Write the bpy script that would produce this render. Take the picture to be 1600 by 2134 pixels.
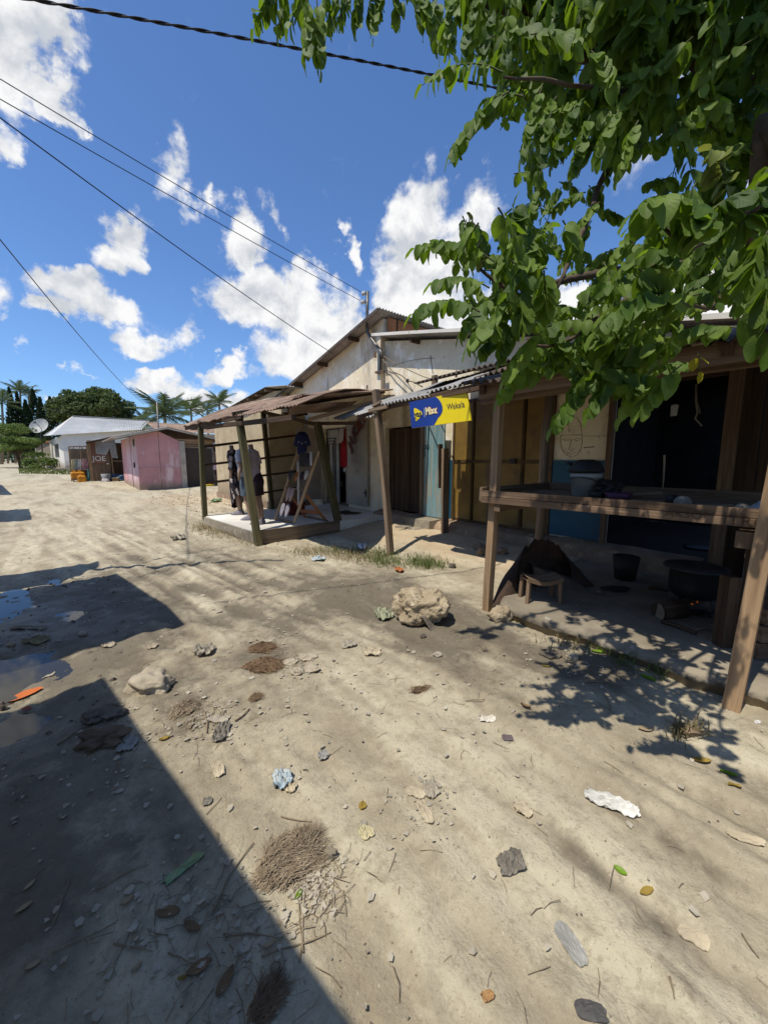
import bpy, bmesh, math, random
import numpy as np
from mathutils import Vector, Matrix, Euler, noise as mn

S = bpy.context.scene
for _o in list(bpy.data.objects):
    bpy.data.objects.remove(_o)
COL = S.collection
rnd = random.Random(7)

# ------------------------------------------------------------------ camera
# world axes: +Y runs along the street, +X towards the row of shops, Z up
F, TH, H, PHI = 800.0, math.radians(7.83), 1.40, math.radians(39.5)
CT, ST, CP, SP = math.cos(TH), math.sin(TH), math.cos(PHI), math.sin(PHI)
cd = bpy.data.cameras.new('camera')
cd.sensor_fit = 'HORIZONTAL'; cd.sensor_width = 36.0; cd.lens = 36.0 * F / 1600
cd.clip_start = 0.02; cd.clip_end = 3000
cam = bpy.data.objects.new('camera', cd); COL.objects.link(cam)
cam.location = (0, 0, H); cam.rotation_euler = (math.pi / 2 - TH, 0, -PHI)
S.camera = cam

# ------------------------------------------------------------------ light
SUN_EL, SUN_K = math.radians(64), 0.05          # light travels towards +X and slightly +Y
sd = bpy.data.lights.new('sun', 'SUN'); sd.energy = 5.0; sd.angle = math.radians(0.53); sd.color = (1.0, 0.945, 0.84)
sun = bpy.data.objects.new('sun', sd); COL.objects.link(sun)
LD = Vector((1, SUN_K, 0)).normalized() * math.cos(SUN_EL) + Vector((0, 0, -math.sin(SUN_EL)))
sun.rotation_euler = LD.to_track_quat('-Z', 'Y').to_euler(); sun.location = (-6, 0, 12)
vs = S.view_settings
vs.view_transform = 'Standard'; vs.look = 'None'; vs.exposure = 0.0; vs.gamma = 1.0
try: vs.use_curve_mapping = False
except Exception: pass

def ray(px, py):
    a = (px - 800) / F; b = (1067 - py) / F
    yf, z = CT + b * ST, -ST + b * CT
    return Vector((a * CP + yf * SP, -a * SP + yf * CP, z))

W = bpy.data.worlds.new('World'); S.world = W; W.use_nodes = True
wn_ = W.node_tree; wn_.nodes.clear()
def wnode(t, **k):
    n = wn_.nodes.new(t)
    for a, b in k.items(): setattr(n, a, b)
    return n
def wl(a, b): wn_.links.new(a, b)
sky = wnode('ShaderNodeTexSky', sky_type='NISHITA', sun_disc=False)
sky.sun_elevation = SUN_EL
sky.sun_rotation = math.atan2(-LD.x, -LD.y)
sky.altitude = 300; sky.air_density = 1.0; sky.dust_density = 0.6; sky.ozone_density = 3.0
tc = wnode('ShaderNodeTexCoord')
# cloud puffs: each an ellipse about a compass direction, its edge broken up by noise
CLOUDS = [  # px, py, rx, ry, tilt(deg), weight
 (20, 40, 110, 80, -20, .95), (30, 140, 80, 90, -50, .95), (110, 205, 70, 30, -45, .8), (165, 240, 26, 14, -30, .7), (90, 5, 90, 40, 0, .8),
 (105, 265, 26, 30, -40, .45), (15, 340, 50, 34, -35, .8), (110, 325, 34, 18, 0, .45),
 (355, 352, 44, 50, -45, .62), (390, 385, 50, 24, -30, .55), (445, 398, 32, 20, 0, .6), (560, 430, 28, 24, -40, .6), (590, 468, 24, 40, 10, .55),
 (262, 508, 82, 56, -20, 1), (205, 478, 40, 26, 0, .7), (295, 545, 36, 36, 0, .9), (512, 500, 62, 56, 0, 1), (510, 545, 34, 40, 0, .85),
 (165, 590, 80, 40, 15, .95), (205, 635, 100, 52, -12, 1.0), (125, 650, 50, 26, -10, .8), (285, 715, 84, 38, -18, 1),
 (5, 590, 60, 50, -30, .6), (5, 640, 40, 24, -30, .5), (405, 706, 60, 26, 0, .55), (470, 770, 70, 28, 5, .95), (505, 752, 20, 20, 0, .6),
 (640, 555, 80, 60, 0, 1.0), (550, 630, 130, 66, 10, 1.0), (640, 645, 130, 84, 0, 1.05), (690, 705, 130, 80, 20, 1.0), (500, 640, 80, 60, 0, 1), (620, 740, 120, 60, 10, 1.0),
 (730, 517, 22, 24, 0, .8), (868, 492, 100, 84, 0, 1.0), (830, 575, 100, 84, 0, 1.0), (925, 570, 100, 95, 0, 1.0), (800, 650, 80, 55, 0, .9), (900, 660, 200, 90, 0, 1.1),
 (1000, 480, 60, 70, 0, .7), (960, 398, 26, 10, 10, .5), (340, 800, 90, 30, 8, .9), (420, 822, 90, 30, 0, .95), (300, 785, 40, 18, 0, .7), (470, 835, 60, 26, 0, .9),
 (130, 768, 40, 12, 0, .5), (165, 778, 50, 8, 0, .42), (110, 818, 120, 9, 3, .45), (60, 700, 40, 12, 10, .35),
 (1520, 700, 240, 120, 0, 1.3), (1480, 590, 130, 70, 0, 1.1), (1590, 400, 60, 60, 0, 1.0), (1620, 560, 120, 120, 0, 1.1), (1150, 700, 160, 90, 0, 1.1), (1380, 440, 60, 40, 0, .5),
 (-200, 300, 160, 120, 0, .9), (-420, 620, 200, 90, 0, 1), (2000, 300, 200, 160, 0, 1), (2100, 700, 300, 100, 0, 1), (700, -700, 240, 120, 10, .9), (1700, -500, 260, 160, 0, 1)]
wv = wnode('ShaderNodeTexNoise'); wv.inputs['Scale'].default_value = 8; wv.inputs['Detail'].default_value = 7; wv.inputs['Roughness'].default_value = .6; wl(tc.outputs['Generated'], wv.inputs['Vector'])
wv1 = wnode('ShaderNodeVectorMath', operation='SUBTRACT'); wl(wv.outputs['Color'], wv1.inputs[0]); wv1.inputs[1].default_value = (.5, .5, .5)
wv2 = wnode('ShaderNodeVectorMath', operation='SCALE'); wl(wv1.outputs[0], wv2.inputs[0]); wv2.inputs['Scale'].default_value = .16
wv3 = wnode('ShaderNodeVectorMath', operation='ADD'); wl(tc.outputs['Generated'], wv3.inputs[0]); wl(wv2.outputs[0], wv3.inputs[1])
mx = None
def sock(v): return v
for (px, py, rx, ry, tilt, wgt) in CLOUDS:
    d = ray(px, py); L = d.length; d.normalize()
    right = Vector((CP, -SP, 0)); right = (right - d * right.dot(d)).normalized(); up = right.cross(d).normalized()
    t = math.radians(tilt)
    A = right * math.cos(t) + up * math.sin(t); B = -right * math.sin(t) + up * math.cos(t)
    m = wnode('ShaderNodeMapping', vector_type='TEXTURE')
    m.inputs['Location'].default_value = d
    R = Matrix((A, B, d)).transposed()
    m.inputs['Rotation'].default_value = R.to_euler()
    k = 1.0 / (F * L)
    m.inputs['Scale'].default_value = (rx * 1.05 * k, ry * 1.05 * k, max(rx, ry) * 3 * k)
    wl(wv3.outputs[0], m.inputs['Vector'])
    g = wnode('ShaderNodeTexGradient', gradient_type='SPHERICAL'); wl(m.outputs[0], g.inputs[0])
    mu = wnode('ShaderNodeMath', operation='MULTIPLY'); wl(g.outputs['Fac'], mu.inputs[0]); mu.inputs[1].default_value = wgt
    if mx is None: mx = mu.outputs[0]
    else:
        q = wnode('ShaderNodeMath', operation='SMOOTH_MAX'); q.inputs[2].default_value = .12
        wl(mx, q.inputs[0]); wl(mu.outputs[0], q.inputs[1]); mx = q.outputs[0]
def wnoise(scale, detail, rough, dist=0.0):
    n = wnode('ShaderNodeTexNoise'); n.inputs['Scale'].default_value = scale; n.inputs['Detail'].default_value = detail
    n.inputs['Roughness'].default_value = rough; n.inputs['Distortion'].default_value = dist
    wl(tc.outputs['Generated'], n.inputs['Vector']); return n.outputs['Fac']
def wmath(op, a, b, clamp=False):
    n = wnode('ShaderNodeMath', operation=op, use_clamp=clamp)
    for i, v in enumerate((a, b)):
        if hasattr(v, 'default_value'): wl(v, n.inputs[i])
        else: n.inputs[i].default_value = v
    return n.outputs[0]
n1 = wnoise(11, 10, .60, .25)
n2 = wnoise(30, 8, .62)
e = wmath('ADD', mx, wmath('MULTIPLY', wmath('SUBTRACT', n1, .50), .95))
e = wmath('ADD', e, wmath('MULTIPLY', wmath('SUBTRACT', n2, .5), .5))
mr = wnode('ShaderNodeMapRange', interpolation_type='SMOOTHSTEP'); wl(e, mr.inputs['Value'])
mr.inputs['From Min'].default_value = .22; mr.inputs['From Max'].default_value = .56
gate = wnode('ShaderNodeMapRange'); wl(mx, gate.inputs['Value']); gate.inputs['From Min'].default_value = .02; gate.inputs['From Max'].default_value = .22
cov = wmath('MULTIPLY', mr.outputs[0], gate.outputs[0])
# body shade of the clouds: thick middles a little greyer, tops white
mpv = wnode('ShaderNodeVectorMath', operation='ADD'); wl(tc.outputs['Generated'], mpv.inputs[0]); mpv.inputs[1].default_value = tuple(-LD * .022)
nL = wnode('ShaderNodeTexNoise'); nL.inputs['Scale'].default_value = 11; nL.inputs['Detail'].default_value = 10; nL.inputs['Roughness'].default_value = .62; nL.inputs['Distortion'].default_value = .25; wl(mpv.outputs[0], nL.inputs['Vector'])
n3 = wmath('ADD', wmath('MULTIPLY', wmath('SUBTRACT', n1, nL.outputs['Fac']), 1.0), wmath('ADD', wmath('MULTIPLY', wnoise(7, 4, .5), .75), .15))
cr = wnode('ShaderNodeValToRGB'); wl(n3, cr.inputs[0])
cr.color_ramp.elements[0].position = .34; cr.color_ramp.elements[0].color = (.60, .635, .69, 1)
cr.color_ramp.elements[1].position = .60; cr.color_ramp.elements[1].color = (.98, .98, .98, 1)
SKY_STRENGTH = .11
cl = wnode('ShaderNodeMix', data_type='RGBA'); 
sc_ = wnode('ShaderNodeVectorMath', operation='SCALE'); wl(cr.outputs[0], sc_.inputs[0]); sc_.inputs['Scale'].default_value = 1.0 / SKY_STRENGTH
wl(cov, cl.inputs['Factor'])
hs = wnode('ShaderNodeHueSaturation'); hs.inputs['Saturation'].default_value = 1.0; hs.inputs['Value'].default_value = 1.0
wl(sky.outputs[0], hs.inputs['Color'])
tn = wnode('ShaderNodeMix', data_type='RGBA', blend_type='MULTIPLY'); tn.inputs['Factor'].default_value = 1; tn.inputs['B'].default_value = (.94, 1.22, 1.56, 1); wl(hs.outputs[0], tn.inputs['A'])
wl(tn.outputs['Result'], cl.inputs['A']); wl(sc_.outputs[0], cl.inputs['B'])
bg = wnode('ShaderNodeBackground'); bg.inputs['Strength'].default_value = SKY_STRENGTH; wl(cl.outputs['Result'], bg.inputs['Color'])
wo = wnode('ShaderNodeOutputWorld'); wl(bg.outputs[0], wo.inputs[0])
S.cycles.max_bounces = 8; S.cycles.diffuse_bounces = 4; S.cycles.transparent_max_bounces = 16
try: S.cycles.use_denoising = True
except Exception: pass

# ------------------------------------------------------------------ measuring helpers
def G(px, py, z=0.0):
    r = ray(px, py); t = (z - H) / r.z; return Vector((r.x * t, r.y * t, z))
def WX(px, py, x):
    r = ray(px, py); t = x / r.x; return Vector((x, r.y * t, H + r.z * t))
def WY(px, py, y):
    r = ray(px, py); t = y / r.y; return Vector((r.x * t, y, H + r.z * t))
def D(px, py, d):                                # point at forward distance d
    r = ray(px, py); t = d / (r.x * SP + r.y * CP); return Vector((r.x * t, r.y * t, H + r.z * t))

# ------------------------------------------------------------------ numpy value noise
_tab = np.random.RandomState(5).rand(256, 256)
def vnoise(x, y):
    xi = np.floor(x).astype(int); yi = np.floor(y).astype(int)
    fx = x - xi; fy = y - yi
    fx = fx * fx * (3 - 2 * fx); fy = fy * fy * (3 - 2 * fy)
    a = _tab[xi & 255, yi & 255]; b = _tab[(xi + 1) & 255, yi & 255]; c = _tab[xi & 255, (yi + 1) & 255]; d = _tab[(xi + 1) & 255, (yi + 1) & 255]
    return (a * (1 - fx) + b * fx) * (1 - fy) + (c * (1 - fx) + d * fx) * fy - .5
def fbm(x, y, s, o=5, g=.5):
    v = 0; a = 1
    for i in range(o):
        v = v + a * vnoise(x * s + i * 17.3, y * s + i * 9.1); s *= 2.03; a *= g
    return v
def sst(a, b, x):
    t = np.clip((x - a) / (b - a), 0, 1); return t * t * (3 - 2 * t)
def ruts(x, y):
    # wheel ruts along the street, bending towards the far left
    w = x + .17 * np.maximum(0, y - 1.4) - .06 * fbm(x, y, .6, 3)
    near = 1 - sst(10, 20, y)
    r = 0
    for c, wd, a in ((-.1, .07, .012), (.2, .09, .014), (.55, .10, .018), (.8, .05, .014), (1.0, .07, .022), (1.28, .05, .026), (1.55, .09, .036), (1.78, .04, .022), (1.92, .06, .034), (2.2, .10, .030), (2.5, .05, .02)):
        r = r - a * np.exp(-((w - c) / wd) ** 2) + .6 * a * np.exp(-((w - c - wd * 1.7) / (wd * .8)) ** 2)
    r = r + .004 * np.sin(w * 95 + 3 * fbm(x, y, 1.5, 2)) * np.exp(-((w - 1.15) / .12) ** 2) + .004 * np.sin(w * 95) * np.exp(-((w - 2.05) / .12) ** 2)
    return r * .55 * near * (1 - sst(2.6, 3.1, x)) * np.clip(.7 + 2.0 * fbm(x, y, .9, 4), 0, 2)
def height(x, y, fine=True):
    x = np.asarray(x, float); y = np.asarray(y, float)
    z = .55 * sst(20, 42, y) + .25 * sst(40, 90, y)
    z = z + .13 * sst(3.7, 5.0, x + .35 * fbm(x, y, .9, 3)) * sst(1.6, 2.4, y) * (1 - sst(6.0, 6.6, y) * (1 - .0)) 
    z = z + .06 * sst(3.4, 5.2, x) * sst(5.8, 6.6, y)
    z = z + .04 * fbm(x, y, .35, 3)
    z = z + ruts(x, y)
    # puddle hollow on the left
    p = np.exp(-(((x + .55) / .42) ** 2 + ((y - 3.3) / .42) ** 2)) * .09 + np.exp(-(((x + .75) / .30) ** 2 + ((y - 5.0) / .6) ** 2)) * .052 + np.exp(-(((x + .36) / .26) ** 2 + ((y - 2.68) / .15) ** 2)) * .062 + np.exp(-(((x + .15) / .16) ** 2 + ((y - 4.35) / .3) ** 2)) * .036
    z = z - p * (1 + .9 * fbm(x, y, 2.5, 4))
    if fine:
        z = z + .020 * fbm(x, y, 2.2, 3) + .013 * fbm(x, y, 9, 5, .62) * (.5 + 1.4 * np.clip(fbm(x, y, 1.3, 2) + .4, 0, 1))
    return z
HG = None
def hz(x, y):
    if HG is not None:
        fx, fy = (x + 2.2) / .02, (y + 2.2) / .02
        if 0 <= fx < HG.shape[0] - 1 and 0 <= fy < HG.shape[1] - 1:
            i, j = int(fx), int(fy); a, b = fx - i, fy - j
            return float((HG[i, j] * (1 - a) + HG[i + 1, j] * a) * (1 - b) + (HG[i, j + 1] * (1 - a) + HG[i + 1, j + 1] * a) * b)
    return float(height(x, y))
def GG(px, py):                                  # pixel to the point of the ground it shows
    p = G(px, py, 0)
    for _ in range(4): p = G(px, py, hz(p.x, p.y))
    return p

# ------------------------------------------------------------------ materials
MATS = {}
def mat(name, c1, c2=None, scale=6.0, rough=.8, bump=.2, bscale=None, stretch=(1, 1, 1), uv=False, spots=None, metal=0.0, spec=.3, dist=.4, trans=None, detail=7, big=.35, rrange=0.0, mud=0.0):
    if name in MATS: return MATS[name]
    m = bpy.data.materials.new(name); m.use_nodes = True; nt = m.node_tree; N = nt.nodes; Lk = nt.links
    b = N['Principled BSDF']; c2 = c2 or tuple(x * .7 for x in c1)
    t = N.new('ShaderNodeTexCoord'); mp = N.new('ShaderNodeMapping'); mp.inputs['Scale'].default_value = stretch
    Lk.new(t.outputs['UV' if uv else 'Object'], mp.inputs[0])
    n = N.new('ShaderNodeTexNoise'); n.inputs['Scale'].default_value = scale; n.inputs['Detail'].default_value = detail; n.inputs['Distortion'].default_value = dist; n.inputs['Roughness'].default_value = .6
    Lk.new(mp.outputs[0], n.inputs['Vector'])
    r = N.new('ShaderNodeValToRGB'); r.color_ramp.elements[0].position = .3; r.color_ramp.elements[1].position = .7
    r.color_ramp.elements[0].color = (*c2, 1); r.color_ramp.elements[1].color = (*c1, 1); Lk.new(n.outputs['Fac'], r.inputs[0])
    out = r.outputs[0]
    # slow drift of tone over the whole surface
    nb = N.new('ShaderNodeTexNoise'); nb.inputs['Scale'].default_value = scale * .17; nb.inputs['Detail'].default_value = 4; Lk.new(mp.outputs[0], nb.inputs['Vector'])
    mr = N.new('ShaderNodeMapRange'); mr.inputs['From Min'].default_value = .3; mr.inputs['From Max'].default_value = .7; mr.inputs['To Min'].default_value = 1 - big; mr.inputs['To Max'].default_value = 1 + big * .5
    Lk.new(nb.outputs['Fac'], mr.inputs[0])
    mm = N.new('ShaderNodeVectorMath'); mm.operation = 'SCALE'; Lk.new(out, mm.inputs[0]); Lk.new(mr.outputs[0], mm.inputs['Scale']); out = mm.outputs[0]
    for sp in (spots or []):                     # (colour, scale, threshold, softness)
        sn = N.new('ShaderNodeTexNoise'); sn.inputs['Scale'].default_value = sp[1]; sn.inputs['Detail'].default_value = 6; sn.inputs['Roughness'].default_value = .65
        src = mp.outputs[0]
        if len(sp) > 4:
            m2 = N.new('ShaderNodeMapping'); m2.inputs['Scale'].default_value = sp[4]; Lk.new(t.outputs['UV' if uv else 'Object'], m2.inputs[0]); src = m2.outputs[0]
        Lk.new(src, sn.inputs['Vector'])
        sr = N.new('ShaderNodeMapRange'); sr.inputs['From Min'].default_value = sp[2]; sr.inputs['From Max'].default_value = sp[2] + sp[3]; Lk.new(sn.outputs['Fac'], sr.inputs[0])
        mxn = N.new('ShaderNodeMix'); mxn.data_type = 'RGBA'; Lk.new(sr.outputs[0], mxn.inputs['Factor']); Lk.new(out, mxn.inputs['A']); mxn.inputs['B'].default_value = (*sp[0], 1); out = mxn.outputs['Result']
    if mud:
        sz = N.new('ShaderNodeSeparateXYZ'); Lk.new(t.outputs['Object'], sz.inputs[0]); mn2 = N.new('ShaderNodeTexNoise'); mn2.inputs['Scale'].default_value = 3.5; mn2.inputs['Detail'].default_value = 6; Lk.new(t.outputs['Object'], mn2.inputs['Vector'])
        ad = N.new('ShaderNodeMath'); ad.operation = 'MULTIPLY_ADD'; Lk.new(mn2.outputs['Fac'], ad.inputs[0]); ad.inputs[1].default_value = -1.1 * mud; Lk.new(sz.outputs[2], ad.inputs[2])
        mg2 = N.new('ShaderNodeMapRange'); mg2.inputs['From Min'].default_value = -.35 * mud; mg2.inputs['From Max'].default_value = .25 * mud; mg2.inputs['To Min'].default_value = .85; mg2.inputs['To Max'].default_value = 0; Lk.new(ad.outputs[0], mg2.inputs[0])
        mxm = N.new('ShaderNodeMix'); mxm.data_type = 'RGBA'; Lk.new(mg2.outputs[0], mxm.inputs['Factor']); Lk.new(out, mxm.inputs['A']); mxm.inputs['B'].default_value = (.27, .205, .135, 1); out = mxm.outputs['Result']
    Lk.new(out, b.inputs['Base Color'])
    b.inputs['Roughness'].default_value = rough; b.inputs['Metallic'].default_value = metal; b.inputs['Specular IOR Level'].default_value = spec
    if rrange:
        rr = N.new('ShaderNodeMapRange'); rr.inputs['To Min'].default_value = rough - rrange; rr.inputs['To Max'].default_value = rough + rrange; Lk.new(n.outputs['Fac'], rr.inputs[0]); Lk.new(rr.outputs[0], b.inputs['Roughness'])
    if bump:
        n2 = N.new('ShaderNodeTexNoise'); n2.inputs['Scale'].default_value = bscale or scale * 3; n2.inputs['Detail'].default_value = 6; Lk.new(mp.outputs[0], n2.inputs['Vector'])
        bp = N.new('ShaderNodeBump'); bp.inputs['Strength'].default_value = bump; bp.inputs['Distance'].default_value = .02; Lk.new(n2.outputs['Fac'], bp.inputs['Height']); Lk.new(bp.outputs[0], b.inputs['Normal'])
    if trans:
        tr = N.new('ShaderNodeBsdfTranslucent'); tr.inputs[0].default_value = (*trans, 1)
        ms = N.new('ShaderNodeMixShader'); ms.inputs[0].default_value = .35
        o = N['Material Output']; Lk.new(b.outputs[0], ms.inputs[1]); Lk.new(tr.outputs[0], ms.inputs[2]); Lk.new(ms.outputs[0], o.inputs[0])
    MATS[name] = m; return m
def wood(name, c1, c2, spots=None, rough=.85): return mat(name, c1, c2, scale=1.0, stretch=(1.2, 26, 26), uv=True, rough=rough, bump=.35, bscale=2.2, dist=.8, spots=spots, spec=.2)

wood_grey = wood('weathered_wood', (.30, .22, .145), (.12, .082, .055))
wood_brown = wood('brown_wood', (.26, .175, .11), (.10, .062, .038))
wood_light = wood('light_wood', (.43, .29, .165), (.20, .125, .07))
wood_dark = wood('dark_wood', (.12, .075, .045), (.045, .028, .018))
wood_olive = wood('olive_stained_wood', (.135, .118, .052), (.052, .043, .022))
wood_orange = wood('orange_board', (.50, .21, .085), (.30, .11, .045))
plaster = mat('cream_plaster', (.87, .76, .55), (.76, .63, .43), scale=2.2, rough=.92, bump=.18, bscale=30, big=.22,
              spots=[((.86, .80, .68), 3, .52, .12), ((.56, .42, .34), 1.1, .58, .14), ((.34, .27, .19), 1.6, .56, .16, (1, 1, .22)), ((.40, .32, .22), 9, .60, .1), ((.22, .17, .115), 30, .66, .05)])
plaster_white = mat('white_plaster', (.74, .70, .63), (.62, .57, .49), scale=1.2, rough=.9, bump=.1, big=.15, spots=[((.40, .34, .26), .9, .60, .15, (1, 1, .3)), ((.50, .44, .36), 6, .62, .1)], mud=.9)
plaster_tan = mat('tan_plaster', (.52, .42, .27), (.36, .28, .17), scale=1.8, rough=.92, bump=.2, bscale=25, big=.25, spots=[((.24, .18, .11), 2.2, .58, .15), ((.62, .54, .40), 5, .62, .1)], mud=.8)
block = mat('grey_block', (.30, .26, .20), (.21, .175, .13), scale=2.5, rough=.95, bump=.3)
concrete = mat('concrete', (.31, .262, .19), (.18, .15, .105), scale=3, rough=.9, bump=.3, bscale=28, spots=[((.10, .085, .07), 2.2, .57, .16), ((.45, .42, .36), 11, .62, .08)])
screed = mat('white_screed', (.74, .71, .64), (.60, .56, .48), scale=3, rough=.8, bump=.1, spots=[((.40, .36, .29), 3, .62, .15)])
earth_plinth = mat('earth_plinth', (.36, .26, .17), (.22, .15, .095), scale=4, rough=.95, bump=.5, bscale=18, spots=[((.46, .35, .23), 6, .58, .1)])
tin_grey = mat('grey_tin', (.43, .415, .385), (.27, .255, .235), scale=4, rough=.6, bump=.05, metal=.08, stretch=(1, 1, 1), spots=[((.20, .13, .085), 4, .60, .12), ((.52, .53, .52), 9, .62, .08)], spec=.4)
tin_rust = mat('rusty_tin', (.30, .205, .145), (.18, .115, .08), scale=5, rough=.8, bump=.15, spots=[((.38, .30, .23), 3, .57, .12), ((.10, .055, .035), 9, .62, .08)])
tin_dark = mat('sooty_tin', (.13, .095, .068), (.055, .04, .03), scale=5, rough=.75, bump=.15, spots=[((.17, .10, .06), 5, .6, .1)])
tin_bright = mat('bright_tin', (.56, .555, .53), (.46, .455, .43), scale=1.5, rough=.45, bump=.03, metal=.2, spots=[((.36, .34, .31), 2, .6, .2)])
teal = mat('teal_paint', (.19, .32, .335), (.14, .25, .27), scale=6, rough=.7, bump=.2, uv=True, stretch=(1.5, 18, 18), spots=[((.30, .26, .19), .8, .50, .10), ((.20, .36, .39), 1.5, .6, .08)])
blue_paint = mat('blue_dado_paint', (.022, .105, .165), (.015, .075, .125), scale=3, rough=.55, bump=.1, spots=[((.20, .23, .22), 9, .69, .05)])
yellow_gate = mat('ochre_gate_paint', (.28, .17, .034), (.18, .105, .024), scale=3, rough=.5, bump=.08, spots=[((.11, .065, .028), 2.0, .52, .16), ((.16, .09, .03), 14, .64, .05), ((.12, .075, .035), 3, .58, .1, (1, 1, .2))], mud=.5)
gate_frame_m = mat('gate_frame_paint', (.13, .075, .025), (.06, .035, .014), scale=6, rough=.6)
grey_door = mat('pale_grey_door_paint', (.42, .385, .32), (.32, .29, .235), scale=3, rough=.6, spots=[((.22, .16, .10), 5, .64, .1)])
pink_paint = mat('pink_paint', (.64, .335, .325), (.55, .27, .27), scale=2, rough=.7, spots=[((.52, .33, .33), 2.5, .58, .12), ((.26, .15, .13), 8, .64, .08), ((.72, .52, .50), 1.3, .56, .1, (1, 1, .3))], mud=.55)
pink_pale = mat('pale_pink_paint', (.66, .44, .46), (.55, .34, .36), scale=3, rough=.7, spots=[((.62, .56, .50), 3, .55, .1)], mud=.6)
brown_board = mat('brown_board_paint', (.27, .135, .085), (.19, .09, .055), scale=3, rough=.8)
iron = mat('black_iron', (.030, .028, .026), (.014, .013, .012), scale=8, rough=.6, bump=.2, spec=.4)
steel = mat('galvanised_steel', (.20, .185, .165), (.12, .11, .10), scale=8, rough=.45, metal=.6)
porcelain = mat('porcelain', (.72, .70, .66), (.6, .58, .54), rough=.25, bump=0)
cable_m = mat('black_cable', (.022, .022, .026), (.014, .014, .016), rough=.5, bump=0)
rope_m = mat('grey_cord', (.22, .18, .13), (.14, .11, .08), rough=.9)
rock_m = mat('coral_rock', (.47, .38, .25), (.28, .215, .135), scale=7, rough=.95, bump=.9, bscale=22, spots=[((.14, .105, .07), 9, .60, .07), ((.58, .49, .35), 12, .6, .08)])
stone_m = mat('road_stone', (.50, .43, .32), (.34, .28, .20), scale=12, rough=.92, bump=.5, bscale=30)
stone_dark = mat('dark_stone', (.19, .155, .115), (.09, .075, .06), scale=12, rough=.92, bump=.5)
husk_m = mat('coconut_fibre', (.28, .185, .11), (.15, .092, .05), scale=30, rough=.95, bump=0)
husk_grey = mat('weathered_coconut_fibre', (.38, .30, .205), (.23, .17, .11), scale=30, rough=.95, bump=0)
shell_m = mat('husk_skin', (.17, .12, .075), (.09, .062, .04), scale=10, rough=.85, bump=.3)
paper_w = mat('white_scrap', (.62, .56, .45), (.47, .41, .31), scale=14, rough=.8, bump=.2, trans=(.5, .48, .42))
paper_b = mat('beige_scrap', (.52, .44, .31), (.40, .33, .22), scale=14, rough=.85, bump=.2)
paper_g = mat('grey_scrap', (.235, .21, .17), (.15, .132, .105), scale=14, rough=.7, bump=.2)
paper_blue = mat('pale_blue_scrap', (.30, .46, .56), (.55, .54, .50), scale=9, rough=.6, bump=.2)
paper_teal = mat('green_wrapper', (.10, .33, .22), (.28, .30, .08), scale=9, rough=.45, bump=.1)
plastic_clear = mat('milky_film', (.50, .49, .45), (.38, .37, .33), scale=9, rough=.35, bump=.1, trans=(.45, .44, .40))
stick_m = mat('dry_stick', (.32, .25, .165), (.19, .145, .09), scale=20, rough=.9)
leaf_yel = mat('yellow_dead_leaf', (.50, .36, .07), (.36, .24, .05), scale=12, rough=.7, trans=(.4, .3, .05))
leaf_brown = mat('brown_dead_leaf', (.24, .15, .07), (.15, .09, .045), scale=12, rough=.8)
leaf_tan = mat('tan_dead_leaf', (.44, .34, .20), (.32, .24, .14), scale=12, rough=.8)
leaf_or = mat('orange_dead_leaf', (.62, .17, .035), (.46, .12, .03), scale=9, rough=.5)
leaf_lime = mat('lime_fresh_leaf', (.26, .42, .03), (.18, .30, .02), scale=9, rough=.5, trans=(.3, .5, .03))
bark = mat('grey_brown_bark', (.13, .09, .058), (.06, .042, .028), scale=9, rough=.95, bump=.6, bscale=22)
palm_bark = mat('palm_bark', (.26, .22, .165), (.15, .125, .09), scale=9, rough=.95, bump=.5)
def simple(name, c, rough=.75, c2=None, scale=14, bump=.12, **k): return mat(name, c, c2 or tuple(x * .78 for x in c), scale=scale, rough=rough, bump=bump, **k)
plastic_or = simple('orange_plastic', (.62, .25, .012), .4)
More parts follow.
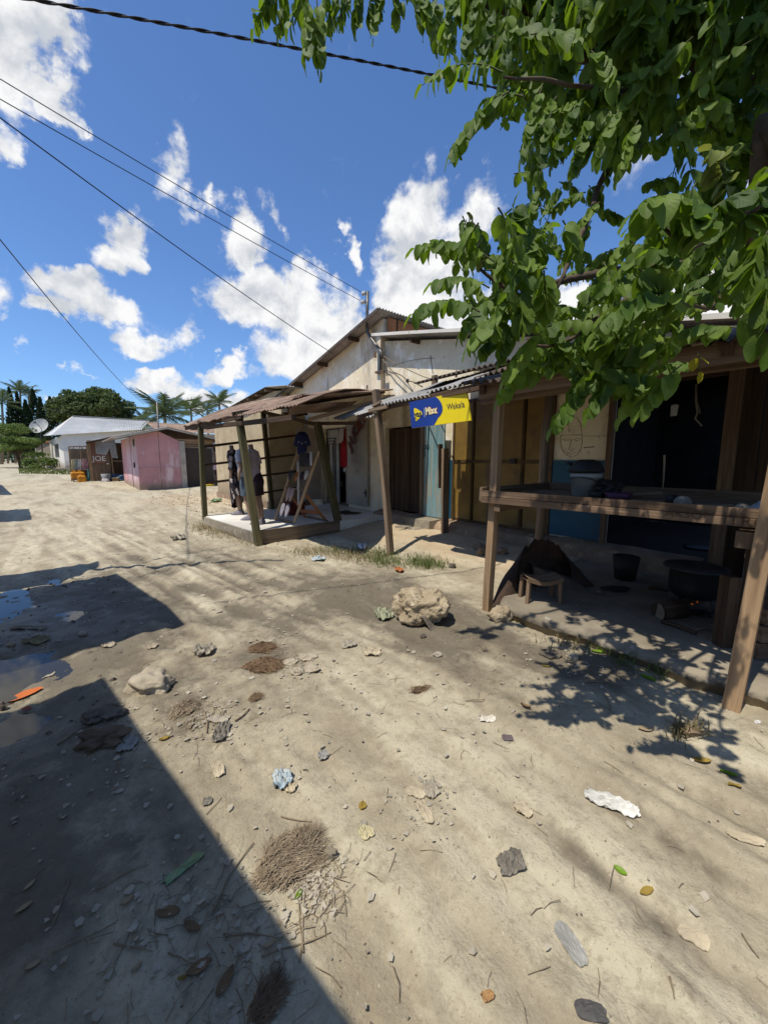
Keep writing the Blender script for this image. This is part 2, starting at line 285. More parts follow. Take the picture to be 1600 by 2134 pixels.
# ------------------------------------------------------------------ building blocks
class MB:
    def __init__(s): s.v = []; s.f = []; s.uv = []; s.sm = []
    def face(s, idx, uvs, smooth=False): s.f.append(idx); s.uv.append(uvs); s.sm.append(smooth)
    def hexa(s, c, uvl=1.0, jit=0.0):
        """8 corners: bottom ring 0-3, top ring 4-7"""
        o = len(s.v)
        for p in c: s.v.append(tuple(p[i] + (rnd.uniform(-jit, jit) if jit else 0) for i in range(3)))
        P = [Vector(p) for p in c]; u0 = rnd.random() * 7; v0 = rnd.random() * 7
        for q in ((3, 2, 1, 0), (4, 5, 6, 7), (0, 1, 5, 4), (1, 2, 6, 5), (2, 3, 7, 6), (3, 0, 4, 7)):
            a = (P[q[1]] - P[q[0]]).length; b = (P[q[3]] - P[q[0]]).length
            if a >= b: uv = [(u0, v0), (u0 + a, v0), (u0 + a, v0 + b), (u0, v0 + b)]
            else: uv = [(u0, v0), (u0, v0 + a), (u0 + b, v0 + a), (u0 + b, v0)]
            v0 += b + .13
            s.face([o + i for i in q], uv)
        return s
    def box(s, x0, x1, y0, y1, z0, z1, jit=0.0):
        return s.hexa([(x0, y0, z0), (x1, y0, z0), (x1, y1, z0), (x0, y1, z0), (x0, y0, z1), (x1, y0, z1), (x1, y1, z1), (x0, y1, z1)], jit=jit)
    def beam(s, p, q, w, h, ref=(0, 0, 1), taper=1.0, jit=0.0):
        p = Vector(p); q = Vector(q); d = (q - p).normalized(); r = Vector(ref)
        if abs(d.dot(r)) > .97: r = Vector((0, 1, 0))
        x = d.cross(r).normalized(); y = x.cross(d).normalized()
        Ln = (q - p).length
        if Ln > .7 and taper == 1.0:
            o = len(s.v); NS = 7; sd_ = rnd.random() * 60; u0 = rnd.random() * 7
            for i in range(NS):
                f = i / (NS - 1); c = p.lerp(q, f) + (x * mn.noise(Vector((f * 2.2, sd_, 0))) + y * mn.noise(Vector((f * 2.2, sd_, 7)))) * min(.016, .10 * min(w, h) + .003 * Ln) * math.sin(math.pi * f)
                kw = 1 + .07 * mn.noise(Vector((f * 5, sd_, 3))); kh = 1 + .07 * mn.noise(Vector((f * 5, sd_, 5)))
                for (a, b) in ((-1, -1), (1, -1), (1, 1), (-1, 1)): s.v.append(tuple(c + x * (a * w / 2 * kw) + y * (b * h / 2 * kh)))
            sd = (w, h, w, h)
            for i in range(NS - 1):
                v0 = u0
                for k in range(4):
                    k2 = (k + 1) % 4; l0, l1 = u0 + Ln * i / (NS - 1), u0 + Ln * (i + 1) / (NS - 1)
                    s.face([o + i * 4 + k, o + i * 4 + k2, o + i * 4 + 4 + k2, o + i * 4 + 4 + k], [(l0, v0), (l0, v0 + sd[k]), (l1, v0 + sd[k]), (l1, v0)]); v0 += sd[k] + .1
            e = o + 4 * (NS - 1)
            s.face([o + 3, o + 2, o + 1, o], [(0, 0), (0, w), (h, w), (h, 0)]); s.face([e, e + 1, e + 2, e + 3], [(0, 0), (0, w), (h, w), (h, 0)])
            return s
        def ring(c, k): return [c - x * w / 2 * k - y * h / 2 * k, c + x * w / 2 * k - y * h / 2 * k, c + x * w / 2 * k + y * h / 2 * k, c - x * w / 2 * k + y * h / 2 * k]
        return s.hexa(ring(p, 1) + ring(q, taper), jit=jit)
    def grid(s, fn, nu, nv, smooth=True, uvs=(1, 1), closeu=False):
        o = len(s.v)
        for i in range(nu + (0 if closeu else 1)):
            for j in range(nv + 1):
                s.v.append(tuple(fn(i / nu, j / nv)))
        w = nv + 1; nn = nu if closeu else nu + 1
        for i in range(nu):
            for j in range(nv):
                i2 = (i + 1) % nn
                s.face([o + i * w + j, o + i2 * w + j, o + i2 * w + j + 1, o + i * w + j + 1],
                       [(i / nu * uvs[0], j / nv * uvs[1]), ((i + 1) / nu * uvs[0], j / nv * uvs[1]), ((i + 1) / nu * uvs[0], (j + 1) / nv * uvs[1]), (i / nu * uvs[0], (j + 1) / nv * uvs[1])], smooth)
        return s
    def tube(s, pts, r, seg=6, cap=True, smooth=True):
        pts = [Vector(p) for p in pts]; n = len(pts); rs = r if isinstance(r, (list, tuple)) else [r] * n
        o = len(s.v); x = None; run = 0
        for i, p in enumerate(pts):
            t = (pts[min(i + 1, n - 1)] - pts[max(i - 1, 0)]).normalized()
            if x is None: x = t.orthogonal().normalized()
            x = (x - t * x.dot(t)).normalized(); y = t.cross(x)
            for k in range(seg):
                a = 2 * math.pi * k / seg; s.v.append(tuple(p + (x * math.cos(a) + y * math.sin(a)) * rs[i]))
        for i in range(n - 1):
            l = (pts[i + 1] - pts[i]).length
            for k in range(seg):
                k2 = (k + 1) % seg; c = .05
                s.face([o + i * seg + k, o + i * seg + k2, o + (i + 1) * seg + k2, o + (i + 1) * seg + k], [(run, k * c), (run, (k + 1) * c), (run + l, (k + 1) * c), (run + l, k * c)], smooth)
            run += l
        if cap:
            s.face([o + k for k in range(seg)][::-1], [(0, 0)] * seg); s.face([o + (n - 1) * seg + k for k in range(seg)], [(0, 0)] * seg)
        return s
    def loft(s, rings, seg=16, cap=True, smooth=True):
        """rings: (centre, rx, ry[, yaw]) horizontal ellipses"""
        o = len(s.v); n = len(rings)
        for rg in rings:
            c = Vector(rg[0]); yaw = rg[3] if len(rg) > 3 else 0
            for k in range(seg):
                a = 2 * math.pi * k / seg; X = rg[1] * math.cos(a); Y = rg[2] * math.sin(a)
                s.v.append((c.x + X * math.cos(yaw) - Y * math.sin(yaw), c.y + X * math.sin(yaw) + Y * math.cos(yaw), c.z))
        for i in range(n - 1):
            for k in range(seg):
                k2 = (k + 1) % seg
                s.face([o + i * seg + k, o + i * seg + k2, o + (i + 1) * seg + k2, o + (i + 1) * seg + k], [(k / seg, i / n), ((k + 1) / seg, i / n), ((k + 1) / seg, (i + 1) / n), (k / seg, (i + 1) / n)], smooth)
        if cap:
            s.face([o + k for k in range(seg)][::-1], [(0, 0)] * seg); s.face([o + (n - 1) * seg + k for k in range(seg)], [(0, 0)] * seg)
        return s
    def poly(s, pts, thick):
        """flat polygon (any plane) with thickness vector"""
        o = len(s.v); n = len(pts); t = Vector(thick)
        for p in pts: s.v.append(tuple(p))
        for p in pts: s.v.append(tuple(Vector(p) + t))
        s.face(list(range(o, o + n)), [(0, 0)] * n); s.face(list(range(o + 2 * n - 1, o + n - 1, -1)), [(0, 0)] * n)
        for i in range(n):
            j = (i + 1) % n; s.face([o + j, o + i, o + n + i, o + n + j], [(0, 0)] * 4)
        return s
    def sheet(s, a, b, c, d, waves, amp, nu=1, th=.003, wob=0.0):
        """corrugated sheet: a-b is the eave (waves run along it), d-c the upper edge"""
        a, b, c, d = map(Vector, (a, b, c, d)); nrm = (b - a).cross(d - a).normalized()
        sd_ = rnd.random() * 50
        def fn(off):
            def g(u, v):
                p = (a * (1 - u) + b * u) * (1 - v) + (d * (1 - u) + c * u) * v
                w = amp * math.sin(u * waves * 2 * math.pi)
                if wob: w += wob * mn.noise(Vector((u * 3 + sd_, v * 2, sd_)))
                return p + nrm * (w + off)
            return g
        n = max(4, int(waves * 8))
        L1 = (b - a).length; L2 = (d - a).length
        s.grid(fn(th), n, nu, True, (L1, L2)); s.grid(lambda u, v: fn(-th)(1 - u, v), n, nu, True, (L1, L2))
        return s
    def obj(s, name, material, parent=None, loc=None):
        me = bpy.data.meshes.new(name)
        o0 = Vector((0, 0, 0))
        if parent is not None:
            p = parent
            while p is not None: o0 = o0 + p.location; p = p.parent
        elif loc is not None: o0 = Vector(loc)
        me.from_pydata([(x - o0.x, y - o0.y, z - o0.z) for x, y, z in s.v], [], s.f)
        uvl = me.uv_layers.new(name='UVMap')
        uvl.data.foreach_set('uv', [c for f in s.uv for t in f for c in t])
        me.polygons.foreach_set('use_smooth', s.sm)
        me.validate(); me.update()
        if material is not None: me.materials.append(material)
        o = bpy.data.objects.new(name, me); COL.objects.link(o)
        if parent is not None: o.parent = parent
        elif loc is not None: o.location = loc
        return o
def tag(o, label=None, cat=None, group=None, kind=None):
    if label: o['label'] = label
    if cat: o['category'] = cat
    if group: o['group'] = group
    if kind: o['kind'] = kind
    return o
def thing(name, label, cat, loc=(0, 0, 0), group=None):
    o = bpy.data.objects.new(name, None); COL.objects.link(o); o.location = loc; o.empty_display_size = .1
    return tag(o, label, cat, group)
def part(mb, name, m, parent, label=None):
    o = mb.obj(name, m, parent)
    if label: o['label'] = label
    return o
def solo(mb, name, m, label, cat, group=None, loc=None):
    if loc is None:
        a = np.array(mb.v); c = a.mean(0); loc = (float(c[0]), float(c[1]), float(a[:, 2].min()))
    return tag(mb.obj(name, m, None, loc), label, cat, group)
TXT = {}
def text(body, name, m, parent, origin, xdir, ydir, size, extrude=.001, align='LEFT', bold=0.0, sx=1.0):
    cu = bpy.data.curves.new(name, 'FONT'); cu.body = body; cu.size = size; cu.extrude = extrude; cu.align_x = align; cu.align_y = 'CENTER'; cu.offset = bold
    cu.resolution_u = 3; cu.materials.append(m)
    o = bpy.data.objects.new(name, cu); COL.objects.link(o); o.parent = parent
    x = Vector(xdir).normalized(); y = Vector(ydir).normalized(); z = x.cross(y)
    p = Vector(origin); q = parent
    while q is not None: p = p - q.location; q = q.parent
    M = Matrix((x * sx, y, z)).transposed().to_4x4(); M.translation = p; TXT[o.name] = M
    return o
def lumpy(mb, c, r, sub=3, amp=.25, freq=2.0, seed=0, flat=1.0, rot=0.0, pit=0.0):
    bm = bmesh.new(); bmesh.ops.create_icosphere(bm, subdivisions=sub, radius=1.0)
    o = len(mb.v); R = Matrix.Rotation(rot, 3, 'Z'); sv = Vector((seed * 3.7, seed * 1.3, seed * 7.1))
    for v in bm.verts:
        d = v.co.normalized(); k = 1 + amp * mn.fractal(d * freq + sv, 1.0, 2.0, 4)
        if pit:
            k -= pit * max(0, mn.noise(d * freq * 5 + sv)) ** 1.2 * 1.6; k += pit * .5 * mn.noise(d * freq * 12 + sv)
        p = R @ Vector((d.x * r[0] * k, d.y * r[1] * k, max(d.z, -flat) * r[2] * k)); mb.v.append(tuple(Vector(c) + p))
    for f in bm.faces: mb.face([o + v.index for v in f.verts], [(0, 0)] * 3, sub > 3 and not pit)
    bm.free(); return mb

# ------------------------------------------------------------------ ground
def axis(parts_):
    out = []
    for a, b, n in parts_: out += list(np.linspace(a, b, n, endpoint=False))
    out.append(parts_[-1][1]); return np.array(out)
gx = axis([(-900, -60, 8), (-60, -6, 16), (-6, -2.2, 22), (-2.2, 3.6, 290), (3.6, 6.0, 56), (6, 14, 14), (14, 80, 14), (80, 900, 8)])
gy = axis([(-300, -12, 6), (-12, -2.2, 14), (-2.2, -.6, 30), (-.6, 6.5, 310), (6.5, 14, 150), (14, 30, 90), (30, 60, 40), (60, 900, 12)])
GXm, GYm = np.meshgrid(gx, gy, indexing='ij')
gz = height(GXm, GYm)
HG = height(*np.meshgrid(np.arange(-2.2, 6.02, .02), np.arange(-2.2, 14.02, .02), indexing='ij'))
fr_ = np.random.RandomState(11)
for k in range(150):                                                 # footprints and small scuffs trodden into the sand
    cx, cy = fr_.uniform(-.7, 2.9), fr_.uniform(-.5, 6.5); a = fr_.normal(0, .5) + (math.pi if fr_.rand() < .5 else 0); c, s = math.cos(a), math.sin(a)
    L_, W_, dp = (.125, .042, fr_.uniform(.004, .010)) if k < 90 else (fr_.uniform(.02, .06), fr_.uniform(.015, .05), fr_.uniform(.003, .009))
    i0, i1 = np.searchsorted(gx, (cx - .3, cx + .3)); j0, j1 = np.searchsorted(gy, (cy - .3, cy + .3))
    X = (GXm[i0:i1, j0:j1] - cx) * c + (GYm[i0:i1, j0:j1] - cy) * s; Y = -(GXm[i0:i1, j0:j1] - cx) * s + (GYm[i0:i1, j0:j1] - cy) * c
    W2 = W_ * (1 + .25 * np.sin(Y / L_ * 2.2)); e = (X / W2) ** 2 + (Y / L_) ** 2
    gz[i0:i1, j0:j1] += -dp * np.exp(-e ** 2) + .55 * dp * np.exp(-((np.sqrt(e) - 1.35) / .25) ** 2)
gz = np.where(GXm > 5.6, np.minimum(gz, height(GXm, GYm, False)), gz)
nx, ny = len(gx), len(gy)
me = bpy.data.meshes.new('ground')
me.vertices.add(nx * ny); me.vertices.foreach_set('co', np.stack([GXm, GYm, gz], -1).reshape(-1).astype(np.float32))
ii, jj = np.meshgrid(np.arange(nx - 1), np.arange(ny - 1), indexing='ij'); b0 = (ii * ny + jj).reshape(-1)
q = np.stack([b0, b0 + ny, b0 + ny + 1, b0 + 1], -1).astype(np.int32)
me.loops.add(q.size); me.loops.foreach_set('vertex_index', q.reshape(-1))
me.polygons.add(len(q)); me.polygons.foreach_set('loop_start', np.arange(0, q.size, 4, dtype=np.int32)); me.polygons.foreach_set('use_smooth', np.ones(len(q), bool))
me.update(calc_edges=True)
# damp / sooty stains with shapes of their own, painted house shade, and pale dusty crests
x, y = GXm, GYm
rt = ruts(x, y)
def blob(cx, cy, rx, ry, rot=0.0, k=1.0, n=2.2):
    c, s = math.cos(rot), math.sin(rot); X = (x - cx) * c + (y - cy) * s; Y = -(x - cx) * s + (y - cy) * c
    return k * np.exp(-((X / rx) ** 2 + (Y / ry) ** 2)) 
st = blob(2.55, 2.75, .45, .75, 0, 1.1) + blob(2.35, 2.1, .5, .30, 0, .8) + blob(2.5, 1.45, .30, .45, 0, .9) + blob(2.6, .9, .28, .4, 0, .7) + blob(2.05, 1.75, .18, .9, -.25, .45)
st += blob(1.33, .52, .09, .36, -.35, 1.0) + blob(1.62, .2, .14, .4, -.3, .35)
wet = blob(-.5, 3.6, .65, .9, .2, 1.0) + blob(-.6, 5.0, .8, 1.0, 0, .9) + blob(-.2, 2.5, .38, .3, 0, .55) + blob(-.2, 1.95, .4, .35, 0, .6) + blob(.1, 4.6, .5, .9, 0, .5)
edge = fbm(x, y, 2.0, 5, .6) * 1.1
st += .85 * blob(2.35, 3.55, .55, .6) + .5 * blob(2.1, 2.7, .5, .4) + .42 * blob(.55, 3.6, .9, 2.0) + .30 * blob(1.3, 5.5, 1.4, 1.6) + .55 * blob(-.75, 1.2, .75, 1.6) + .25 * blob(1.9, 3.0, .9, 1.0) + np.clip(-rt * 20, 0, .4)  # blob by the nearest house: its shade deepened in the soil colour
damp_shade = np.clip((st + wet) + edge * .9 * np.clip((st + wet) * 2, 0, 1) - .12, 0, 1)
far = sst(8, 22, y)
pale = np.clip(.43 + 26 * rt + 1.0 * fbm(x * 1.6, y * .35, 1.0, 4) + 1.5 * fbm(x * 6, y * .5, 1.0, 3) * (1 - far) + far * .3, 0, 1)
warm = np.clip(sst(3.5, 4.6, x) * (1 - sst(9, 12, y)) + .8 * blob(4.2, 14.5, 2.5, 3.0) + edge * .4, 0, 1)
for nm, arr in (('damp_shade', damp_shade), ('pale', pale), ('warm', warm), ('wet', np.clip(wet - .25 + edge * .8, 0, 1))):
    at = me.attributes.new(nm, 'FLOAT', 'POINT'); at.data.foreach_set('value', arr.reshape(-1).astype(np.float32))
gm = bpy.data.materials.new('trodden_sand'); gm.use_nodes = True; nt = gm.node_tree; N = nt.nodes; bs = N['Principled BSDF']
def an(nm):
    n = N.new('ShaderNodeAttribute'); n.attribute_name = nm; return n.outputs['Fac']
geo = N.new('ShaderNodeNewGeometry')
def gnoise(sc, det, ro=.6, st=(1, 1, 1)):
    mp = N.new('ShaderNodeMapping'); mp.inputs['Scale'].default_value = st; nt.links.new(geo.outputs['Position'], mp.inputs[0])
    n = N.new('ShaderNodeTexNoise'); n.inputs['Scale'].default_value = sc; n.inputs['Detail'].default_value = det; n.inputs['Roughness'].default_value = ro; nt.links.new(mp.outputs[0], n.inputs['Vector']); return n.outputs['Fac']
def gmix(f, a, b, k=1.0):
    n = N.new('ShaderNodeMix'); n.data_type = 'RGBA'
    if k != 1.0:
        mu = N.new('ShaderNodeMath'); mu.operation = 'MULTIPLY'; nt.links.new(f, mu.inputs[0]); mu.inputs[1].default_value = k; f = mu.outputs[0]
    nt.links.new(f, n.inputs['Factor'])
    for s_, v in (('A', a), ('B', b)):
        if isinstance(v, tuple): n.inputs[s_].default_value = (*v, 1)
        else: nt.links.new(v, n.inputs[s_])
    return n.outputs['Result']
def gramp(f, a, b):
    n = N.new('ShaderNodeMapRange'); n.inputs['From Min'].default_value = a; n.inputs['From Max'].default_value = b; nt.links.new(f, n.inputs[0]); return n.outputs[0]
c = gmix(gramp(gnoise(2.3, 8, .65), .36, .66), (.295, .246, .168), (.448, .390, .276))
brk = gnoise(11, 10, .74)
def broken(nm, lo, hi, k=.9):
    m_ = N.new('ShaderNodeMath'); m_.operation = 'SUBTRACT'; nt.links.new(brk, m_.inputs[0]); m_.inputs[1].default_value = .5
    m2 = N.new('ShaderNodeMath'); m2.operation = 'MULTIPLY_ADD'; nt.links.new(m_.outputs[0], m2.inputs[0]); m2.inputs[1].default_value = k; nt.links.new(an(nm), m2.inputs[2])
    return gramp(m2.outputs[0], lo, hi)
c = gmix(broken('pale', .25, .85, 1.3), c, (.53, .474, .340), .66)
c = gmix(gramp(gnoise(1.2, 5, .6, (1.8, .5, 1)), .50, .70), c, (.23, .19, .13), .7)
c = gmix(gramp(gnoise(6.5, 6, .65), .54, .70), c, (.215, .175, .118), .55)
c = gmix(gramp(gnoise(38, 5, .7), .55, .70), c, (.19, .15, .10), .6)
c = gmix(gramp(gnoise(75, 3, .6), .66, .74), c, (.58, .52, .42), .7)
c = gmix(gramp(gnoise(130, 2, .6), .66, .72), c, (.13, .10, .07), .7)
c = gmix(gramp(gnoise(9, 7, .7), .50, .62), c, (.25, .205, .14), .45)
c = gmix(broken('warm', .2, .8, 1.2), c, (.46, .345, .215), .6)
c = gmix(broken('damp_shade', .10, .75, 1.5), c, (.105, .086, .060), .80)
nt.links.new(c, bs.inputs['Base Color'])
rr = N.new('ShaderNodeMapRange'); nt.links.new(an('wet'), rr.inputs[0]); rr.inputs['To Min'].default_value = .95; rr.inputs['To Max'].default_value = .30; nt.links.new(rr.outputs[0], bs.inputs['Roughness'])
bs.inputs['Specular IOR Level'].default_value = .25
b1 = N.new('ShaderNodeBump'); b1.inputs['Strength'].default_value = .42; b1.inputs['Distance'].default_value = .030; nt.links.new(gnoise(22, 9, .72), b1.inputs['Height'])
b2 = N.new('ShaderNodeBump'); b2.inputs['Strength'].default_value = .6; b2.inputs['Distance'].default_value = .008; nt.links.new(gnoise(90, 4, .6), b2.inputs['Height']); nt.links.new(b1.outputs[0], b2.inputs['Normal'])
nt.links.new(b2.outputs[0], bs.inputs['Normal'])
me.materials.append(gm)
ground = bpy.data.objects.new('ground', me); COL.objects.link(ground); tag(ground, 'sandy unpaved street with wheel ruts and dark moist patches', kind='structure')

water = bpy.data.materials.new('puddle_water'); water.use_nodes = True; b = water.node_tree.nodes['Principled BSDF']
b.inputs['Base Color'].default_value = (.030, .027, .020, 1); b.inputs['Roughness'].default_value = .03; b.inputs['IOR'].default_value = 1.33; b.inputs['Specular IOR Level'].default_value = .6
pm = MB(); pm.face([0, 1, 2, 3], [(0, 0)] * 4); pm.v = [(-1.5, 2.45, -.034), (.15, 2.45, -.034), (.15, 6.2, -.034), (-1.5, 6.2, -.034)]
tag(pm.obj('puddle', water), 'shallow muddy puddle reflecting the sky', kind='structure')

# kitchen floor slab with a broken front edge
km = MB()
def kf(u, v):
    yy = -3.2 + u * 5.35; e = 2.86 + .05 * mn.noise(Vector((yy * 3, 0, 0))) + .05 * mn.noise(Vector((yy * 11, 3, 0)))
    if yy > 1.9: e += (yy - 1.9) * 2.0
    if v < .02: return (e + .05, yy, -.06)
    if v < .08: return (e + .012, yy, .06)
    t = (v - .08) / .92; z = .105 + .012 * mn.noise(Vector((yy * 2, t * 5, 1))) + .006 * mn.noise(Vector((yy * 9, t * 22, 4))) - (.02 if t < .01 else 0)
    return (e + t * (5.45 - e), yy, z)
km.grid(kf, 150, 26, True)
tag(km.obj('concrete_floor', concrete), 'worn concrete floor of the open kitchen with a broken front edge', kind='structure')
# ------------------------------------------------------------------ the long plastered shop house
house = thing('shop_house', 'long cream plastered shop house with a high gable behind the tin awnings', 'house', (5.5, 5.0, 0))
FX = 5.5
def ztop(y):
    return 4.40 - (y - 6.68) * .218 if y > 6.68 else 3.93 - (6.68 - y) * .205
def wall_piece(mb, y0, y1, z0, z1=None, x0=FX, x1=FX + .18):
    a = z1 if z1 is not None else ztop(y0 + 1e-4) - .02; b = z1 if z1 is not None else ztop(y1 - 1e-4 if y1 > 6.69 else y1) - .02
    mb.hexa([(x0, y0, z0), (x1, y0, z0), (x1, y1, z0), (x0, y1, z0), (x0, y0, a), (x1, y0, a), (x1, y1, b), (x0, y1, b)])
w = MB()
wall_piece(w, 9.42, 11.2, .0); wall_piece(w, 8.08, 9.42, 2.22); wall_piece(w, 6.70, 8.08, 0.0)
wall_piece(w, 6.62, 6.70, 0.0, 3.9)
wall_piece(w, 5.40, 6.62, 2.08); wall_piece(w, 4.66, 5.40, 0.0); wall_piece(w, 2.79, 4.66, 2.42); wall_piece(w, 2.06, 2.79, 0.0); wall_piece(w, .93, 2.06, 2.36)
part(w, 'wall', plaster, house)
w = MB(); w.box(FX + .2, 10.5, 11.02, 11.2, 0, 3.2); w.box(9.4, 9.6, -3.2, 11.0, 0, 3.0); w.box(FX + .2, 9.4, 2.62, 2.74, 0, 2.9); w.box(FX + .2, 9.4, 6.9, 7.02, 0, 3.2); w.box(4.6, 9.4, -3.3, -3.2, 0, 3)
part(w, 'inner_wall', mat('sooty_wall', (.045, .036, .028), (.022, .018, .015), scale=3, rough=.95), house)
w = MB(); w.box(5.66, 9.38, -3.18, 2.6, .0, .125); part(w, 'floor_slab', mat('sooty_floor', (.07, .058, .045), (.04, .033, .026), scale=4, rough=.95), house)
w = MB(); w.box(5.40, 5.62, 6.66, 6.80, 2.2, 3.99); part(w, 'pilaster', plaster, house)
for a_, b_ in ((2.055, 2.785), (4.665, 4.90)): w = MB(); w.box(5.475, 5.497, a_, b_, .3, 1.385); part(w, 'blue_dado', blue_paint, house)
w = MB()
def pl(u, v):
    y = .95 + u * 5.7; n = .05 * mn.noise(Vector((y * 2, v * 3, 0))) + .02 * mn.noise(Vector((y * 8, v * 9, 2)))
    prof = [(5.08, .02), (5.16, .20), (5.22, .265), (5.35, .285), (5.50, .29)]
    t = v * 4; i = min(3, int(t)); f = t - i
    return (prof[i][0] * (1 - f) + prof[i + 1][0] * f + n, y, prof[i][1] * (1 - f) + prof[i + 1][1] * f + n * .4)
w.grid(pl, 90, 12, True); part(w, 'plinth', earth_plinth, house)
# roofs: each tin sheet is a piece of its own
yy = [6.55, 7.75, 8.95, 10.15, 11.55]
for i in range(7):
    x0 = 5.19 + i * .86
    m = MB(); m.sheet((x0, 11.75, 3.40 - .1), (x0 + .90, 11.75, 3.40 - .1), (x0 + .90, 6.50, 4.47), (x0, 6.50, 4.47), 11, .016, 1)
    part(m, 'roof_sheet', tin_grey, house)
for i in range(6):
    x0 = 5.25 + i * .86
    m = MB(); m.sheet((x0 + .90, .75, 2.76), (x0, .75, 2.76), (x0, 6.66, 3.99), (x0 + .90, 6.66, 3.99), 11, .014, 1)
    part(m, 'roof_sheet', tin_grey, house)
m = MB(); m.beam((5.225, 6.75, 4.005), (5.225, .8, 2.79), .02, .055); part(m, 'verge_flashing', plaster_white, house)
for i, (a, b) in enumerate(((5.57, 5.78), (5.84, 6.85), (6.87, 7.85), (7.98, 9.0))):
    m = MB(); m.box(a, b, 6.60, 6.63, 3.99, 4.385); part(m, 'gable_board', wood_orange, house)
m = MB(); m.box(7.855, 7.975, 6.58, 6.64, 3.9, 4.40); part(m, 'stud', wood_dark, house); m = MB(); m.box(5.785, 5.835, 6.615, 6.64, 3.9, 4.4); part(m, 'stud', wood_dark, house)
for y in (7.6, 9.0, 10.4):
    m = MB(); m.beam((5.22, y, ztop(y) - .06), (6.2, y, ztop(y) - .06), .06, .09); part(m, 'purlin', wood_dark, house)
for y in (5.6, 3.9, 2.2):
    m = MB(); m.beam((5.27, y, ztop(y) - .06), (6.2, y, ztop(y) - .06), .05, .07); part(m, 'purlin', wood_dark, house)
m = MB(); m.beam((5.20, 11.7, 3.265), (5.20, 6.52, 4.425), .02, .06); part(m, 'rake_board', tin_dark, house)
# weathered holes and a crack in the gable plaster
for px, py, r, e in ((765, 806, .045, 1.3), (765, 818, .03, 1.6), (951, 779, .05, 1.5), (685, 818, .04, 1.8), (950, 795, .02, 2.5)):
    p = WX(px, py, FX - .003); m = MB()
    m.poly([(p.x, p.y + r * .6 * math.cos(a) * (1 + .25 * rnd.uniform(-1, 1)), p.z + r * e * math.sin(a) * (1 + .2 * rnd.uniform(-1, 1))) for a in [k * math.pi / 5 for k in range(10)]], (.02, 0, 0))
    part(m, 'plaster_hole', mat('bare_mud', (.13, .075, .045), (.07, .04, .025), scale=20), house)
crack_m = mat('dark_crack', (.10, .08, .06), (.06, .05, .04))
def stroke(pts, r, m_, name, parent, x=FX - .003):
    mb = MB(); mb.tube([WX(px, py, x) for px, py in pts], r, 4); return part(mb, name, m_, parent)
stroke([(806, 770), (808, 800), (811, 830)], .004, crack_m, 'crack', house)
stroke([(897, 740), (899, 760), (902, 778)], .007, crack_m, 'crack', house)
stroke([(818, 762), (850, 752), (880, 747), (905, 746)], .004, crack_m, 'crack', house)
chalk = mat('grey_chalk', (.34, .31, .25), (.28, .25, .2), rough=.95, bump=0)
text('HAIB', 'lettering', chalk, house, WX(985, 780, FX - .004), (0, -1, .02), (0, 0, 1), .26, .0008, bold=-.004)
for q_ in (1052, 1066, 1082): stroke([(q_, 762), (q_ + 1, 782)], .005, chalk, 'chalk_stroke', house, FX - .004)
# sketch of a face in pencil on the strip of wall beside the gate
pencil = mat('pencil_line', (.13, .10, .07), (.10, .08, .06), rough=.95, bump=0)
def wstroke(pts, r=.0028): stroke(pts, r, pencil, 'pencil_stroke', house, FX - .004)
wstroke([(1168, 907), (1212, 906)]); wstroke([(1168, 907), (1168, 925), (1172, 938), (1180, 948), (1191, 953), (1202, 948), (1210, 935), (1213, 920), (1212, 906)])
wstroke([(1175, 890), (1180, 875), (1190, 868), (1202, 870), (1210, 884), (1212, 906)]); wstroke([(1191, 914), (1187, 930), (1184, 936), (1190, 938), (1196, 934)])
wstroke([(1172, 916), (1180, 914), (1188, 917), (1180, 919), (1172, 916)], .002); wstroke([(1196, 916), (1203, 913), (1210, 916), (1203, 919), (1196, 916)], .002)
wstroke([(1181, 944), (1190, 941), (1200, 943), (1190, 947), (1181, 944)], .002); wstroke([(1213, 908), (1240, 909), (1262, 908)], .0022)
wstroke([(1216, 933), (1238, 931)], .006); wstroke([(1188, 868), (1184, 884), (1186, 900)], .002)
# timber door in deep shade
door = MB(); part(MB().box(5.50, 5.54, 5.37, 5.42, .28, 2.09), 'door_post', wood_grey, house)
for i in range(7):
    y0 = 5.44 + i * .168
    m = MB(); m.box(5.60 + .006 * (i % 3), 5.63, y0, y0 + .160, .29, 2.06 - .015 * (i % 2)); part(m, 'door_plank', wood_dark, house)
# open shop doorway: steel leaves folded back against the wall
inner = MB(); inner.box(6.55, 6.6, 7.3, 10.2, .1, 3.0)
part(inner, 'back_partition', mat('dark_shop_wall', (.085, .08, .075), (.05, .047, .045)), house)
m = MB(); m.box(FX + .02, FX + 1.0, 8.1, 9.4, .12, .21); part(m, 'threshold', concrete, house)
lf = MB(); lf.box(5.425, 5.46, 7.19, 8.06, .29, 2.30); leaf_r = part(lf, 'door_leaf', grey_door, house, 'pale steel door leaf folded back to the right')
m = MB(); m.box(5.41, 5.424, 7.19, 7.235, .29, 2.30); m.box(5.41, 5.424, 8.015, 8.06, .29, 2.30); m.box(5.41, 5.424, 7.236, 8.014, 1.36, 1.41); m.box(5.41, 5.424, 7.236, 8.014, .29, .33); m.box(5.41, 5.424, 7.236, 8.014, 2.05, 2.09); part(m, 'leaf_frame', grey_door, leaf_r)
m = MB(); m.box(5.40, 5.411, 7.19, 7.32, .60, .63); m.box(5.395, 5.411, 7.22, 7.25, .52, .70); part(m, 'bolt', iron, leaf_r)
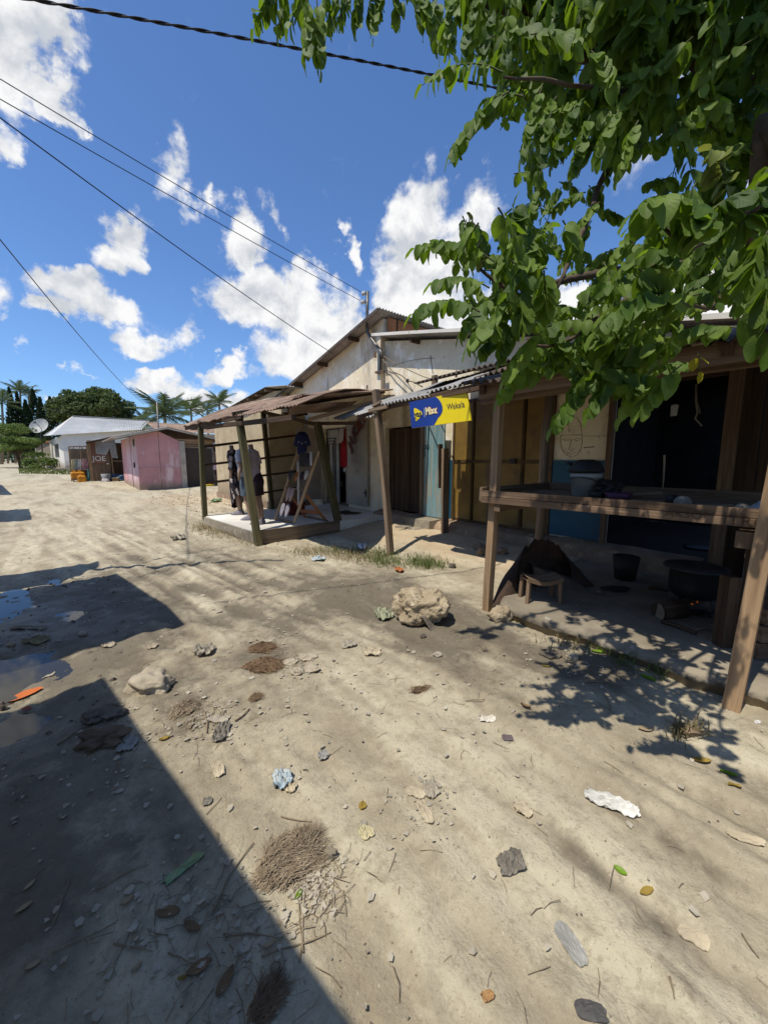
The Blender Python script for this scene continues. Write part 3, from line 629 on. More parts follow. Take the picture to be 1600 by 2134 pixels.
lq = WY(618, 950, 9.66); lf = MB(); lf.beam((5.46, 9.42, 1.27), (lq.x, 9.66, 1.27), 1.95, .03, (0, 0, 1)) if False else lf.hexa([(5.46, 9.40, .29), (5.47, 9.43, .29), (lq.x + .01, 9.69, .29), (lq.x, 9.66, .29), (5.46, 9.40, 2.24), (5.47, 9.43, 2.24), (lq.x + .01, 9.69, 2.24), (lq.x, 9.66, 2.24)]); part(lf, 'door_leaf', mat('brownish_door_paint', (.40, .33, .26), (.30, .24, .19), scale=3), house, 'shaded steel door leaf folded back to the left')
IY0, IY1 = WX(706, 960, 5.72).y, WX(664, 960, 5.72).y
ig = MB(); ig.box(5.72, 5.76, IY0, IY1, .22, 2.2); gd = part(ig, 'inner_door', mat('inner_door_paint', (.40, .40, .37), (.32, .32, .30)), house)
stripe = mat('black_band', (.015, .015, .015), (.012, .012, .012), rough=.4)
for k in range(3):
    a, b_, t, z0, z1 = WX(699, 960, 5.7).y + k * .065, WX(680, 960, 5.7).y - k * .065, .02, .5 + k * .06, 1.98 - k * .075
    m = MB(); m.box(5.705, 5.719, a, a + t, z0, z1); m.box(5.705, 5.719, b_ - t, b_, z0, z1); m.box(5.705, 5.719, a + t, b_ - t, z1 - t, z1); m.box(5.705, 5.719, a + t, b_ - t, z0, z0 + t); part(m, 'door_band', stripe, gd)
red_letter = mat('dark_red_lettering', (.23, .045, .03), (.16, .03, .02), rough=.6, bump=0)
for ch, px, py, ang in (('U', 735, 915, 38), ('O', 741, 897, 40), ('Z', 749, 884, 42), ('I', 756, 873, 44)):
    a = math.radians(ang); text(ch, 'letter', red_letter, leaf_r, WX(px, py, 5.395), (0, -math.cos(a), math.sin(a) * .9), (0, math.sin(a), math.cos(a)), .36, .006, 'CENTER', bold=.012, sx=.9)
text('J', 'letter', red_letter, leaf_r, WX(729, 930, 5.395), (0, -.8, .6), (0, .6, .8), .34, .006, 'CENTER', bold=.01)
for sgn in (-1, 1):
    stroke([(634 + 4 * sgn - 6, 893), (645 + 2 * sgn, 905)], .016, red_letter, 'letter_bar', house, 5.40)
# ochre sheet steel gate, eight panels in a dark frame
gate = MB(); gy0, gy1 = 2.81, 4.64
for k, (a, b_) in enumerate(((.012, .215), (.255, .465), (.505, .735), (.775, .985))):
    ya, yb = gy1 - (gy1 - gy0) * a, gy1 - (gy1 - gy0) * b_
    for z0, z1 in ((.33, 1.335), (1.39, 2.37)):
        m = MB(); m.box(5.470, 5.478, yb, ya, z0, z1); part(m, 'gate_panel', yellow_gate, house)
m = MB()
for a in (0, .235, .485, .755, 1.0):
    yc = gy1 - (gy1 - gy0) * a; m.box(5.455, 5.50, yc - .022, yc + .022, .29, 2.42)
    if 0 < a < 1: m.box(5.44, 5.454, yc - .006, yc + .006, .30, 2.41)
ys_ = [gy1 - (gy1 - gy0) * a for a in (0, .235, .485, .755, 1.0)]
for i in range(4):
    for z in (.29, 1.340, 2.375): m.box(5.457, 5.499, ys_[i + 1] + .0225, ys_[i] - .0225, z, z + .045)
part(m, 'gate_frame', gate_frame_m, house)
m = MB(); m.box(5.42, 5.454, 3.36, 3.46, 1.33, 1.41); part(m, 'gate_bolt', iron, house)
# black doorway room fittings and the board wall right of it
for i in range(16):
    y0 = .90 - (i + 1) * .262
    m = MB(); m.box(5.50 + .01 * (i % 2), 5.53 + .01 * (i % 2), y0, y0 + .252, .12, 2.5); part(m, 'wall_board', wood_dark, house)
m = MB(); m.box(5.42, 5.50, .80, .92, .1, 2.42); part(m, 'door_post', wood_brown, house)
m = MB(); m.box(5.42, 5.50, 2.00, 2.06, .1, 2.42); part(m, 'door_post', wood_brown, house)
m = MB(); m.box(5.44, 5.495, .92, 2.0, 2.28, 2.40); part(m, 'lintel', wood_dark, house)
m = MB(); m.box(5.40, 5.44, .25, .62, .12, .70); part(m, 'tin_patch', tin_grey, house)

# teal boarded shop door with its step, and the plank post beside it
td = thing('teal_door', 'narrow teal board door with scribbled writing standing in full sun', 'door', (5.33, 4.95, .3))
for i, (a, b_) in enumerate(((4.72, 4.895), (4.90, 5.07), (5.075, 5.235))):
    m = MB(); m.box(5.30 + .004 * i, 5.33, a, b_, .315, 2.10 + .01 * i, jit=.003); part(m, 'plank', teal, td)
m = MB(); m.box(5.27, 5.335, 5.24, 5.31, .315, 2.14); part(m, 'door_post', wood_grey, td)
scr = mat('dark_teal_scrawl', (.02, .07, .085), (.02, .06, .07), bump=0)
text('MYEGO', 'lettering', scr, td, WX(866, 933, 5.296), (0, -1, .0), (0, 0, 1), .125, .0008, sx=.85); text('UPO', 'lettering', scr, td, WX(869, 948, 5.296), (0, -1, .03), (0, 0, 1), .13, .0008, sx=.9)
m = MB(); m.hexa([(4.98, 4.78, .08), (5.36, 4.74, .08), (5.36, 5.42, .08), (4.98, 5.40, .08), (5.02, 4.80, .29), (5.36, 4.76, .30), (5.36, 5.40, .30), (5.02, 5.38, .29)], jit=.012)
part(m, 'step', concrete, td)
m = MB(); m.hexa([(4.80, 4.9, .05), (4.99, 4.86, .05), (4.99, 5.5, .05), (4.80, 5.52, .05), (4.82, 4.92, .135), (4.985, 4.88, .14), (4.985, 5.48, .14), (4.82, 5.5, .13)], jit=.012); part(m, 'lower_step', concrete, td)
pp = thing('plank_post', 'rough upright plank post right of the teal door', 'post', (5.02, 4.45, .1))
m = MB(); m.beam((5.02, 4.42, .05), (5.03, 4.46, 1.58), .06, .13, (1, 0, 0), jit=.008); part(m, 'plank', wood_grey, pp)
m = MB(); m.beam((5.04, 4.56, .9), (5.04, 4.58, 1.66), .03, .09, (1, 0, 0), jit=.008); part(m, 'upper_plank', wood_dark, pp)
wb = WX(905, 790, 4.75)
m = MB(); m.beam((4.76, wb.y, wb.z - .30), (4.76, wb.y, wb.z + .06), .07, .08); part(m, 'stub', wood_brown, pp)

# ------------------------------------------------------------------ tin awning with the phone-money sign
aw = thing('tin_awning', 'grey corrugated tin awning carrying the blue and yellow sign', 'awning', (4.0, 3.4, 0))
m = MB(); m.sheet((3.50, 4.36, 2.16), (3.44, 3.30, 2.165), (4.78, 3.25, 2.63), (4.78, 4.42, 2.60), 14, .016, 3, wob=.03); part(m, 'roof_sheet', tin_grey, aw)
m = MB(); m.sheet((3.46, 3.38, 2.195), (3.34, 2.30, 2.21), (4.70, 2.25, 2.70), (4.78, 3.34, 2.665), 14, .016, 3, wob=.03); part(m, 'roof_sheet', tin_grey, aw)
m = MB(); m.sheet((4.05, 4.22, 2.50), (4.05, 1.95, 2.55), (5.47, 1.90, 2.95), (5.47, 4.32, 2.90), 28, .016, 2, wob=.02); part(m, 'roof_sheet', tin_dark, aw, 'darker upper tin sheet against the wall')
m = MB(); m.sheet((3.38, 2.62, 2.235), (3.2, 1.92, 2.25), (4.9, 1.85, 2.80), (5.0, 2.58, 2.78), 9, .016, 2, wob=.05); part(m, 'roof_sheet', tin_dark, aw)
m = MB(); m.beam((3.58, 4.5, 2.13), (3.36, 1.9, 2.16), .05, .07, jit=.006); part(m, 'eave_beam', wood_dark, aw)
m = MB(); m.beam((4.7, 4.5, 2.545), (4.7, 1.9, 2.6), .05, .07, jit=.006); part(m, 'upper_beam', wood_dark, aw)
for y in (4.3, 3.2):
    m = MB(); m.beam((3.5, y, 2.09), (5.48, y, 2.80), .05, .06, jit=.005); part(m, 'rafter', wood_dark, aw)
lp = thing('leaning_post', 'grey leaning awning post rising above the tin edge', 'post', (3.63, 4.23, 0))
b0 = GG(815, 1156); t0 = WX(783, 812, 3.52)
m = MB(); m.beam(b0 + Vector((0, 0, -.1)), t0, .075, .085, (1, 0, 0), jit=.004); part(m, 'timber', wood_grey, lp)
j = b0.lerp(t0, .88)
m = MB(); m.beam(j + Vector((-.05, .14, 0)), j + Vector((-.05, -.28, .02)), .035, .05, jit=.004); m.beam(j + Vector((-.055, .05, .06)), j + Vector((-.055, -.14, .10)), .03, .03); part(m, 'cross_piece', wood_grey, lp)
m = MB(); m.tube([j + Vector((.07 * math.cos(a), .075 * math.sin(a), .015 * a / 6 - .05)) for a in [k * .5 for k in range(38)]], .006, 5); part(m, 'binding', rope_m, lp)

sg = thing('shop_sign', 'blue and yellow yas Mixx Wakala sign board hanging under the awning', 'sign', (3.45, 3.25, 1.96))
TL, TR, BR, BL = WX(853, 838, 3.44), WX(972, 813, 3.44), WX(981, 876, 3.44), WX(858, 892, 3.44)
def SP_(u, v, off=0):                                                # u 0..1 left to right, v 0..1 bottom to top
    p = (BL * (1 - u) + BR * u) * (1 - v) + (TL * (1 - u) + TR * u) * v; return (p.x - off, p.y, p.z)
sx_ = (BR - BL).normalized(); sy_ = (TL - BL).normalized(); SW = (BR - BL).length; SH = (TL - BL).length
vinyl = lambda nm, c: mat(nm, c, tuple(x * .88 for x in c), scale=3, rough=.35, bump=.03, big=.1)
v_yel = mat('yellow_vinyl', (.80, .62, .005), (.70, .54, .01), scale=3, rough=.4, bump=.04, big=.12, spots=[((.42, .31, .05), 7, .63, .10, (1, 1, .18)), ((.55, .47, .2), 16, .68, .06)])
v_blue = mat('blue_vinyl', (.012, .045, .27), (.012, .04, .22), scale=3, rough=.4, bump=.04, big=.12, spots=[((.10, .14, .30), 9, .63, .1, (1, 1, .25)), ((.18, .2, .26), 22, .70, .05)])
v_navy = vinyl('navy_print', (.012, .018, .06))
m = MB(); m.poly([SP_(*q) for q in ((0, 0), (1, 0), (1, 1), (0, 1))], (.018, 0, 0)); part(m, 'board', v_yel, sg)
bl = [(0, 0), (.415, 0)] + [(.415 + .03 * k, .0 + .085 * k) for k in range(1, 4)] + [(.535, .30), (.572, .40), (.590, .50), (.592, .60), (.582, .72), (.558, .84), (.53, .93), (.50, 1.0), (0, 1)]
m = MB(); m.poly([SP_(u, v, .003) for u, v in bl], (.0025, 0, 0)); part(m, 'blue_field', v_blue, sg)
lg = []
for (cx, cy, a0) in ((.105, .70, 90), (.215, .46, 0), (.105, .235, 240)):
    pass
cor = [(.075, .80), (.255, .50), (.085, .18)]
for i in range(3):
    P, A_, B_ = Vector((*cor[i], 0)), Vector((*cor[i - 1], 0)), Vector((*cor[(i + 1) % 3], 0))
    a = P.lerp(A_, .30); c_ = P.lerp(B_, .30)
    for k in range(6):
        t = k / 5; lg.append(((1 - t) ** 2 * a + 2 * t * (1 - t) * P + t * t * c_))
m = MB(); m.poly([SP_(p.x, p.y, .006) for p in lg], (.0025, 0, 0)); part(m, 'logo', v_yel, sg)
text('yas', 'lettering', v_navy, sg, SP_(.148, .485, .0075), sx_, sy_, SH * .32, .0006, 'CENTER', bold=.003, sx=.92)
m = MB(); m.poly([SP_(.118 + .008 * math.cos(a), .30 + .02 * math.sin(a), .0085) for a in [k * math.pi / 4 for k in range(8)]], (.002, 0, 0)); part(m, 'dot', v_navy, sg)
m = MB(); m.poly([SP_(u, v, .0055) for u, v in ((.268, .34), (.274, .34), (.274, .66), (.268, .66))], (.002, 0, 0)); part(m, 'divider', porcelain, sg)
red_p, cream_p = vinyl('red_print', (.62, .06, .03)), vinyl('cream_print', (.85, .76, .42))
text('Mixx', 'lettering', red_p, sg, SP_(.298, .528, .0065), sx_, sy_, SH * .36, .0005, bold=.0075, sx=.78)
text('Mixx', 'lettering', cream_p, sg, SP_(.296, .528, .0085), sx_, sy_, SH * .36, .0005, bold=.005, sx=.78)
text('Wakala', 'lettering', v_navy, sg, SP_(.805, .56, .0045), sx_, sy_, SH * .30, .0006, 'CENTER', bold=-.0005, sx=.86)
for u in (.12, .62, .93):
    m = MB(); m.tube([SP_(u, .99, -.005), Vector(SP_(u, .99, -.06)) + Vector((0, 0, .10))], .004, 4); part(m, 'hanging_wire', steel, sg)

# ------------------------------------------------------------------ open kitchen shelter on posts
sh = thing('kitchen_shelter', 'dark open cooking shelter of timber posts and sooty tin at the right', 'shelter', (4.0, 0.5, 0))
def post(name, par, b, t, w_, h_, m_): part(MB().beam(b, t, w_, h_, (1, 0, 0), jit=.003), name, m_, par)
pm_b, pm_t = GG(1015, 1272), WX(1041, 812, 2.98)
post('post', sh, pm_b + Vector((0, 0, -.08)), pm_t, .066, .072, wood_light)
pr_b = GG(1524, 1474); pr_t = WX(1600, 1083, 2.78); pr_t = pr_b + (pr_t - pr_b) * 1.95
post('post', sh, pr_b + Vector((0, 0, -.05)), pr_t, .078, .078, wood_light)
m = MB(); ib = G(1117, 1192, .11); ib2 = G(1135, 815, 2.2)
it = Vector((ib.x + .06, ib.y - .02, 2.36)); m.tube([ib - Vector((0, 0, .08)), ib.lerp(it, .3) + Vector((.015, 0, 0)), ib.lerp(it, .65) + Vector((-.01, .01, 0)), it], [.055, .048, .05, .042], 9); part(m, 'pole', wood_grey, sh)
m = MB(); m.tube([Vector((4.1, .2, .05)), Vector((4.12, .18, 2.4))], .05, 8); part(m, 'pole', wood_dark, sh)
m = MB(); m.beam((2.98, 2.2, 1.945), (2.95, -2.6, 1.96), .06, .10, jit=.006); part(m, 'front_beam', wood_brown, sh)
m = MB(); m.beam((ib.x, 2.3, 2.23), (ib.x, -2.6, 2.25), .06, .09, jit=.006); part(m, 'middle_beam', wood_dark, sh)
for y in (2.1, 1.3, .5, -.4, -1.4):
    m = MB(); m.beam((2.82, y, 1.99), (5.45, y, 2.66), .05, .07, jit=.006); part(m, 'rafter', wood_dark, sh)
m = MB(); m.beam((2.86, 2.15, 1.98), (2.84, -2.5, 1.99), .025, .12, jit=.008); part(m, 'fascia_board', wood_brown, sh)
yv = 2.22
for i in range(6):
    m = MB(); e = rnd.uniform(-.08, .06); m.sheet((2.76 + e, yv, 2.03), (2.74 + e, yv - .88, 2.03), (5.46, yv - .88, 2.745), (5.46, yv, 2.745), 11, .016, 3, wob=.03)
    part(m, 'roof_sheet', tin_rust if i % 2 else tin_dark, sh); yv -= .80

# vendor table between the posts
tb = thing('vendor_table', 'long rough timber vending table fixed across the shelter posts', 'table', (3.4, 1.15, 0))
a, b_ = WX(1008, 1021, 2.90), WX(1612, 1062, 2.84)
a2, b2 = WX(1009, 1046, 2.90), WX(1600, 1101, 2.84)
for k, (v0, v1) in enumerate(((0.0, .47), (.50, 1.0))):
    p0, p1 = a.lerp(a2, v0), a.lerp(a2, v1); q0, q1 = b_.lerp(b2, v0), b_.lerp(b2, v1)
    o_ = Vector((-.045 - .008 * k, 0, 0)); i_ = Vector((-.005, 0, 0))
    m = MB(); m.hexa([p1 + o_, p1 + i_, q1 + i_, q1 + o_, p0 + o_, p0 + i_, q0 + i_, q0 + o_], jit=.003); part(m, 'front_board', wood_brown, tb)
for i in range(8):
    x0 = 2.90 + i * .142
    m = MB(); m.hexa([(x0, .16, 1.055), (x0 + .134, .16, 1.055), (x0 + .134, 2.06, 1.055), (x0, 2.06, 1.055), (x0, .16, 1.08), (x0 + .134, .16, 1.08), (x0 + .134, 2.06, 1.08), (x0, 2.06, 1.08)], jit=.006); part(m, 'top_board', wood_grey, tb)
m = MB(); m.box(2.86, 4.06, 2.09, 2.12, 1.03, 1.15, jit=.004); part(m, 'end_board', wood_brown, tb)
m = MB(); m.box(4.06, 4.09, .1, 2.12, 1.03, 1.15, jit=.004); part(m, 'back_board', wood_brown, tb)
m = MB(); m.beam((2.86, 1.93, .985), (4.05, 1.93, .985), .06, .07, jit=.003); part(m, 'bearer', wood_brown, tb)
m = MB(); m.beam((2.80, .33, .965), (4.05, .33, .965), .08, .09, jit=.003); part(m, 'bearer', wood_brown, tb)
m = MB(); m.beam((3.95, .42, .08), (3.95, .42, 1.03), .06, .06); part(m, 'leg', wood_dark, tb)
carve = mat('carved_scratch', (.10, .055, .03), (.07, .04, .02), bump=0)
for t_, px, py, s_ in (('ITROY', 1505, 1083, .085), ('AKSON', 1385, 1068, .07), ('WAY', 1165, 1050, .06)):
    p = WX(px, py, 2.84); x_on = 2.90 - .056 + (2.84 - 2.90) * ((2.1 - p.y) / 1.85); text(t_, 'scratched_letters', carve, tb, WX(px, py, x_on - .0035), (0, -1, 0), (0, 0, 1), s_, .0006, bold=-.001)
# ------------------------------------------------------------------ shop porch with rails
pc = thing('shop_porch', 'white floored shop porch of leaning olive posts under a rusty tin roof', 'porch', (3.8, 7.5, 0))
SZ = .20
m = MB(); m.hexa([(2.36, 6.22, -.1), (5.48, 6.22, -.1), (5.48, 8.95, -.1), (2.16, 8.75, -.1), (2.36, 6.22, SZ), (5.48, 6.22, SZ), (5.48, 8.95, SZ), (2.20, 8.75, SZ)]); part(m, 'floor_slab', screed, pc)
m = MB(); m.hexa([(2.33, 6.20, -.1), (2.36, 6.22, -.1), (2.17, 8.75, -.1), (2.13, 8.75, -.1), (2.34, 6.2, SZ - .012), (2.355, 6.22, SZ - .012), (2.185, 8.75, SZ - .012), (2.16, 8.75, SZ - .012)], jit=.004); part(m, 'slab_edge', concrete, pc)
m = MB(); m.hexa([(2.37, 6.16, -.05), (3.98, 6.16, .02), (3.98, 6.21, .02), (2.37, 6.21, -.05), (2.37, 6.16, SZ + .02), (3.98, 6.16, SZ + .03), (3.98, 6.21, SZ + .03), (2.37, 6.21, SZ + .02)]); part(m, 'front_board', wood_grey, pc)
pts = {'fl': (Vector((2.20, 8.66, -.05)), WX(417, 880, 2.24)), 'fm': (Vector((2.36, 6.13, -.05)), WX(497, 864, 2.30)),
       'bl': (G(567, 1061, SZ), WX(548, 858, 3.80)), 'rr': (G(704, 1086, SZ), WX(662, 885, 3.86))}
for k, wdt in (('fl', .11), ('fm', .12), ('bl', .11), ('rr', .13)):
    a, b_ = pts[k]; part(MB().beam(a, b_ + (b_ - a).normalized() * .03, wdt, wdt * .8, (1, 0, 0), jit=.006), 'post', wood_olive, pc)
for (x1, y1, x2, y2, t) in ((425, 931, 618, 907, .055), (426, 969, 618, 947, .05), (428, 1007, 617, 982, .05), (505, 1034, 617, 1016, .045)):
    p = WY(x1, y1, 8.70); q_ = WY(x2, y2, 8.98)
    part(MB().beam(p, q_, .03, t, (0, 0, 1), jit=.006), 'rail', wood_dark, pc)
part(MB().beam(WX(400, 893, 2.26), WX(612, 870, 2.3) * 1.0, .06, .07, jit=.006), 'eave_beam', wood_dark, pc)
part(MB().beam(WY(430, 892, 8.75), WY(640, 862, 9.0), .05, .07, jit=.006), 'rafter', wood_dark, pc)
part(MB().beam(pts['fm'][1] + Vector((-.1, 0, 0)), (5.45, 6.6, 2.85), .05, .07, jit=.006), 'rafter', wood_dark, pc)
part(MB().beam(pts['bl'][1], pts['rr'][1], .05, .07, jit=.006), 'cross_beam', wood_dark, pc)
ea, eb = WX(374, 889, 2.14), WX(607, 846, 2.20); ua, ub = Vector((5.46, 10.35, 3.10)), Vector((5.46, 7.1, 2.93))
n = 6
for i in range(n):
    f0, f1 = i / n, (i + 1.05) / n
    e = rnd.uniform(-.06, .06)
    A_, B_ = ea.lerp(eb, f0) + Vector((e, 0, .008 * (i % 2))), ea.lerp(eb, min(1.02, f1)) + Vector((e, 0, .008 * (i % 2)))
    m = MB(); m.sheet(A_, B_, ua.lerp(ub, min(1.02, f1)), ua.lerp(ub, f0), 10, .009, 4, wob=.03)
    part(m, 'roof_sheet', tin_rust, pc)
    o_ = COL.objects[-1]
    for v in o_.data.vertices:
        x_ = (v.co.x + 3.8 - 2.15) / 3.3; v.co.z += .23 * math.sin(math.pi * min(1, max(0, x_))) * (1 - .55 * i / n)
m = MB(); m.sheet(WX(590, 868, 2.75), WX(612, 846, 2.5), WX(742, 833, 5.2), WX(730, 850, 5.0), 8, .015, 5, wob=.06); part(m, 'loose_sheet', tin_rust, pc, 'buckled loose tin sheet hanging below the roof')
m = MB(); m.sheet((4.02, 5.12, 2.13), (3.95, 6.30, 2.16), (5.44, 6.45, 2.72), (5.44, 5.18, 2.70), 13, .016, 3, wob=.05); part(m, 'roof_sheet', tin_grey, pc, 'small bent tin sheet over the doorway')
m = MB(); m.sheet((2.9, 5.5, 2.36), (3.0, 6.4, 2.36), (5.45, 7.15, 2.92), (5.45, 6.3, 2.86), 9, .016, 3, wob=.05); part(m, 'roof_sheet', tin_rust, pc)
part(MB().beam(WX(645, 874, 3.3), WX(779, 836, 4.9), .045, .06), 'batten', wood_light, pc)
part(MB().beam(WX(648, 882, 3.9), WX(745, 882, 4.1), .05, .06, jit=.006), 'lintel', wood_dark, pc)
part(MB().beam((2.22, 9.9, 2.11), (2.26, 6.3, 2.09), .03, .08, jit=.015), 'fascia_board', wood_dark, pc)
part(MB().beam((5.40, 5.1, 2.62), (3.7, 5.15, 2.07), .05, .06, jit=.005), 'rafter', wood_dark, pc)

# puffed flat shapes (hung clothes)
def puff(mb, out, org, xd, yd, depth, wob=0.0):
    org = Vector(org); xd = Vector(xd).normalized(); yd = Vector(yd).normalized(); z = xd.cross(yd)
    n = len(out); cx = sum(p[0] for p in out) / n; cy = sum(p[1] for p in out) / n
    rings = [1.0, .88, .55, .12]; o = len(mb.v)
    for sgn in (1, -1):
        for r in rings:
            for (a, b_) in out:
                X = cx + (a - cx) * r; Y = cy + (b_ - cy) * r; d = depth * (0 if r == 1 else (1 - r * r) ** .5) * sgn
                d += wob * mn.noise(Vector((X * 14, Y * 5, 3 * sgn))) * (0 if r == 1 else 1)
                mb.v.append(tuple(org + xd * X + yd * Y + z * d))
    L = len(rings)
    for s_ in range(2):
        for i in range(L - 1):
            for k in range(n):
                k2 = (k + 1) % n; b0 = o + (s_ * L + i) * n; b1 = b0 + n
                q = [b0 + k, b0 + k2, b1 + k2, b1 + k]; mb.face(q if s_ == 0 else q[::-1], [(0, 0)] * 4, True)
        q = [o + (s_ * L + L - 1) * n + k for k in range(n)]; mb.face(q if s_ == 0 else q[::-1], [(0, 0)] * n, True)
    return mb
def cloth(mb, a, b, c, d, folds, amp, nu=18, nv=10, th=.004):
    a, b, c, d = map(Vector, (a, b, c, d)); nrm = (b - a).cross(d - a).normalized(); sd_ = rnd.random() * 40
    def fn(off):
        def g(u, v):
            p = (a * (1 - u) + b * u) * (1 - v) + (d * (1 - u) + c * u) * v
            k = .35 + .65 * v
            return p + nrm * (amp * k * math.sin(u * folds * 2 * math.pi + 2.5 * mn.noise(Vector((u * 2, v * 2, sd_)))) + .6 * amp * mn.noise(Vector((u * 4, v * 3, sd_ + 9))) + off)
        return g
    mb.grid(fn(th), nu, nv, True); mb.grid(lambda u, v: fn(-th)(1 - u, v), nu, nv, True); return mb

skin_m = simple('mannequin_skin', (.36, .235, .16), .45)
shoe_m = simple('grey_sneaker', (.26, .235, .27), .7)
dress_m = mat('black_white_print', (.56, .48, .44), (.56, .48, .44), scale=3, rough=.8, bump=.1, spots=[((.018, .012, .014), 13, .44, .02, (1, 1, .45))])
tee_white = simple('white_jersey', (.52, .50, .53), .85); tee_pink = simple('pale_pink_jersey', (.45, .37, .38), .85)
denim = mat('faded_denim', (.12, .16, .20), (.055, .075, .10), scale=12, rough=.85, bump=.2, spots=[((.30, .33, .33), 5, .62, .1)]); dark_short = simple('plum_black_cloth', (.035, .018, .026), .8)
def mannequin(label, foot, hgt, clothes, yaw=0.15):
    """headless shop dummy facing the street (-X); foot = floor point between the feet"""
    t = thing('mannequin', label, 'mannequin', tuple(foot), 'clothed shop mannequins on the porch'); s = hgt / 1.50; f = Vector(foot); t.rotation_euler = (-.052, -.062, 0)
    def P(x, y, z):
        return f + Vector((x * math.cos(yaw) - y * math.sin(yaw), x * math.sin(yaw) + y * math.cos(yaw), z)) * s
    def rg(x, z, rx, ry): return (P(x, 0, z), rx * s, ry * s, yaw)
    b = MB()
    b.loft([rg(.0, .78, .085, .13), rg(.02, .84, .115, .165), rg(.015, .92, .10, .15), rg(-.01, 1.04, .08, .115), rg(-.015, 1.16, .095, .135), rg(-.02, 1.26, .105, .155), rg(.0, 1.36, .08, .17), rg(.005, 1.395, .055, .10), rg(.0, 1.42, .045, .052), rg(-.005, 1.50, .042, .047)], 18)
    for sd2 in (-1, 1):
        b.tube([P(.01, .075 * sd2, .84), P(.0, .08 * sd2, .62), P(-.005, .078 * sd2, .46), P(.012, .075 * sd2, .32), P(.01, .07 * sd2, .12), P(.0, .07 * sd2, .05)], [.082 * s, .070 * s, .050 * s, .052 * s, .034 * s, .036 * s], 12)
        b.tube([P(.0, .165 * sd2, 1.35), P(.01, .205 * sd2, 1.20), P(.01, .215 * sd2, 1.05), P(-.03, .22 * sd2, .92), P(-.05, .215 * sd2, .80)], [.045 * s, .040 * s, .033 * s, .028 * s, .022 * s], 9)
        b.loft([(P(-.05, .07 * sd2, .0), .11 * s, .042 * s, yaw), (P(-.05, .07 * sd2, .03), .115 * s, .045 * s, yaw), (P(-.02, .07 * sd2, .06), .07 * s, .04 * s, yaw), (P(.0, .07 * sd2, .09), .04 * s, .036 * s, yaw)], 12)
    part(b, 'body', skin_m, t)
    for c in clothes:
        g = MB()
        if c[0] == 'tee':
            g.loft([rg(.0, .86, .128, .185), rg(-.005, .96, .118, .17), rg(-.012, 1.06, .108, .15), rg(-.02, 1.18, .115, .158), rg(-.022, 1.28, .12, .175), rg(.0, 1.365, .092, .178), rg(.004, 1.405, .062, .105)], 20, cap=False)
            for sd2 in (-1, 1): g.tube([P(0, .15 * sd2, 1.36), P(.005, .20 * sd2, 1.25), P(.01, .222 * sd2, 1.14)], [.066 * s, .062 * s, .066 * s], 10, cap=False)
            q = part(g, 't_shirt', c[1], t)
            if len(c) > 2:
                for k in range(2):
                    tm = MB(); tm.hexa([P(-.142, -.055 + .01 * k, 1.15 - .05 * k), P(-.137, -.055 + .01 * k, 1.15 - .05 * k), P(-.137, .055, 1.15 - .05 * k), P(-.142, .055, 1.15 - .05 * k), P(-.146, -.055 + .01 * k, 1.18 - .05 * k), P(-.14, -.055 + .01 * k, 1.18 - .05 * k), P(-.14, .055, 1.18 - .05 * k), P(-.146, .055, 1.18 - .05 * k)]); part(tm, 'chest_print', simple('grey_print', (.16, .16, .20), .8), q)
        elif c[0] == 'skirt':
            g.loft([rg(.0, c[2], .125, .175), rg(.008, .66, .13, .185), rg(.015, .80, .13, .182), rg(.01, .93, .108, .155)], 20, cap=False); part(g, 'skirt', c[1], t)
        elif c[0] == 'shorts':
            g.loft([rg(.015, .70, .115, .17), rg(.022, .80, .132, .184), rg(.018, .88, .122, .172), rg(.01, .96, .105, .15)], 20, cap=False)
            for sd2 in (-1, 1): g.tube([P(.012, .082 * sd2, .80), P(.005, .088 * sd2, .64), P(.0, .09 * sd2, .55)], [.098 * s, .095 * s, .095 * s], 12, cap=False)
            part(g, 'shorts', c[1], t)
        elif c[0] == 'dress':
            def hem(a): return 0.30 + .16 * math.sin(a + 2.2)
            N_ = 24; rows = [(None, .15, .20), (.62, .14, .19), (.80, .132, .182), (.94, .11, .155), (1.05, .10, .142), (1.18, .112, .158), (1.28, .118, .18), (1.37, .088, .185), (1.41, .058, .10)]
            o = len(g.v)
            for (z, rx, ry) in rows:
                for k in range(N_):
                    a = 2 * math.pi * k / N_; zz = hem(a) if z is None else z; fl = 1 + (.05 * math.sin(a * 6) if z is None or z < .7 else 0)
                    p = P(rx * math.cos(a) * fl, ry * math.sin(a) * fl, zz); g.v.append(tuple(p))
            for i in range(len(rows) - 1):
                for k in range(N_):
                    k2 = (k + 1) % N_; g.face([o + i * N_ + k, o + i * N_ + k2, o + (i + 1) * N_ + k2, o + (i + 1) * N_ + k], [(0, 0)] * 4, True)
            for sd2 in (-1, 1): g.tube([P(0, .155 * sd2, 1.365), P(.005, .21 * sd2, 1.22), P(.01, .23 * sd2, 1.08), P(-.01, .235 * sd2, .98)], [.062 * s, .058 * s, .06 * s, .07 * s], 10, cap=False)
            part(g, 'dress', c[1], t)
    for sd2 in (-1, 1):
        g = MB(); g.loft([(P(-.055, .07 * sd2, .0), .125 * s, .05 * s, yaw), (P(-.055, .07 * sd2, .035), .13 * s, .052 * s, yaw), (P(-.03, .07 * sd2, .065), .095 * s, .048 * s, yaw), (P(-.005, .07 * sd2, .10), .05 * s, .044 * s, yaw)], 14); part(g, 'shoe', shoe_m, t)
    return t
f1, f2, f3 = G(501, 1072, SZ), G(523, 1083, SZ), G(543, 1092, SZ)
f1.z = f2.z = f3.z = SZ
mannequin('headless mannequin in a long black and white printed dress', f1, 1.50, [('dress', dress_m)], -.55)
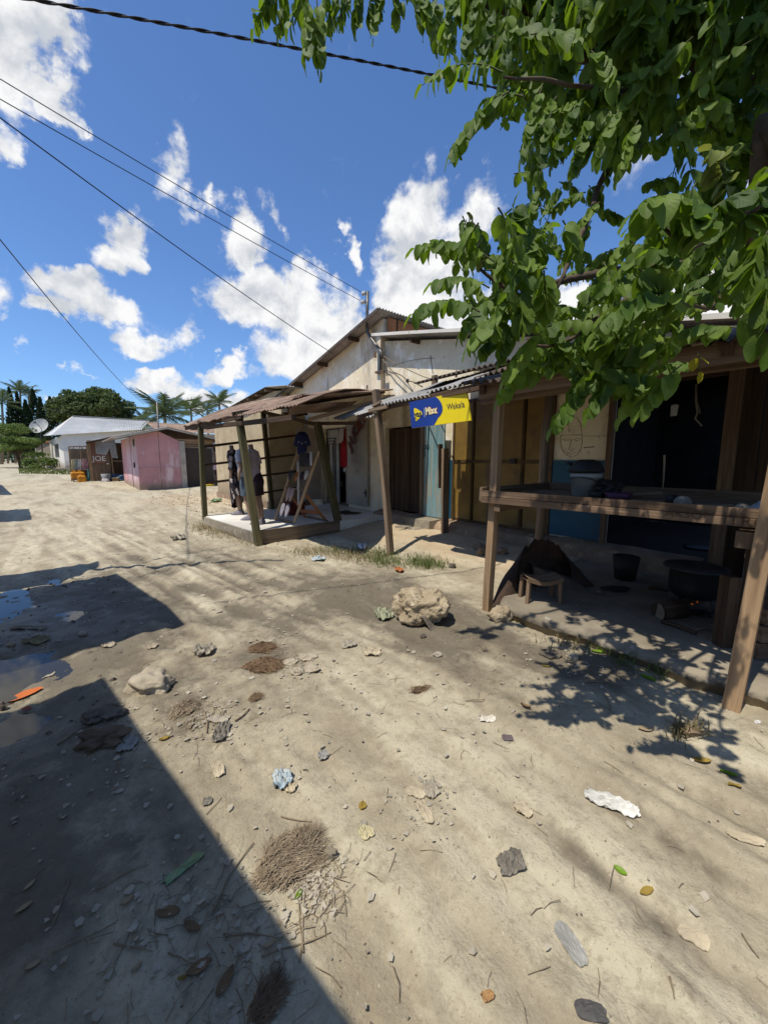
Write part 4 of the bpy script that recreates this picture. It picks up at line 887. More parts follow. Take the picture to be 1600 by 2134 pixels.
mannequin('headless mannequin in a white printed tee and faded denim skirt', f2, 1.50, [('skirt', denim, .50), ('tee', tee_white, 1)], -.7)
mannequin('headless mannequin in pale pink top and dark shorts behind the leaning post', f3, 1.47, [('shorts', dark_short), ('tee', tee_pink)], -.8)

# slanted display ladder with sandals
wood_pale = wood('pale_sawn_wood', (.62, .44, .26), (.40, .27, .15))
rk = thing('display_ladder', 'slanted wooden display ladder hung with sandals on the porch', 'rack', (3.1, 6.7, SZ))
ra, rb = G(573, 1084, SZ), G(612, 1092, SZ)
rt1, rt2 = WX(620, 942, ra.x + .50), WX(664, 941, rb.x + .50)
part(MB().beam(ra, rt1, .05, .035), 'side_rail', wood_pale, rk); part(MB().beam(rb, rt2, .055, .04), 'side_rail', wood_pale, rk)
for f in (.02, .47, .985): part(MB().beam(ra.lerp(rt1, f), rb.lerp(rt2, f), .03, .035), 'rung', wood_grey, rk)
rl1, rl2 = G(679, 1085, SZ), G(637, 1079, SZ)
part(MB().beam(rl1, rb.lerp(rt2, .40) + Vector((.05, .02, 0)), .05, .04), 'rear_leg', wood_orange, rk); part(MB().beam(rl2, ra.lerp(rt1, .45) + Vector((.05, .02, 0)), .05, .04), 'rear_leg', wood_orange, rk)
part(MB().beam(rl1.lerp(rb.lerp(rt2, .4), .32), rl2.lerp(ra.lerp(rt1, .45), .25), .03, .07), 'brace', wood_orange, rk)
part(MB().beam(G(640, 1077, SZ + .02), G(683, 1086, SZ + .02), .03, .03), 'brace', wood_grey, rk)
def sandal(label, p, c, L=.24, tilt=.35, strap=None):
    p = Vector(p); t = thing('sandal', label, 'sandal', tuple(p), 'sandals hung on the display ladder')
    up = Vector((.35, .1, 1)).normalized(); side = Vector((-.5, .85, 0)).normalized(); m = MB()
    o = [(math.cos(a) * (.040 + .012 * math.sin(a)), math.sin(a) * L / 2) for a in [k * math.pi / 7 for k in range(14)]]
    puff(m, o, p, side, up, .012); part(m, 'sole', c, t)
    s2 = MB(); n_ = side.cross(up); s2.tube([p + side * .035 + up * .0, p + n_ * .035 + up * .05, p - side * .035 + up * .0], .010, 6); part(s2, 'strap', strap or c, t)
pinkish = simple('pinkish_foam', (.42, .28, .22), .7); pale_f = simple('pale_foam', (.48, .40, .33), .7)
LDR = lambda px, py, dx=.0: WX(px, py, 3.02 + dx)
sandal('pinkish sandal hanging from the middle rung, left of a pair', LDR(600, 1030, -.05), pinkish, .26)
sandal('pinkish sandal hanging from the middle rung, right of a pair', LDR(607, 1031, -.03), pinkish, .26)
sandal('black strap sandal tied to the left rail of the display ladder', LDR(605, 990, .10), iron, .20, strap=pale_f)
sandal('orange sandal hanging under the dark shorts', LDR(617, 993, .2), simple('tan_orange_foam', (.42, .17, .05), .7), .20)
sandal('grey striped sandal low on the display ladder, left of two', LDR(588, 1062, -.18), shoe_m, .24, strap=porcelain)
sandal('grey striped sandal low on the display ladder, right of two', LDR(598, 1064, -.14), shoe_m, .24, strap=porcelain)
sandal('small dark sandal hanging beside the white stick', LDR(629, 992, .2), dark_short, .18, strap=tee_white)
sandal('small white strapped sandal hanging right of the dark sandal', LDR(638, 990, .22), pale_f, .18, strap=porcelain)
solo(MB().beam(WX(621, 962, 3.4), WX(622, 1052, 3.35), .03, .02), 'stick', porcelain, 'white painted stick standing behind the display ladder', 'stick')
pol = MB(); puff(pol, [(-.02, .20), (-.07, .20), (-.16, .14), (-.235, -.06), (-.16, -.09), (-.125, -.03), (-.12, -.24), (.12, -.24), (.125, -.03), (.16, -.09), (.235, -.06), (.16, .14), (.07, .20), (.02, .20), (0, .17)], WX(629, 921, 3.62), (.35, -1, 0), (0, 0, 1), .05, .02)
pt = solo(pol, 'polo_shirt', simple('navy_cotton', (.012, .016, .07), .85), 'navy polo shirt hanging above the display ladder', 'shirt')
for dx, dy in ((622, 921), (629, 924), (637, 921)):
    m = MB(); puff(m, [(.012 * math.cos(a), .016 * math.sin(a)) for a in [k * math.pi / 4 for k in range(8)]], WX(dx, dy, 3.56), (.35, -1, 0), (0, 0, 1), .006); part(m, 'badge', tee_white, pt)
m = MB(); m.tube([WX(628, 905, 3.62), WX(629, 897, 3.62), WX(632, 893, 3.62), WX(632, 884, 3.75)], .006, 5); part(m, 'hanger', iron, pt)
m = MB(); puff(m, [(-.14, .12), (-.15, -.13), (-.01, -.14), (0, -.02), (.01, -.14), (.15, -.13), (.14, .12)], WX(635, 957, 3.42), (.35, -1, 0), (0, 0, 1), .04, .02); st_ = solo(m, 'shorts', simple('charcoal_check', (.045, .042, .045), .85), 'dark checked shorts pegged below the navy polo', 'shorts')
m = MB(); puff(m, [(-.02, .13), (-.03, -.12), (.03, -.12), (.025, .13)], WX(648, 956, 3.42), (.35, -1, 0), (0, 0, 1), .02, .01); solo(m, 'towel', tee_white, 'narrow white cloth pegged beside the dark shorts', 'cloth')
m = MB(); m.box(3.62, 3.98, 7.55, 7.9, SZ, SZ + .24); bx_ = m; rc = thing('red_crate', 'dark red crate on the porch behind the display ladder', 'crate', (3.8, 7.7, SZ)); part(m, 'body', simple('dark_red_paint', (.16, .025, .018), .6), rc)
m = MB(); m.box(3.60, 4.0, 7.53, 7.92, SZ + .24, SZ + .27); part(m, 'lid', simple('dark_red_lid', (.12, .02, .015), .6), rc)
mt_ = G(721, 1069, SZ); m = MB(); m.grid(lambda u, v: Vector((mt_.x - .22 + .44 * u + .04 * math.sin(v * 9), mt_.y - .32 + .64 * v + .03 * math.sin(u * 8), SZ + .012 + .02 * (1 + math.sin(u * 11 + v * 7)) * math.sin(math.pi * u) * math.sin(math.pi * v))), 16, 18); solo(m, 'doormat', iron, 'crumpled black doormat before the shop doorway', 'doormat')
m = MB(); cloth(m, WX(709, 893, 5.15), WX(721, 893, 5.1), WX(723, 973, 5.1), WX(711, 973, 5.15), 2, .03, 14, 12); solo(m, 'red_trousers', simple('red_cotton', (.42, .012, .02), .85), 'bright red trousers hanging in the shop doorway', 'trousers')
m = MB(); cloth(m, WX(708, 893, 5.0), WX(717, 892, 5.0), WX(713, 920, 5.0), WX(701, 928, 5.0), 2, .03, 12, 10); solo(m, 'floral_cloth', mat('white_floral_cloth', (.55, .5, .47), (.5, .45, .42), scale=10, rough=.9, spots=[((.08, .07, .09), 22, .62, .04)]), 'white floral cloth hanging beside the red trousers', 'cloth')
m = MB(); cloth(m, WX(716, 975, 5.12), WX(722, 975, 5.1), WX(720, 982, 5.1), WX(716, 984, 5.12), 1, .01, 8, 6); solo(m, 'grey_cloth', tee_white, 'small grey cloth end showing under the red trousers', 'cloth')
# shelf with goods inside the doorway
GY0, GY1 = WX(726, 960, 6.2).y, WX(704, 960, 6.2).y
sf = thing('shop_shelf', 'shelf of small goods inside the dark shop doorway', 'shelf', (6.2, GY0, .22))
for z in (.55, .95, 1.35): part(MB().box(6.15, 6.48, GY0, GY1, z, z + .025), 'shelf_board', wood_grey, sf)
for y in (GY0 - .04, GY1): part(MB().box(6.15, 6.2, y, y + .04, .22, 1.8), 'upright', wood_grey, sf)
for k in range(7):
    z = (.575, .975)[k % 2]; y = GY0 + .06 + k * (GY1 - GY0 - .12) / 6
    b = MB(); b.loft([((6.28, y, z), .04, .04), ((6.28, y, z + .16), .04, .04), ((6.28, y, z + .2), .018, .018), ((6.28, y, z + .23), .018, .018)], 10)
    tag(b.obj('bottle', (porcelain, paper_g, plastic_clear)[k % 3], None, (6.28, y, z)), ('white', 'dark grey', 'milky')[k % 3] + ' bottle on the ' + ('lower', 'middle')[k % 2] + ' shelf in the doorway, ' + ('nearest the red trousers', 'first one inward', 'second one inward', 'in the middle', 'third from the striped door', 'second from the striped door', 'nearest the striped door')[k], 'bottle', 'bottles on the shop shelf')

# ------------------------------------------------------------------ the tan house that steps forward, beyond the porch
th = thing('tan_house', 'tan plastered house stepping forward beyond the porch', 'house', (4.3, 12.5, 0))
GX_ = 4.95
ap = WX(553, 806, GX_); lo = WX(478, 846, GX_); yc = WX(562, 950, 4.3).y
def zt2(y): return ap.z - .10 - (y - ap.y) * (ap.z - lo.z) / (lo.y - ap.y) if y > ap.y else ap.z - .10 - (ap.y - y) * .10
for (a, b_) in ((11.21, ap.y), (ap.y, lo.y + 1.5)):
    m = MB(); m.hexa([(5.2, a, 0), (5.4, a, 0), (5.4, b_, 0), (5.2, b_, 0), (5.2, a, zt2(a)), (5.4, a, zt2(a)), (5.4, b_, zt2(b_)), (5.2, b_, zt2(b_))]); part(m, 'gable_wall', plaster_tan, th)
m = MB(); m.box(4.30, 4.48, yc, 14.9, -.1, 2.62); part(m, 'wall', plaster_tan, th)
m = MB(); m.box(4.481, 5.40, yc, yc + .15, -.1, 2.62); part(m, 'side_wall', plaster_tan, th)
m = MB(); m.box(4.48, 9.0, 14.7, 14.9, -.1, 2.5); part(m, 'side_wall', plaster_tan, th)
m = MB(); m.box(4.48, 5.19, yc + .16, 14.69, 2.5, 2.60); part(m, 'flat_roof', concrete, th)
m = MB(); m.box(4.24, 4.299, yc + .02, 14.92, -.1, .22, jit=.02); part(m, 'plinth', earth_plinth, th)
for i in range(4):
    x0 = GX_ + i * .86
    m = MB(); m.sheet((x0, lo.y + 2.2, zt2(lo.y + 2.2) + .05), (x0 + .9, lo.y + 2.2, zt2(lo.y + 2.2) + .05), (x0 + .9, ap.y, ap.z), (x0, ap.y, ap.z), 11, .016, 1); part(m, 'roof_sheet', tin_rust if i else tin_dark, th)
    m = MB(); m.sheet((x0 + .9, ap.y - 1.4, ap.z - .16), (x0, ap.y - 1.4, ap.z - .16), (x0, ap.y, ap.z), (x0 + .9, ap.y, ap.z), 11, .016, 1); part(m, 'roof_sheet', tin_grey, th)
for k in range(5):
    y = ap.y + .1 + k * .75; m = MB(); m.beam((GX_ + .03, y, zt2(y) + .03), (5.6, y, zt2(y) + .03), .06, .08); part(m, 'purlin', wood_grey, th)

# ------------------------------------------------------------------ pink kiosk and the dark shed under the same low roof
kb = G(292, 1022); KY = kb.y; KX = kb.x
kk = thing('pink_kiosk', 'pink sheet metal kiosk with pale side door on the street corner', 'kiosk', (KX, KY, 0))
KH = WY(292, 905, KY).z; KX2 = WY(384, 1000, KY).x; AX = WY(345, 893, KY); AZ = AX.z
Z0 = -.05
seam = WY(333, 960, KY).x; mid = WY(333, 975, KY).z
kr = WY(384, 918, KY).z
def ktop(x): return KH + .03 + (AZ - KH) * min(1, (x - KX) / (AX.x - KX)) if x < AX.x else AZ + (kr - AZ) * (x - AX.x) / (KX2 - AX.x)
for (a, b_) in ((KX, seam), (seam + .02, KX2)):
    m = MB(); m.hexa([(a, KY, Z0), (b_, KY, Z0), (b_, KY + .03, Z0), (a, KY + .03, Z0), (a, KY, mid - .01), (b_, KY, mid - .01), (b_, KY + .03, mid - .01), (a, KY + .03, mid - .01)]); part(m, 'wall_panel', pink_paint, kk)
    m = MB(); m.hexa([(a, KY + .006, mid + .01), (b_, KY + .006, mid + .01), (b_, KY + .03, mid + .01), (a, KY + .03, mid + .01), (a, KY + .006, ktop(a) - .08), (b_, KY + .006, ktop(b_) - .08), (b_, KY + .03, ktop(b_) - .08), (a, KY + .03, ktop(a) - .08)]); part(m, 'wall_panel', pink_paint, kk)
m = MB(); m.box(KX + .1, KX2 - .15, KY - .02, KY - .001, mid - .03, mid + .02); part(m, 'batten', pink_paint, kk)
m = MB(); m.box(KX2 - .10, KX2 + .12, KY - .03, KY + .06, Z0, 2.25, jit=.01); part(m, 'post', simple('flaking_white_paint', (.50, .44, .36), .8), kk)
m = MB(); m.box(KX - .0, KX + .03, KY + .05, KY + 1.9, Z0, KH - .05); part(m, 'side_panel', pink_pale, kk)
m = MB(); m.box(KX - .02, KX + .03, KY + 2.0, KY + 3.6, Z0, KH - .05); part(m, 'side_door', pink_pale, kk)
m = MB(); m.box(KX, KX + .03, KY + 3.7, KY + 5.8, Z0, KH - .05); part(m, 'side_panel', pink_paint, kk)
m = MB(); m.box(KX - .04, KX - .021, KY + .9, KY + 1.15, 1.0, 1.25); m.box(KX - .04, KX - .021, KY + .5, KY + .75, KH - .5, KH - .2); part(m, 'hinge_plate', iron, kk)
sl = (AZ - KH) / (AX.x - KX)
for i in range(6):
    y0 = KY - .35 + i * 1.05
    m = MB(); xo = KX - .85; m.sheet((xo, y0 + 1.08, KH + .06 - sl * .85), (xo, y0, KH + .06 - sl * .85), (AX.x, y0, AZ + .05), (AX.x, y0 + 1.08, AZ + .05), 10, .015, 1); part(m, 'roof_sheet', tin_grey, kk)
RX = WY(470, 919, KY)
for i in range(6):
    y0 = KY - .35 + i * 1.05
    m = MB(); m.sheet((RX.x, y0, RX.z), (RX.x, y0 + 1.08, RX.z), (AX.x, y0 + 1.08, AZ + .05), (AX.x, y0, AZ + .05), 10, .015, 1); part(m, 'roof_sheet', tin_rust, kk)
m = MB(); m.beam((KX - .85, KY - .36, KH - sl * .85), (AX.x, KY - .36, AZ), .025, .07); m.beam((AX.x, KY - .36, AZ + .0), (RX.x, KY - .36, RX.z - .05), .025, .07); part(m, 'fascia', simple('pale_fascia', (.52, .46, .36), .8), kk)
sdw = thing('dark_shed', 'dark brown metal shed front adjoining the pink kiosk', 'shed', (KX2 + 1, KY + .1, 0))
a, b_ = KX2 + .14, WY(447, 1000, KY).x; c_ = WY(474, 1000, KY).x
dk = mat('dark_metal_door', (.075, .055, .042), (.05, .036, .028), scale=3, rough=.6, spots=[((.20, .17, .13), 20, .70, .04)])
mid2 = (a + b_) / 2
m = MB(); m.box(a, mid2 - .01, KY + .10, KY + .14, 0, 1.95); part(m, 'door', dk, sdw)
m = MB(); m.box(mid2 + .01, b_, KY + .10, KY + .14, 0, 1.95); part(m, 'door', dk, sdw)
for k in range(7):
    m = MB(); m.box(b_ + .02, c_ + .2, KY + .08, KY + .11, .02 + k * .29, .02 + k * .29 + .27, jit=.01); part(m, 'board', (wood_grey, wood_brown, wood_dark, pink_pale)[k % 4], sdw)
m = MB(); m.box(KX2 - .3, RX.x, KY + .05, KY + .09, 1.98, 2.14, jit=.01); part(m, 'lintel_board', wood_brown, sdw)
m = MB(); m.box(KX2 - .2, RX.x - .6, KY + .06, KY + .09, 2.15, 2.36, jit=.01); part(m, 'lintel_board', wood_light, sdw)
m = MB(); puff(m, [(.32 * math.cos(a), .1 * math.sin(a) * (1.3 if a < 3.14 else .4) + .05 * math.cos(3 * a)) for a in [k * math.pi / 6 for k in range(12)]], Vector((a + .85, KY - .25, .10)), (1, 0, 0), (0, .2, 1), .12, .05); solo(m, 'yellow_sack', simple('yellow_plastic', (.55, .36, .02), .5), 'crumpled yellow plastic sack on the ground before the dark shed', 'sack')

# low white house with a rusty roof behind the shed
wh = thing('low_white_house', 'low white walled house behind the dark shed', 'house', (8, 26, 0))
m = MB(); m.box(4.6, 9.6, 25.8, 26.0, 0, 2.95); part(m, 'wall', plaster_white, wh)
m = MB(); m.box(4.58, 4.6, 25.8, 30.0, 0, 2.7); m.box(9.58, 9.62, 26, 30, 0, 2.8); part(m, 'side_wall', plaster_white, wh)
for i in range(6):
    m = MB(); x0 = 4.2 + i * .98; m.sheet((x0, 25.3, 2.98), (x0 + 1.02, 25.3, 2.98), (x0 + 1.02, 29.0, 3.75), (x0, 29.0, 3.75), 10, .016, 1); part(m, 'roof_sheet', tin_rust, wh)
m = MB(); m.box(8.4, 8.9, 25.74, 25.799, 2.2, 2.8); part(m, 'window', pink_paint, wh)

# ------------------------------------------------------------------ brown shack with lettered board, stall frame beside it
bb = G(193, 1008); BY = bb.y; BX = bb.x
bs_ = thing('brown_shack', 'brown board shack with white lettering and a hanging tin flap', 'shack', (BX, BY, 0))
def bx(px, y=None): return WY(px, 980, y or BY).x
def bz(py, px=210): return WY(px, py, BY).z
m = MB(); m.hexa([(bx(190), BY, 0), (bx(232), BY, 0), (bx(232), BY + .04, 0), (bx(190), BY + .04, 0), (bx(190), BY, bz(967)), (bx(232), BY, bz(967)), (bx(232), BY + .04, bz(967)), (bx(190), BY + .04, bz(967))]); part(m, 'lower_board', wood_brown, bs_)
m = MB(); m.box(bx(190), bx(222), BY - .01, BY + .03, bz(966), bz(918)); ub_ = part(m, 'lettered_board', brown_board, bs_)
m = MB(); m.box(bx(222) + .02, bx(232), BY, BY + .03, bz(966), bz(915)); part(m, 'upper_board', wood_brown, bs_)
text('JOE', 'lettering', porcelain, ub_, (bx(195), BY - .014, bz(956)), (1, 0, 0), (0, 0, 1), .42, .002, bold=.006, sx=.95)
m = MB(); m.box(bx(190), bx(231), BY + 2.6, BY + 2.64, 0, 2.4); part(m, 'back_wall', wood_dark, bs_); m = MB(); m.box(bx(232), bx(262) + 1.5, BY + 1.2, BY + 1.24, 0, 2.4); part(m, 'back_wall', wood_dark, bs_)
m = MB(); m.box(bx(189) - .05, bx(189) + .09, BY - .08, BY + .05, 0, bz(918)); part(m, 'post', wood_light, bs_)
m = MB(); m.beam((bx(236), BY - .06, 0), (bx(234), BY - .04, bz(925)), .06, .06); part(m, 'post', wood_light, bs_)
m = MB(); m.box(bx(236), bx(262), BY - .05, BY - .01, bz(962), bz(962) + .06); part(m, 'rail', wood_grey, bs_)
a = WY(178, 921, BY); b_ = WY(284, 899, BY)
for i in range(3):
    f0, f1 = i / 3, (i + 1.03) / 3; p, q_ = a.lerp(b_, f0), a.lerp(b_, min(1, f1))
    m = MB(); m.sheet((p.x, BY - .45, p.z), (q_.x, BY - .45, q_.z), (q_.x, BY + 3, q_.z + .1), (p.x, BY + 3, p.z + .1), 11, .016, 1); part(m, 'roof_sheet', tin_grey if i != 1 else tin_rust, bs_)
m = MB(); m.beam((a.x, BY - .4, a.z - .07), (b_.x, BY - .4, b_.z - .07), .05, .09); part(m, 'eave_beam', wood_dark, bs_)
m = MB(); p = lambda px, py: WY(px, py, BY - .12); m.sheet(p(200, 946), p(222, 948), p(237, 915), p(198, 917), 6, .016, 2, wob=.04); part(m, 'tin_flap', tin_grey, bs_)
m = MB(); m.sheet(p(234, 954), p(246, 955), p(239, 915), p(222, 915), 4, .016, 2, wob=.03); part(m, 'tin_flap', tin_grey, bs_)
sl_ = thing('stall_frame', 'pale timber stall frame hung with clothes beside the brown shack', 'stall', (bx(165), BY + .4, 0))
SY = BY + .35
def sp(px, py): return WY(px, py, SY)
for (p, q_, t) in (((143, 931), (150, 1003), .06), ((180, 930), (188, 1003), .06), ((143, 931), (180, 930), .06), ((146, 957), (183, 955), .05), ((166, 931), (169, 956), .045), ((154, 932), (144, 950), .04), ((170, 932), (182, 948), .05)):
    part(MB().beam(sp(*p), sp(*q_), t, t * .8, (0, 1, 0)), 'frame_bar', wood_light, sl_)
part(MB().box(sp(143, 940).x, sp(186, 940).x, SY + .5, SY + .54, .2, 2.0), 'back_board', wood_grey, sl_)
part(MB().box(sp(148, 988).x, sp(186, 988).x, SY - .2, SY + .5, .78, .82), 'shelf_board', wood_grey, sl_)
cl_cols = [('pale yellow', (.55, .50, .30)), ('grey green', (.32, .36, .30)), ('white', (.58, .57, .53)), ('pale pink', (.52, .32, .31)), ('rose', (.48, .25, .26))]
for k, (nm, c) in enumerate(cl_cols):
    px = 151 + k * 7.2
    m = MB(); a_ = WY(px - 3, 957, SY - .06); b2_ = WY(px + 4, 957, SY - .06); c2_ = WY(px + 4, 978 + 2 * (k % 2), SY - .06); d2_ = WY(px - 3, 978, SY - .06)
    cloth(m, a_, b2_, c2_, d2_, 2, .03, 10, 8); solo(m, 'hung_garment', simple('garment_' + nm.replace(' ', '_'), c, .9), nm + ' garment hung on the stall frame beside the brown shack', 'garment', 'garments hung on the stall frame')
m = MB(); a_ = WY(181, 978, SY - .25); cloth(m, a_, WY(190, 976, SY - .25), WY(190, 1003, SY - .3), WY(181, 1000, SY - .3), 2, .06, 12, 10); solo(m, 'teal_cloth', simple('teal_cotton', (.12, .30, .30), .9), 'teal cloth draped at the foot of the shack post', 'cloth')
def jerry(label, p):
    t = thing('jerrycan', label, 'jerrycan', tuple(p), 'orange jerrycans by the brown shack'); p = Vector(p)
    b = MB(); rs = [(0, .17, .12), (.03, .19, .14), (.30, .19, .14), (.36, .15, .10), (.38, .05, .05), (.42, .05, .05)]
    o = len(b.v); n = 16
    for (z, rx, ry) in rs:
        for k in range(n):
            a = 2 * math.pi * (k + .5) / n; c_, s_ = math.cos(a), math.sin(a); e = .35 if z < .37 else 1
            b.v.append((p.x + rx * math.copysign(abs(c_) ** e, c_), p.y + ry * math.copysign(abs(s_) ** e, s_), p.z + z))
    for i in range(len(rs) - 1):
        for k in range(n):
            k2 = (k + 1) % n; b.face([o + i * n + k, o + i * n + k2, o + (i + 1) * n + k2, o + (i + 1) * n + k], [(0, 0)] * 4, False)
    b.face([o + (len(rs) - 1) * n + k for k in range(n)], [(0, 0)] * n)
    part(b, 'body', plastic_or, t); h_ = MB(); h_.tube([p + Vector((-.12, 0, .35)), p + Vector((-.10, 0, .43)), p + Vector((.02, 0, .44)), p + Vector((.06, 0, .37))], .016, 6); part(h_, 'handle', plastic_or, t)
jp = GG(173, 1009); jerry('orange jerrycan standing on the ground in front', (jp.x, BY - .35, hz(jp.x, BY - .35)))
part(MB().box(bx(149), bx(180), BY - .1, BY + .3, .28, .32), 'crate_top', wood_grey, thing('low_bench', 'low slatted bench under the two raised jerrycans', 'bench', (bx(160), BY, 0)))
jerry('orange jerrycan on the bench, nearest the stall corner', (bx(155), BY + .1, .32)); jerry('orange jerrycan on the bench, next to the teal cloth', (bx(167), BY + .1, .32))
for k in range(4):
    part(MB().box(bx(150 + k * 9), bx(150 + k * 9) + .06, BY - .1, BY + .3, 0, .28), 'leg', wood_grey, bpy.data.objects['low_bench'])
bk = thing('sack_bucket', 'grey bucket filled with a white sack by the shack wall', 'bucket', (bx(218), BY - .45, 0)); p = Vector((bx(218), BY - .45, .0))
m = MB(); m.loft([(p, .16, .16), (p + Vector((0, 0, .30)), .19, .19), (p + Vector((0, 0, .56)), .24, .24), (p + Vector((0, 0, .56)), .21, .21), (p + Vector((0, 0, .45)), .19, .19)], 18); part(m, 'shell', simple('grey_bucket_plastic', (.30, .30, .30), .5), bk)
m = MB(); lumpy(m, p + Vector((-.02, -.1, .16)), (.20, .16, .20), 2, .25, 2, 4); part(m, 'sack', simple('white_sack', (.58, .53, .50), .8), bk)
cb = thing('carton', 'small tan carton on the ground by the blue bundle', 'box', (bx(236), BY - .6, 0)); part(MB().box(bx(230), bx(243), BY - .75, BY - .45, 0, .30, jit=.02), 'body', simple('tan_card', (.36, .22, .10), .8), cb); part(MB().box(bx(230) - .02, bx(243) + .02, BY - .77, BY - .43, .30, .33), 'flap', simple('tan_card_edge', (.46, .31, .16), .8), cb)
m = MB(); lumpy(m, Vector((bx(250), BY - .1, .26)), (.58, .40, .30), 3, .35, 1.8, 9); solo(m, 'blue_bundle', simple('blue_tarp', (.03, .07, .19), .5, (.05, .10, .12)), 'blue tarpaulin bundle in the shack doorway', 'bundle')
m = MB(); lumpy(m, Vector((bx(207), BY - .5, .05)), (.28, .16, .09), 2, .4, 2, 3); solo(m, 'rag_pile', simple('mixed_rags', (.25, .19, .14), .9, (.10, .08, .07)), 'small heap of rags in front of the lettered board', 'rags')
# ------------------------------------------------------------------ far end of the street
def gd(px, py, d):                                                   # point at distance d along that pixel's bearing, on the ground
    p = D(px, py, d); return Vector((p.x, p.y, hz(p.x, p.y) if abs(p.x) < 60 else .5))
whs = thing('white_house', 'white house with a pale corrugated hipped roof at the far corner', 'house', tuple(gd(137, 980, 31)))
A_, B_, C_ = gd(137, 980, 31), gd(345, 980, 34), gd(110, 980, 39)
Dd = C_ + (B_ - A_)
zb, ze = min(A_.z, B_.z, C_.z) - .3, D(137, 908, 31).z
def vq(mb, p, q_, z0, z1, t=.15, z0b=None):
    n_ = Vector(((q_ - p).y, -(q_ - p).x, 0)).normalized() * t
    mb.hexa([(p.x, p.y, z0), (q_.x, q_.y, z0), (q_.x - n_.x, q_.y - n_.y, z0), (p.x - n_.x, p.y - n_.y, z0), (p.x, p.y, z1), (q_.x, q_.y, z1), (q_.x - n_.x, q_.y - n_.y, z1), (p.x - n_.x, p.y - n_.y, z1)])
zB = D(345, 893, 33.6).z - .12; nn_ = (A_ - B_).cross(Vector((0, 0, 1))).normalized() * .15
m = MB(); m.hexa([(A_.x, A_.y, zb), (B_.x, B_.y, zb), (B_.x + nn_.x, B_.y + nn_.y, zb), (A_.x + nn_.x, A_.y + nn_.y, zb), (A_.x, A_.y, ze + .15), (B_.x, B_.y, zB + .2), (B_.x + nn_.x, B_.y + nn_.y, zB + .2), (A_.x + nn_.x, A_.y + nn_.y, ze + .15)]); part(m, 'wall', plaster_white, whs)
m = MB(); vq(m, B_, Dd, zb, ze); part(m, 'end_wall', plaster_white, whs)
L1, L2 = C_.lerp(A_, .38), C_.lerp(A_, .70)
for a_ in ((C_, L1, zb, ze), (L2, A_, zb, ze), (L1, L2, zb, zb + 1.3), (L1, L2, ze - .5, ze)): m = MB(); vq(m, *a_); part(m, 'side_wall', plaster_white, whs)
m = MB(); vq(m, L1 + Vector((.05, .05, 0)), L2 + Vector((.05, .05, 0)), zb + 1.3, ze - .5, .03); part(m, 'window', mat('dark_glass', (.05, .055, .065), (.04, .04, .05), rough=.2, bump=0), whs)
m = MB(); vq(m, C_ + Vector((-.3, -.3, 0)), A_ + Vector((-.3, -.35, 0)), zb, zb + .45, 1.2); vq(m, A_ + Vector((-.8, -.9, 0)), B_ + Vector((-.3, -.9, 0)), zb, zb + .42, 1.0); part(m, 'terrace', concrete, whs)
ov = .45
rA, rB, rC = D(104, 906, 30.4), D(347, 892, 33.6), D(90, 908, 39.5)
r1, r2 = D(152, 868, 35), D(327, 878, 38)
rA = D(108, 907, 30.6)
for i in range(5):
    f0, f1 = i / 5, (i + 1.02) / 5
    m = MB(); m.sheet(rA.lerp(rB, f0), rA.lerp(rB, min(1, f1)), r1.lerp(r2, min(1, f1)), r1.lerp(r2, f0), 12, .018, 1); part(m, 'roof_sheet', tin_bright, whs)
m = MB(); m.sheet(rC, rA, r1 + Vector((0, 0, .01)), r1 + Vector((-.05, .1, 0)), 14, .018, 1); part(m, 'roof_sheet', tin_bright, whs)
rD = rC + (rB - rA)
m = MB(); m.sheet(rD, rC, r1, r2, 30, .018, 1); part(m, 'roof_sheet', tin_bright, whs); m = MB(); m.sheet(rB, rD, r2, r2 + Vector((.05, .1, 0)), 12, .018, 1); part(m, 'roof_sheet', tin_bright, whs)
part(MB().beam(r1 + Vector((0, 0, .05)), r2 + Vector((0, 0, .05)), .25, .06), 'ridge_cap', tin_grey, whs)
bw = thing('block_outbuilding', 'bare grey block outbuilding left of the white house', 'outbuilding', tuple(gd(95, 978, 41)))
a, b_ = gd(78, 978, 42), gd(128, 978, 40); z1 = D(100, 922, 41).z
m = MB(); vq(m, a, b_, -.2, z1, 2.5); part(m, 'wall', block, bw)
m = MB(); vq(m, a + Vector((-.3, -.3, 0)), b_ + Vector((.2, -.3, 0)), z1, z1 + .14, 3); part(m, 'roof', simple('orange_tile', (.36, .13, .07), .8), bw)
part(MB().box(gd(64, 978, 42).x, gd(67, 978, 42).x, gd(66, 978, 42).y, gd(66, 978, 42).y + .2, .2, 2.2), 'gate_post', plaster_white, bw)
ds = thing('satellite_dish', 'round pale satellite dish on a pole beside the white house', 'satellite dish', tuple(gd(82, 975, 37)))
dc = D(82, 888, 37); dr = 17 * 37 / F; nrm = Vector((-.45, -.75, .5)).normalized(); dx_ = nrm.cross(Vector((0, 0, 1))).normalized(); dy_ = dx_.cross(nrm) * -1
m = MB()
for fl in (0, 1):
    m.grid(lambda u, v: dc + (dx_ * math.cos(6.2832 * u * (1 - 2 * fl)) + dy_ * math.sin(6.2832 * u * (1 - 2 * fl))) * dr * v + nrm * (.38 * v * v * dr - .2 - .01 * fl), 28, 6, True, closeu=True)
part(m, 'bowl', simple('pale_mesh', (.44, .44, .41), .6), ds)
m = MB(); m.tube([dc - nrm * .2, (dc.x, dc.y, dc.z - .9), (dc.x, dc.y, .2)], .06, 6); part(m, 'pole', steel, ds)
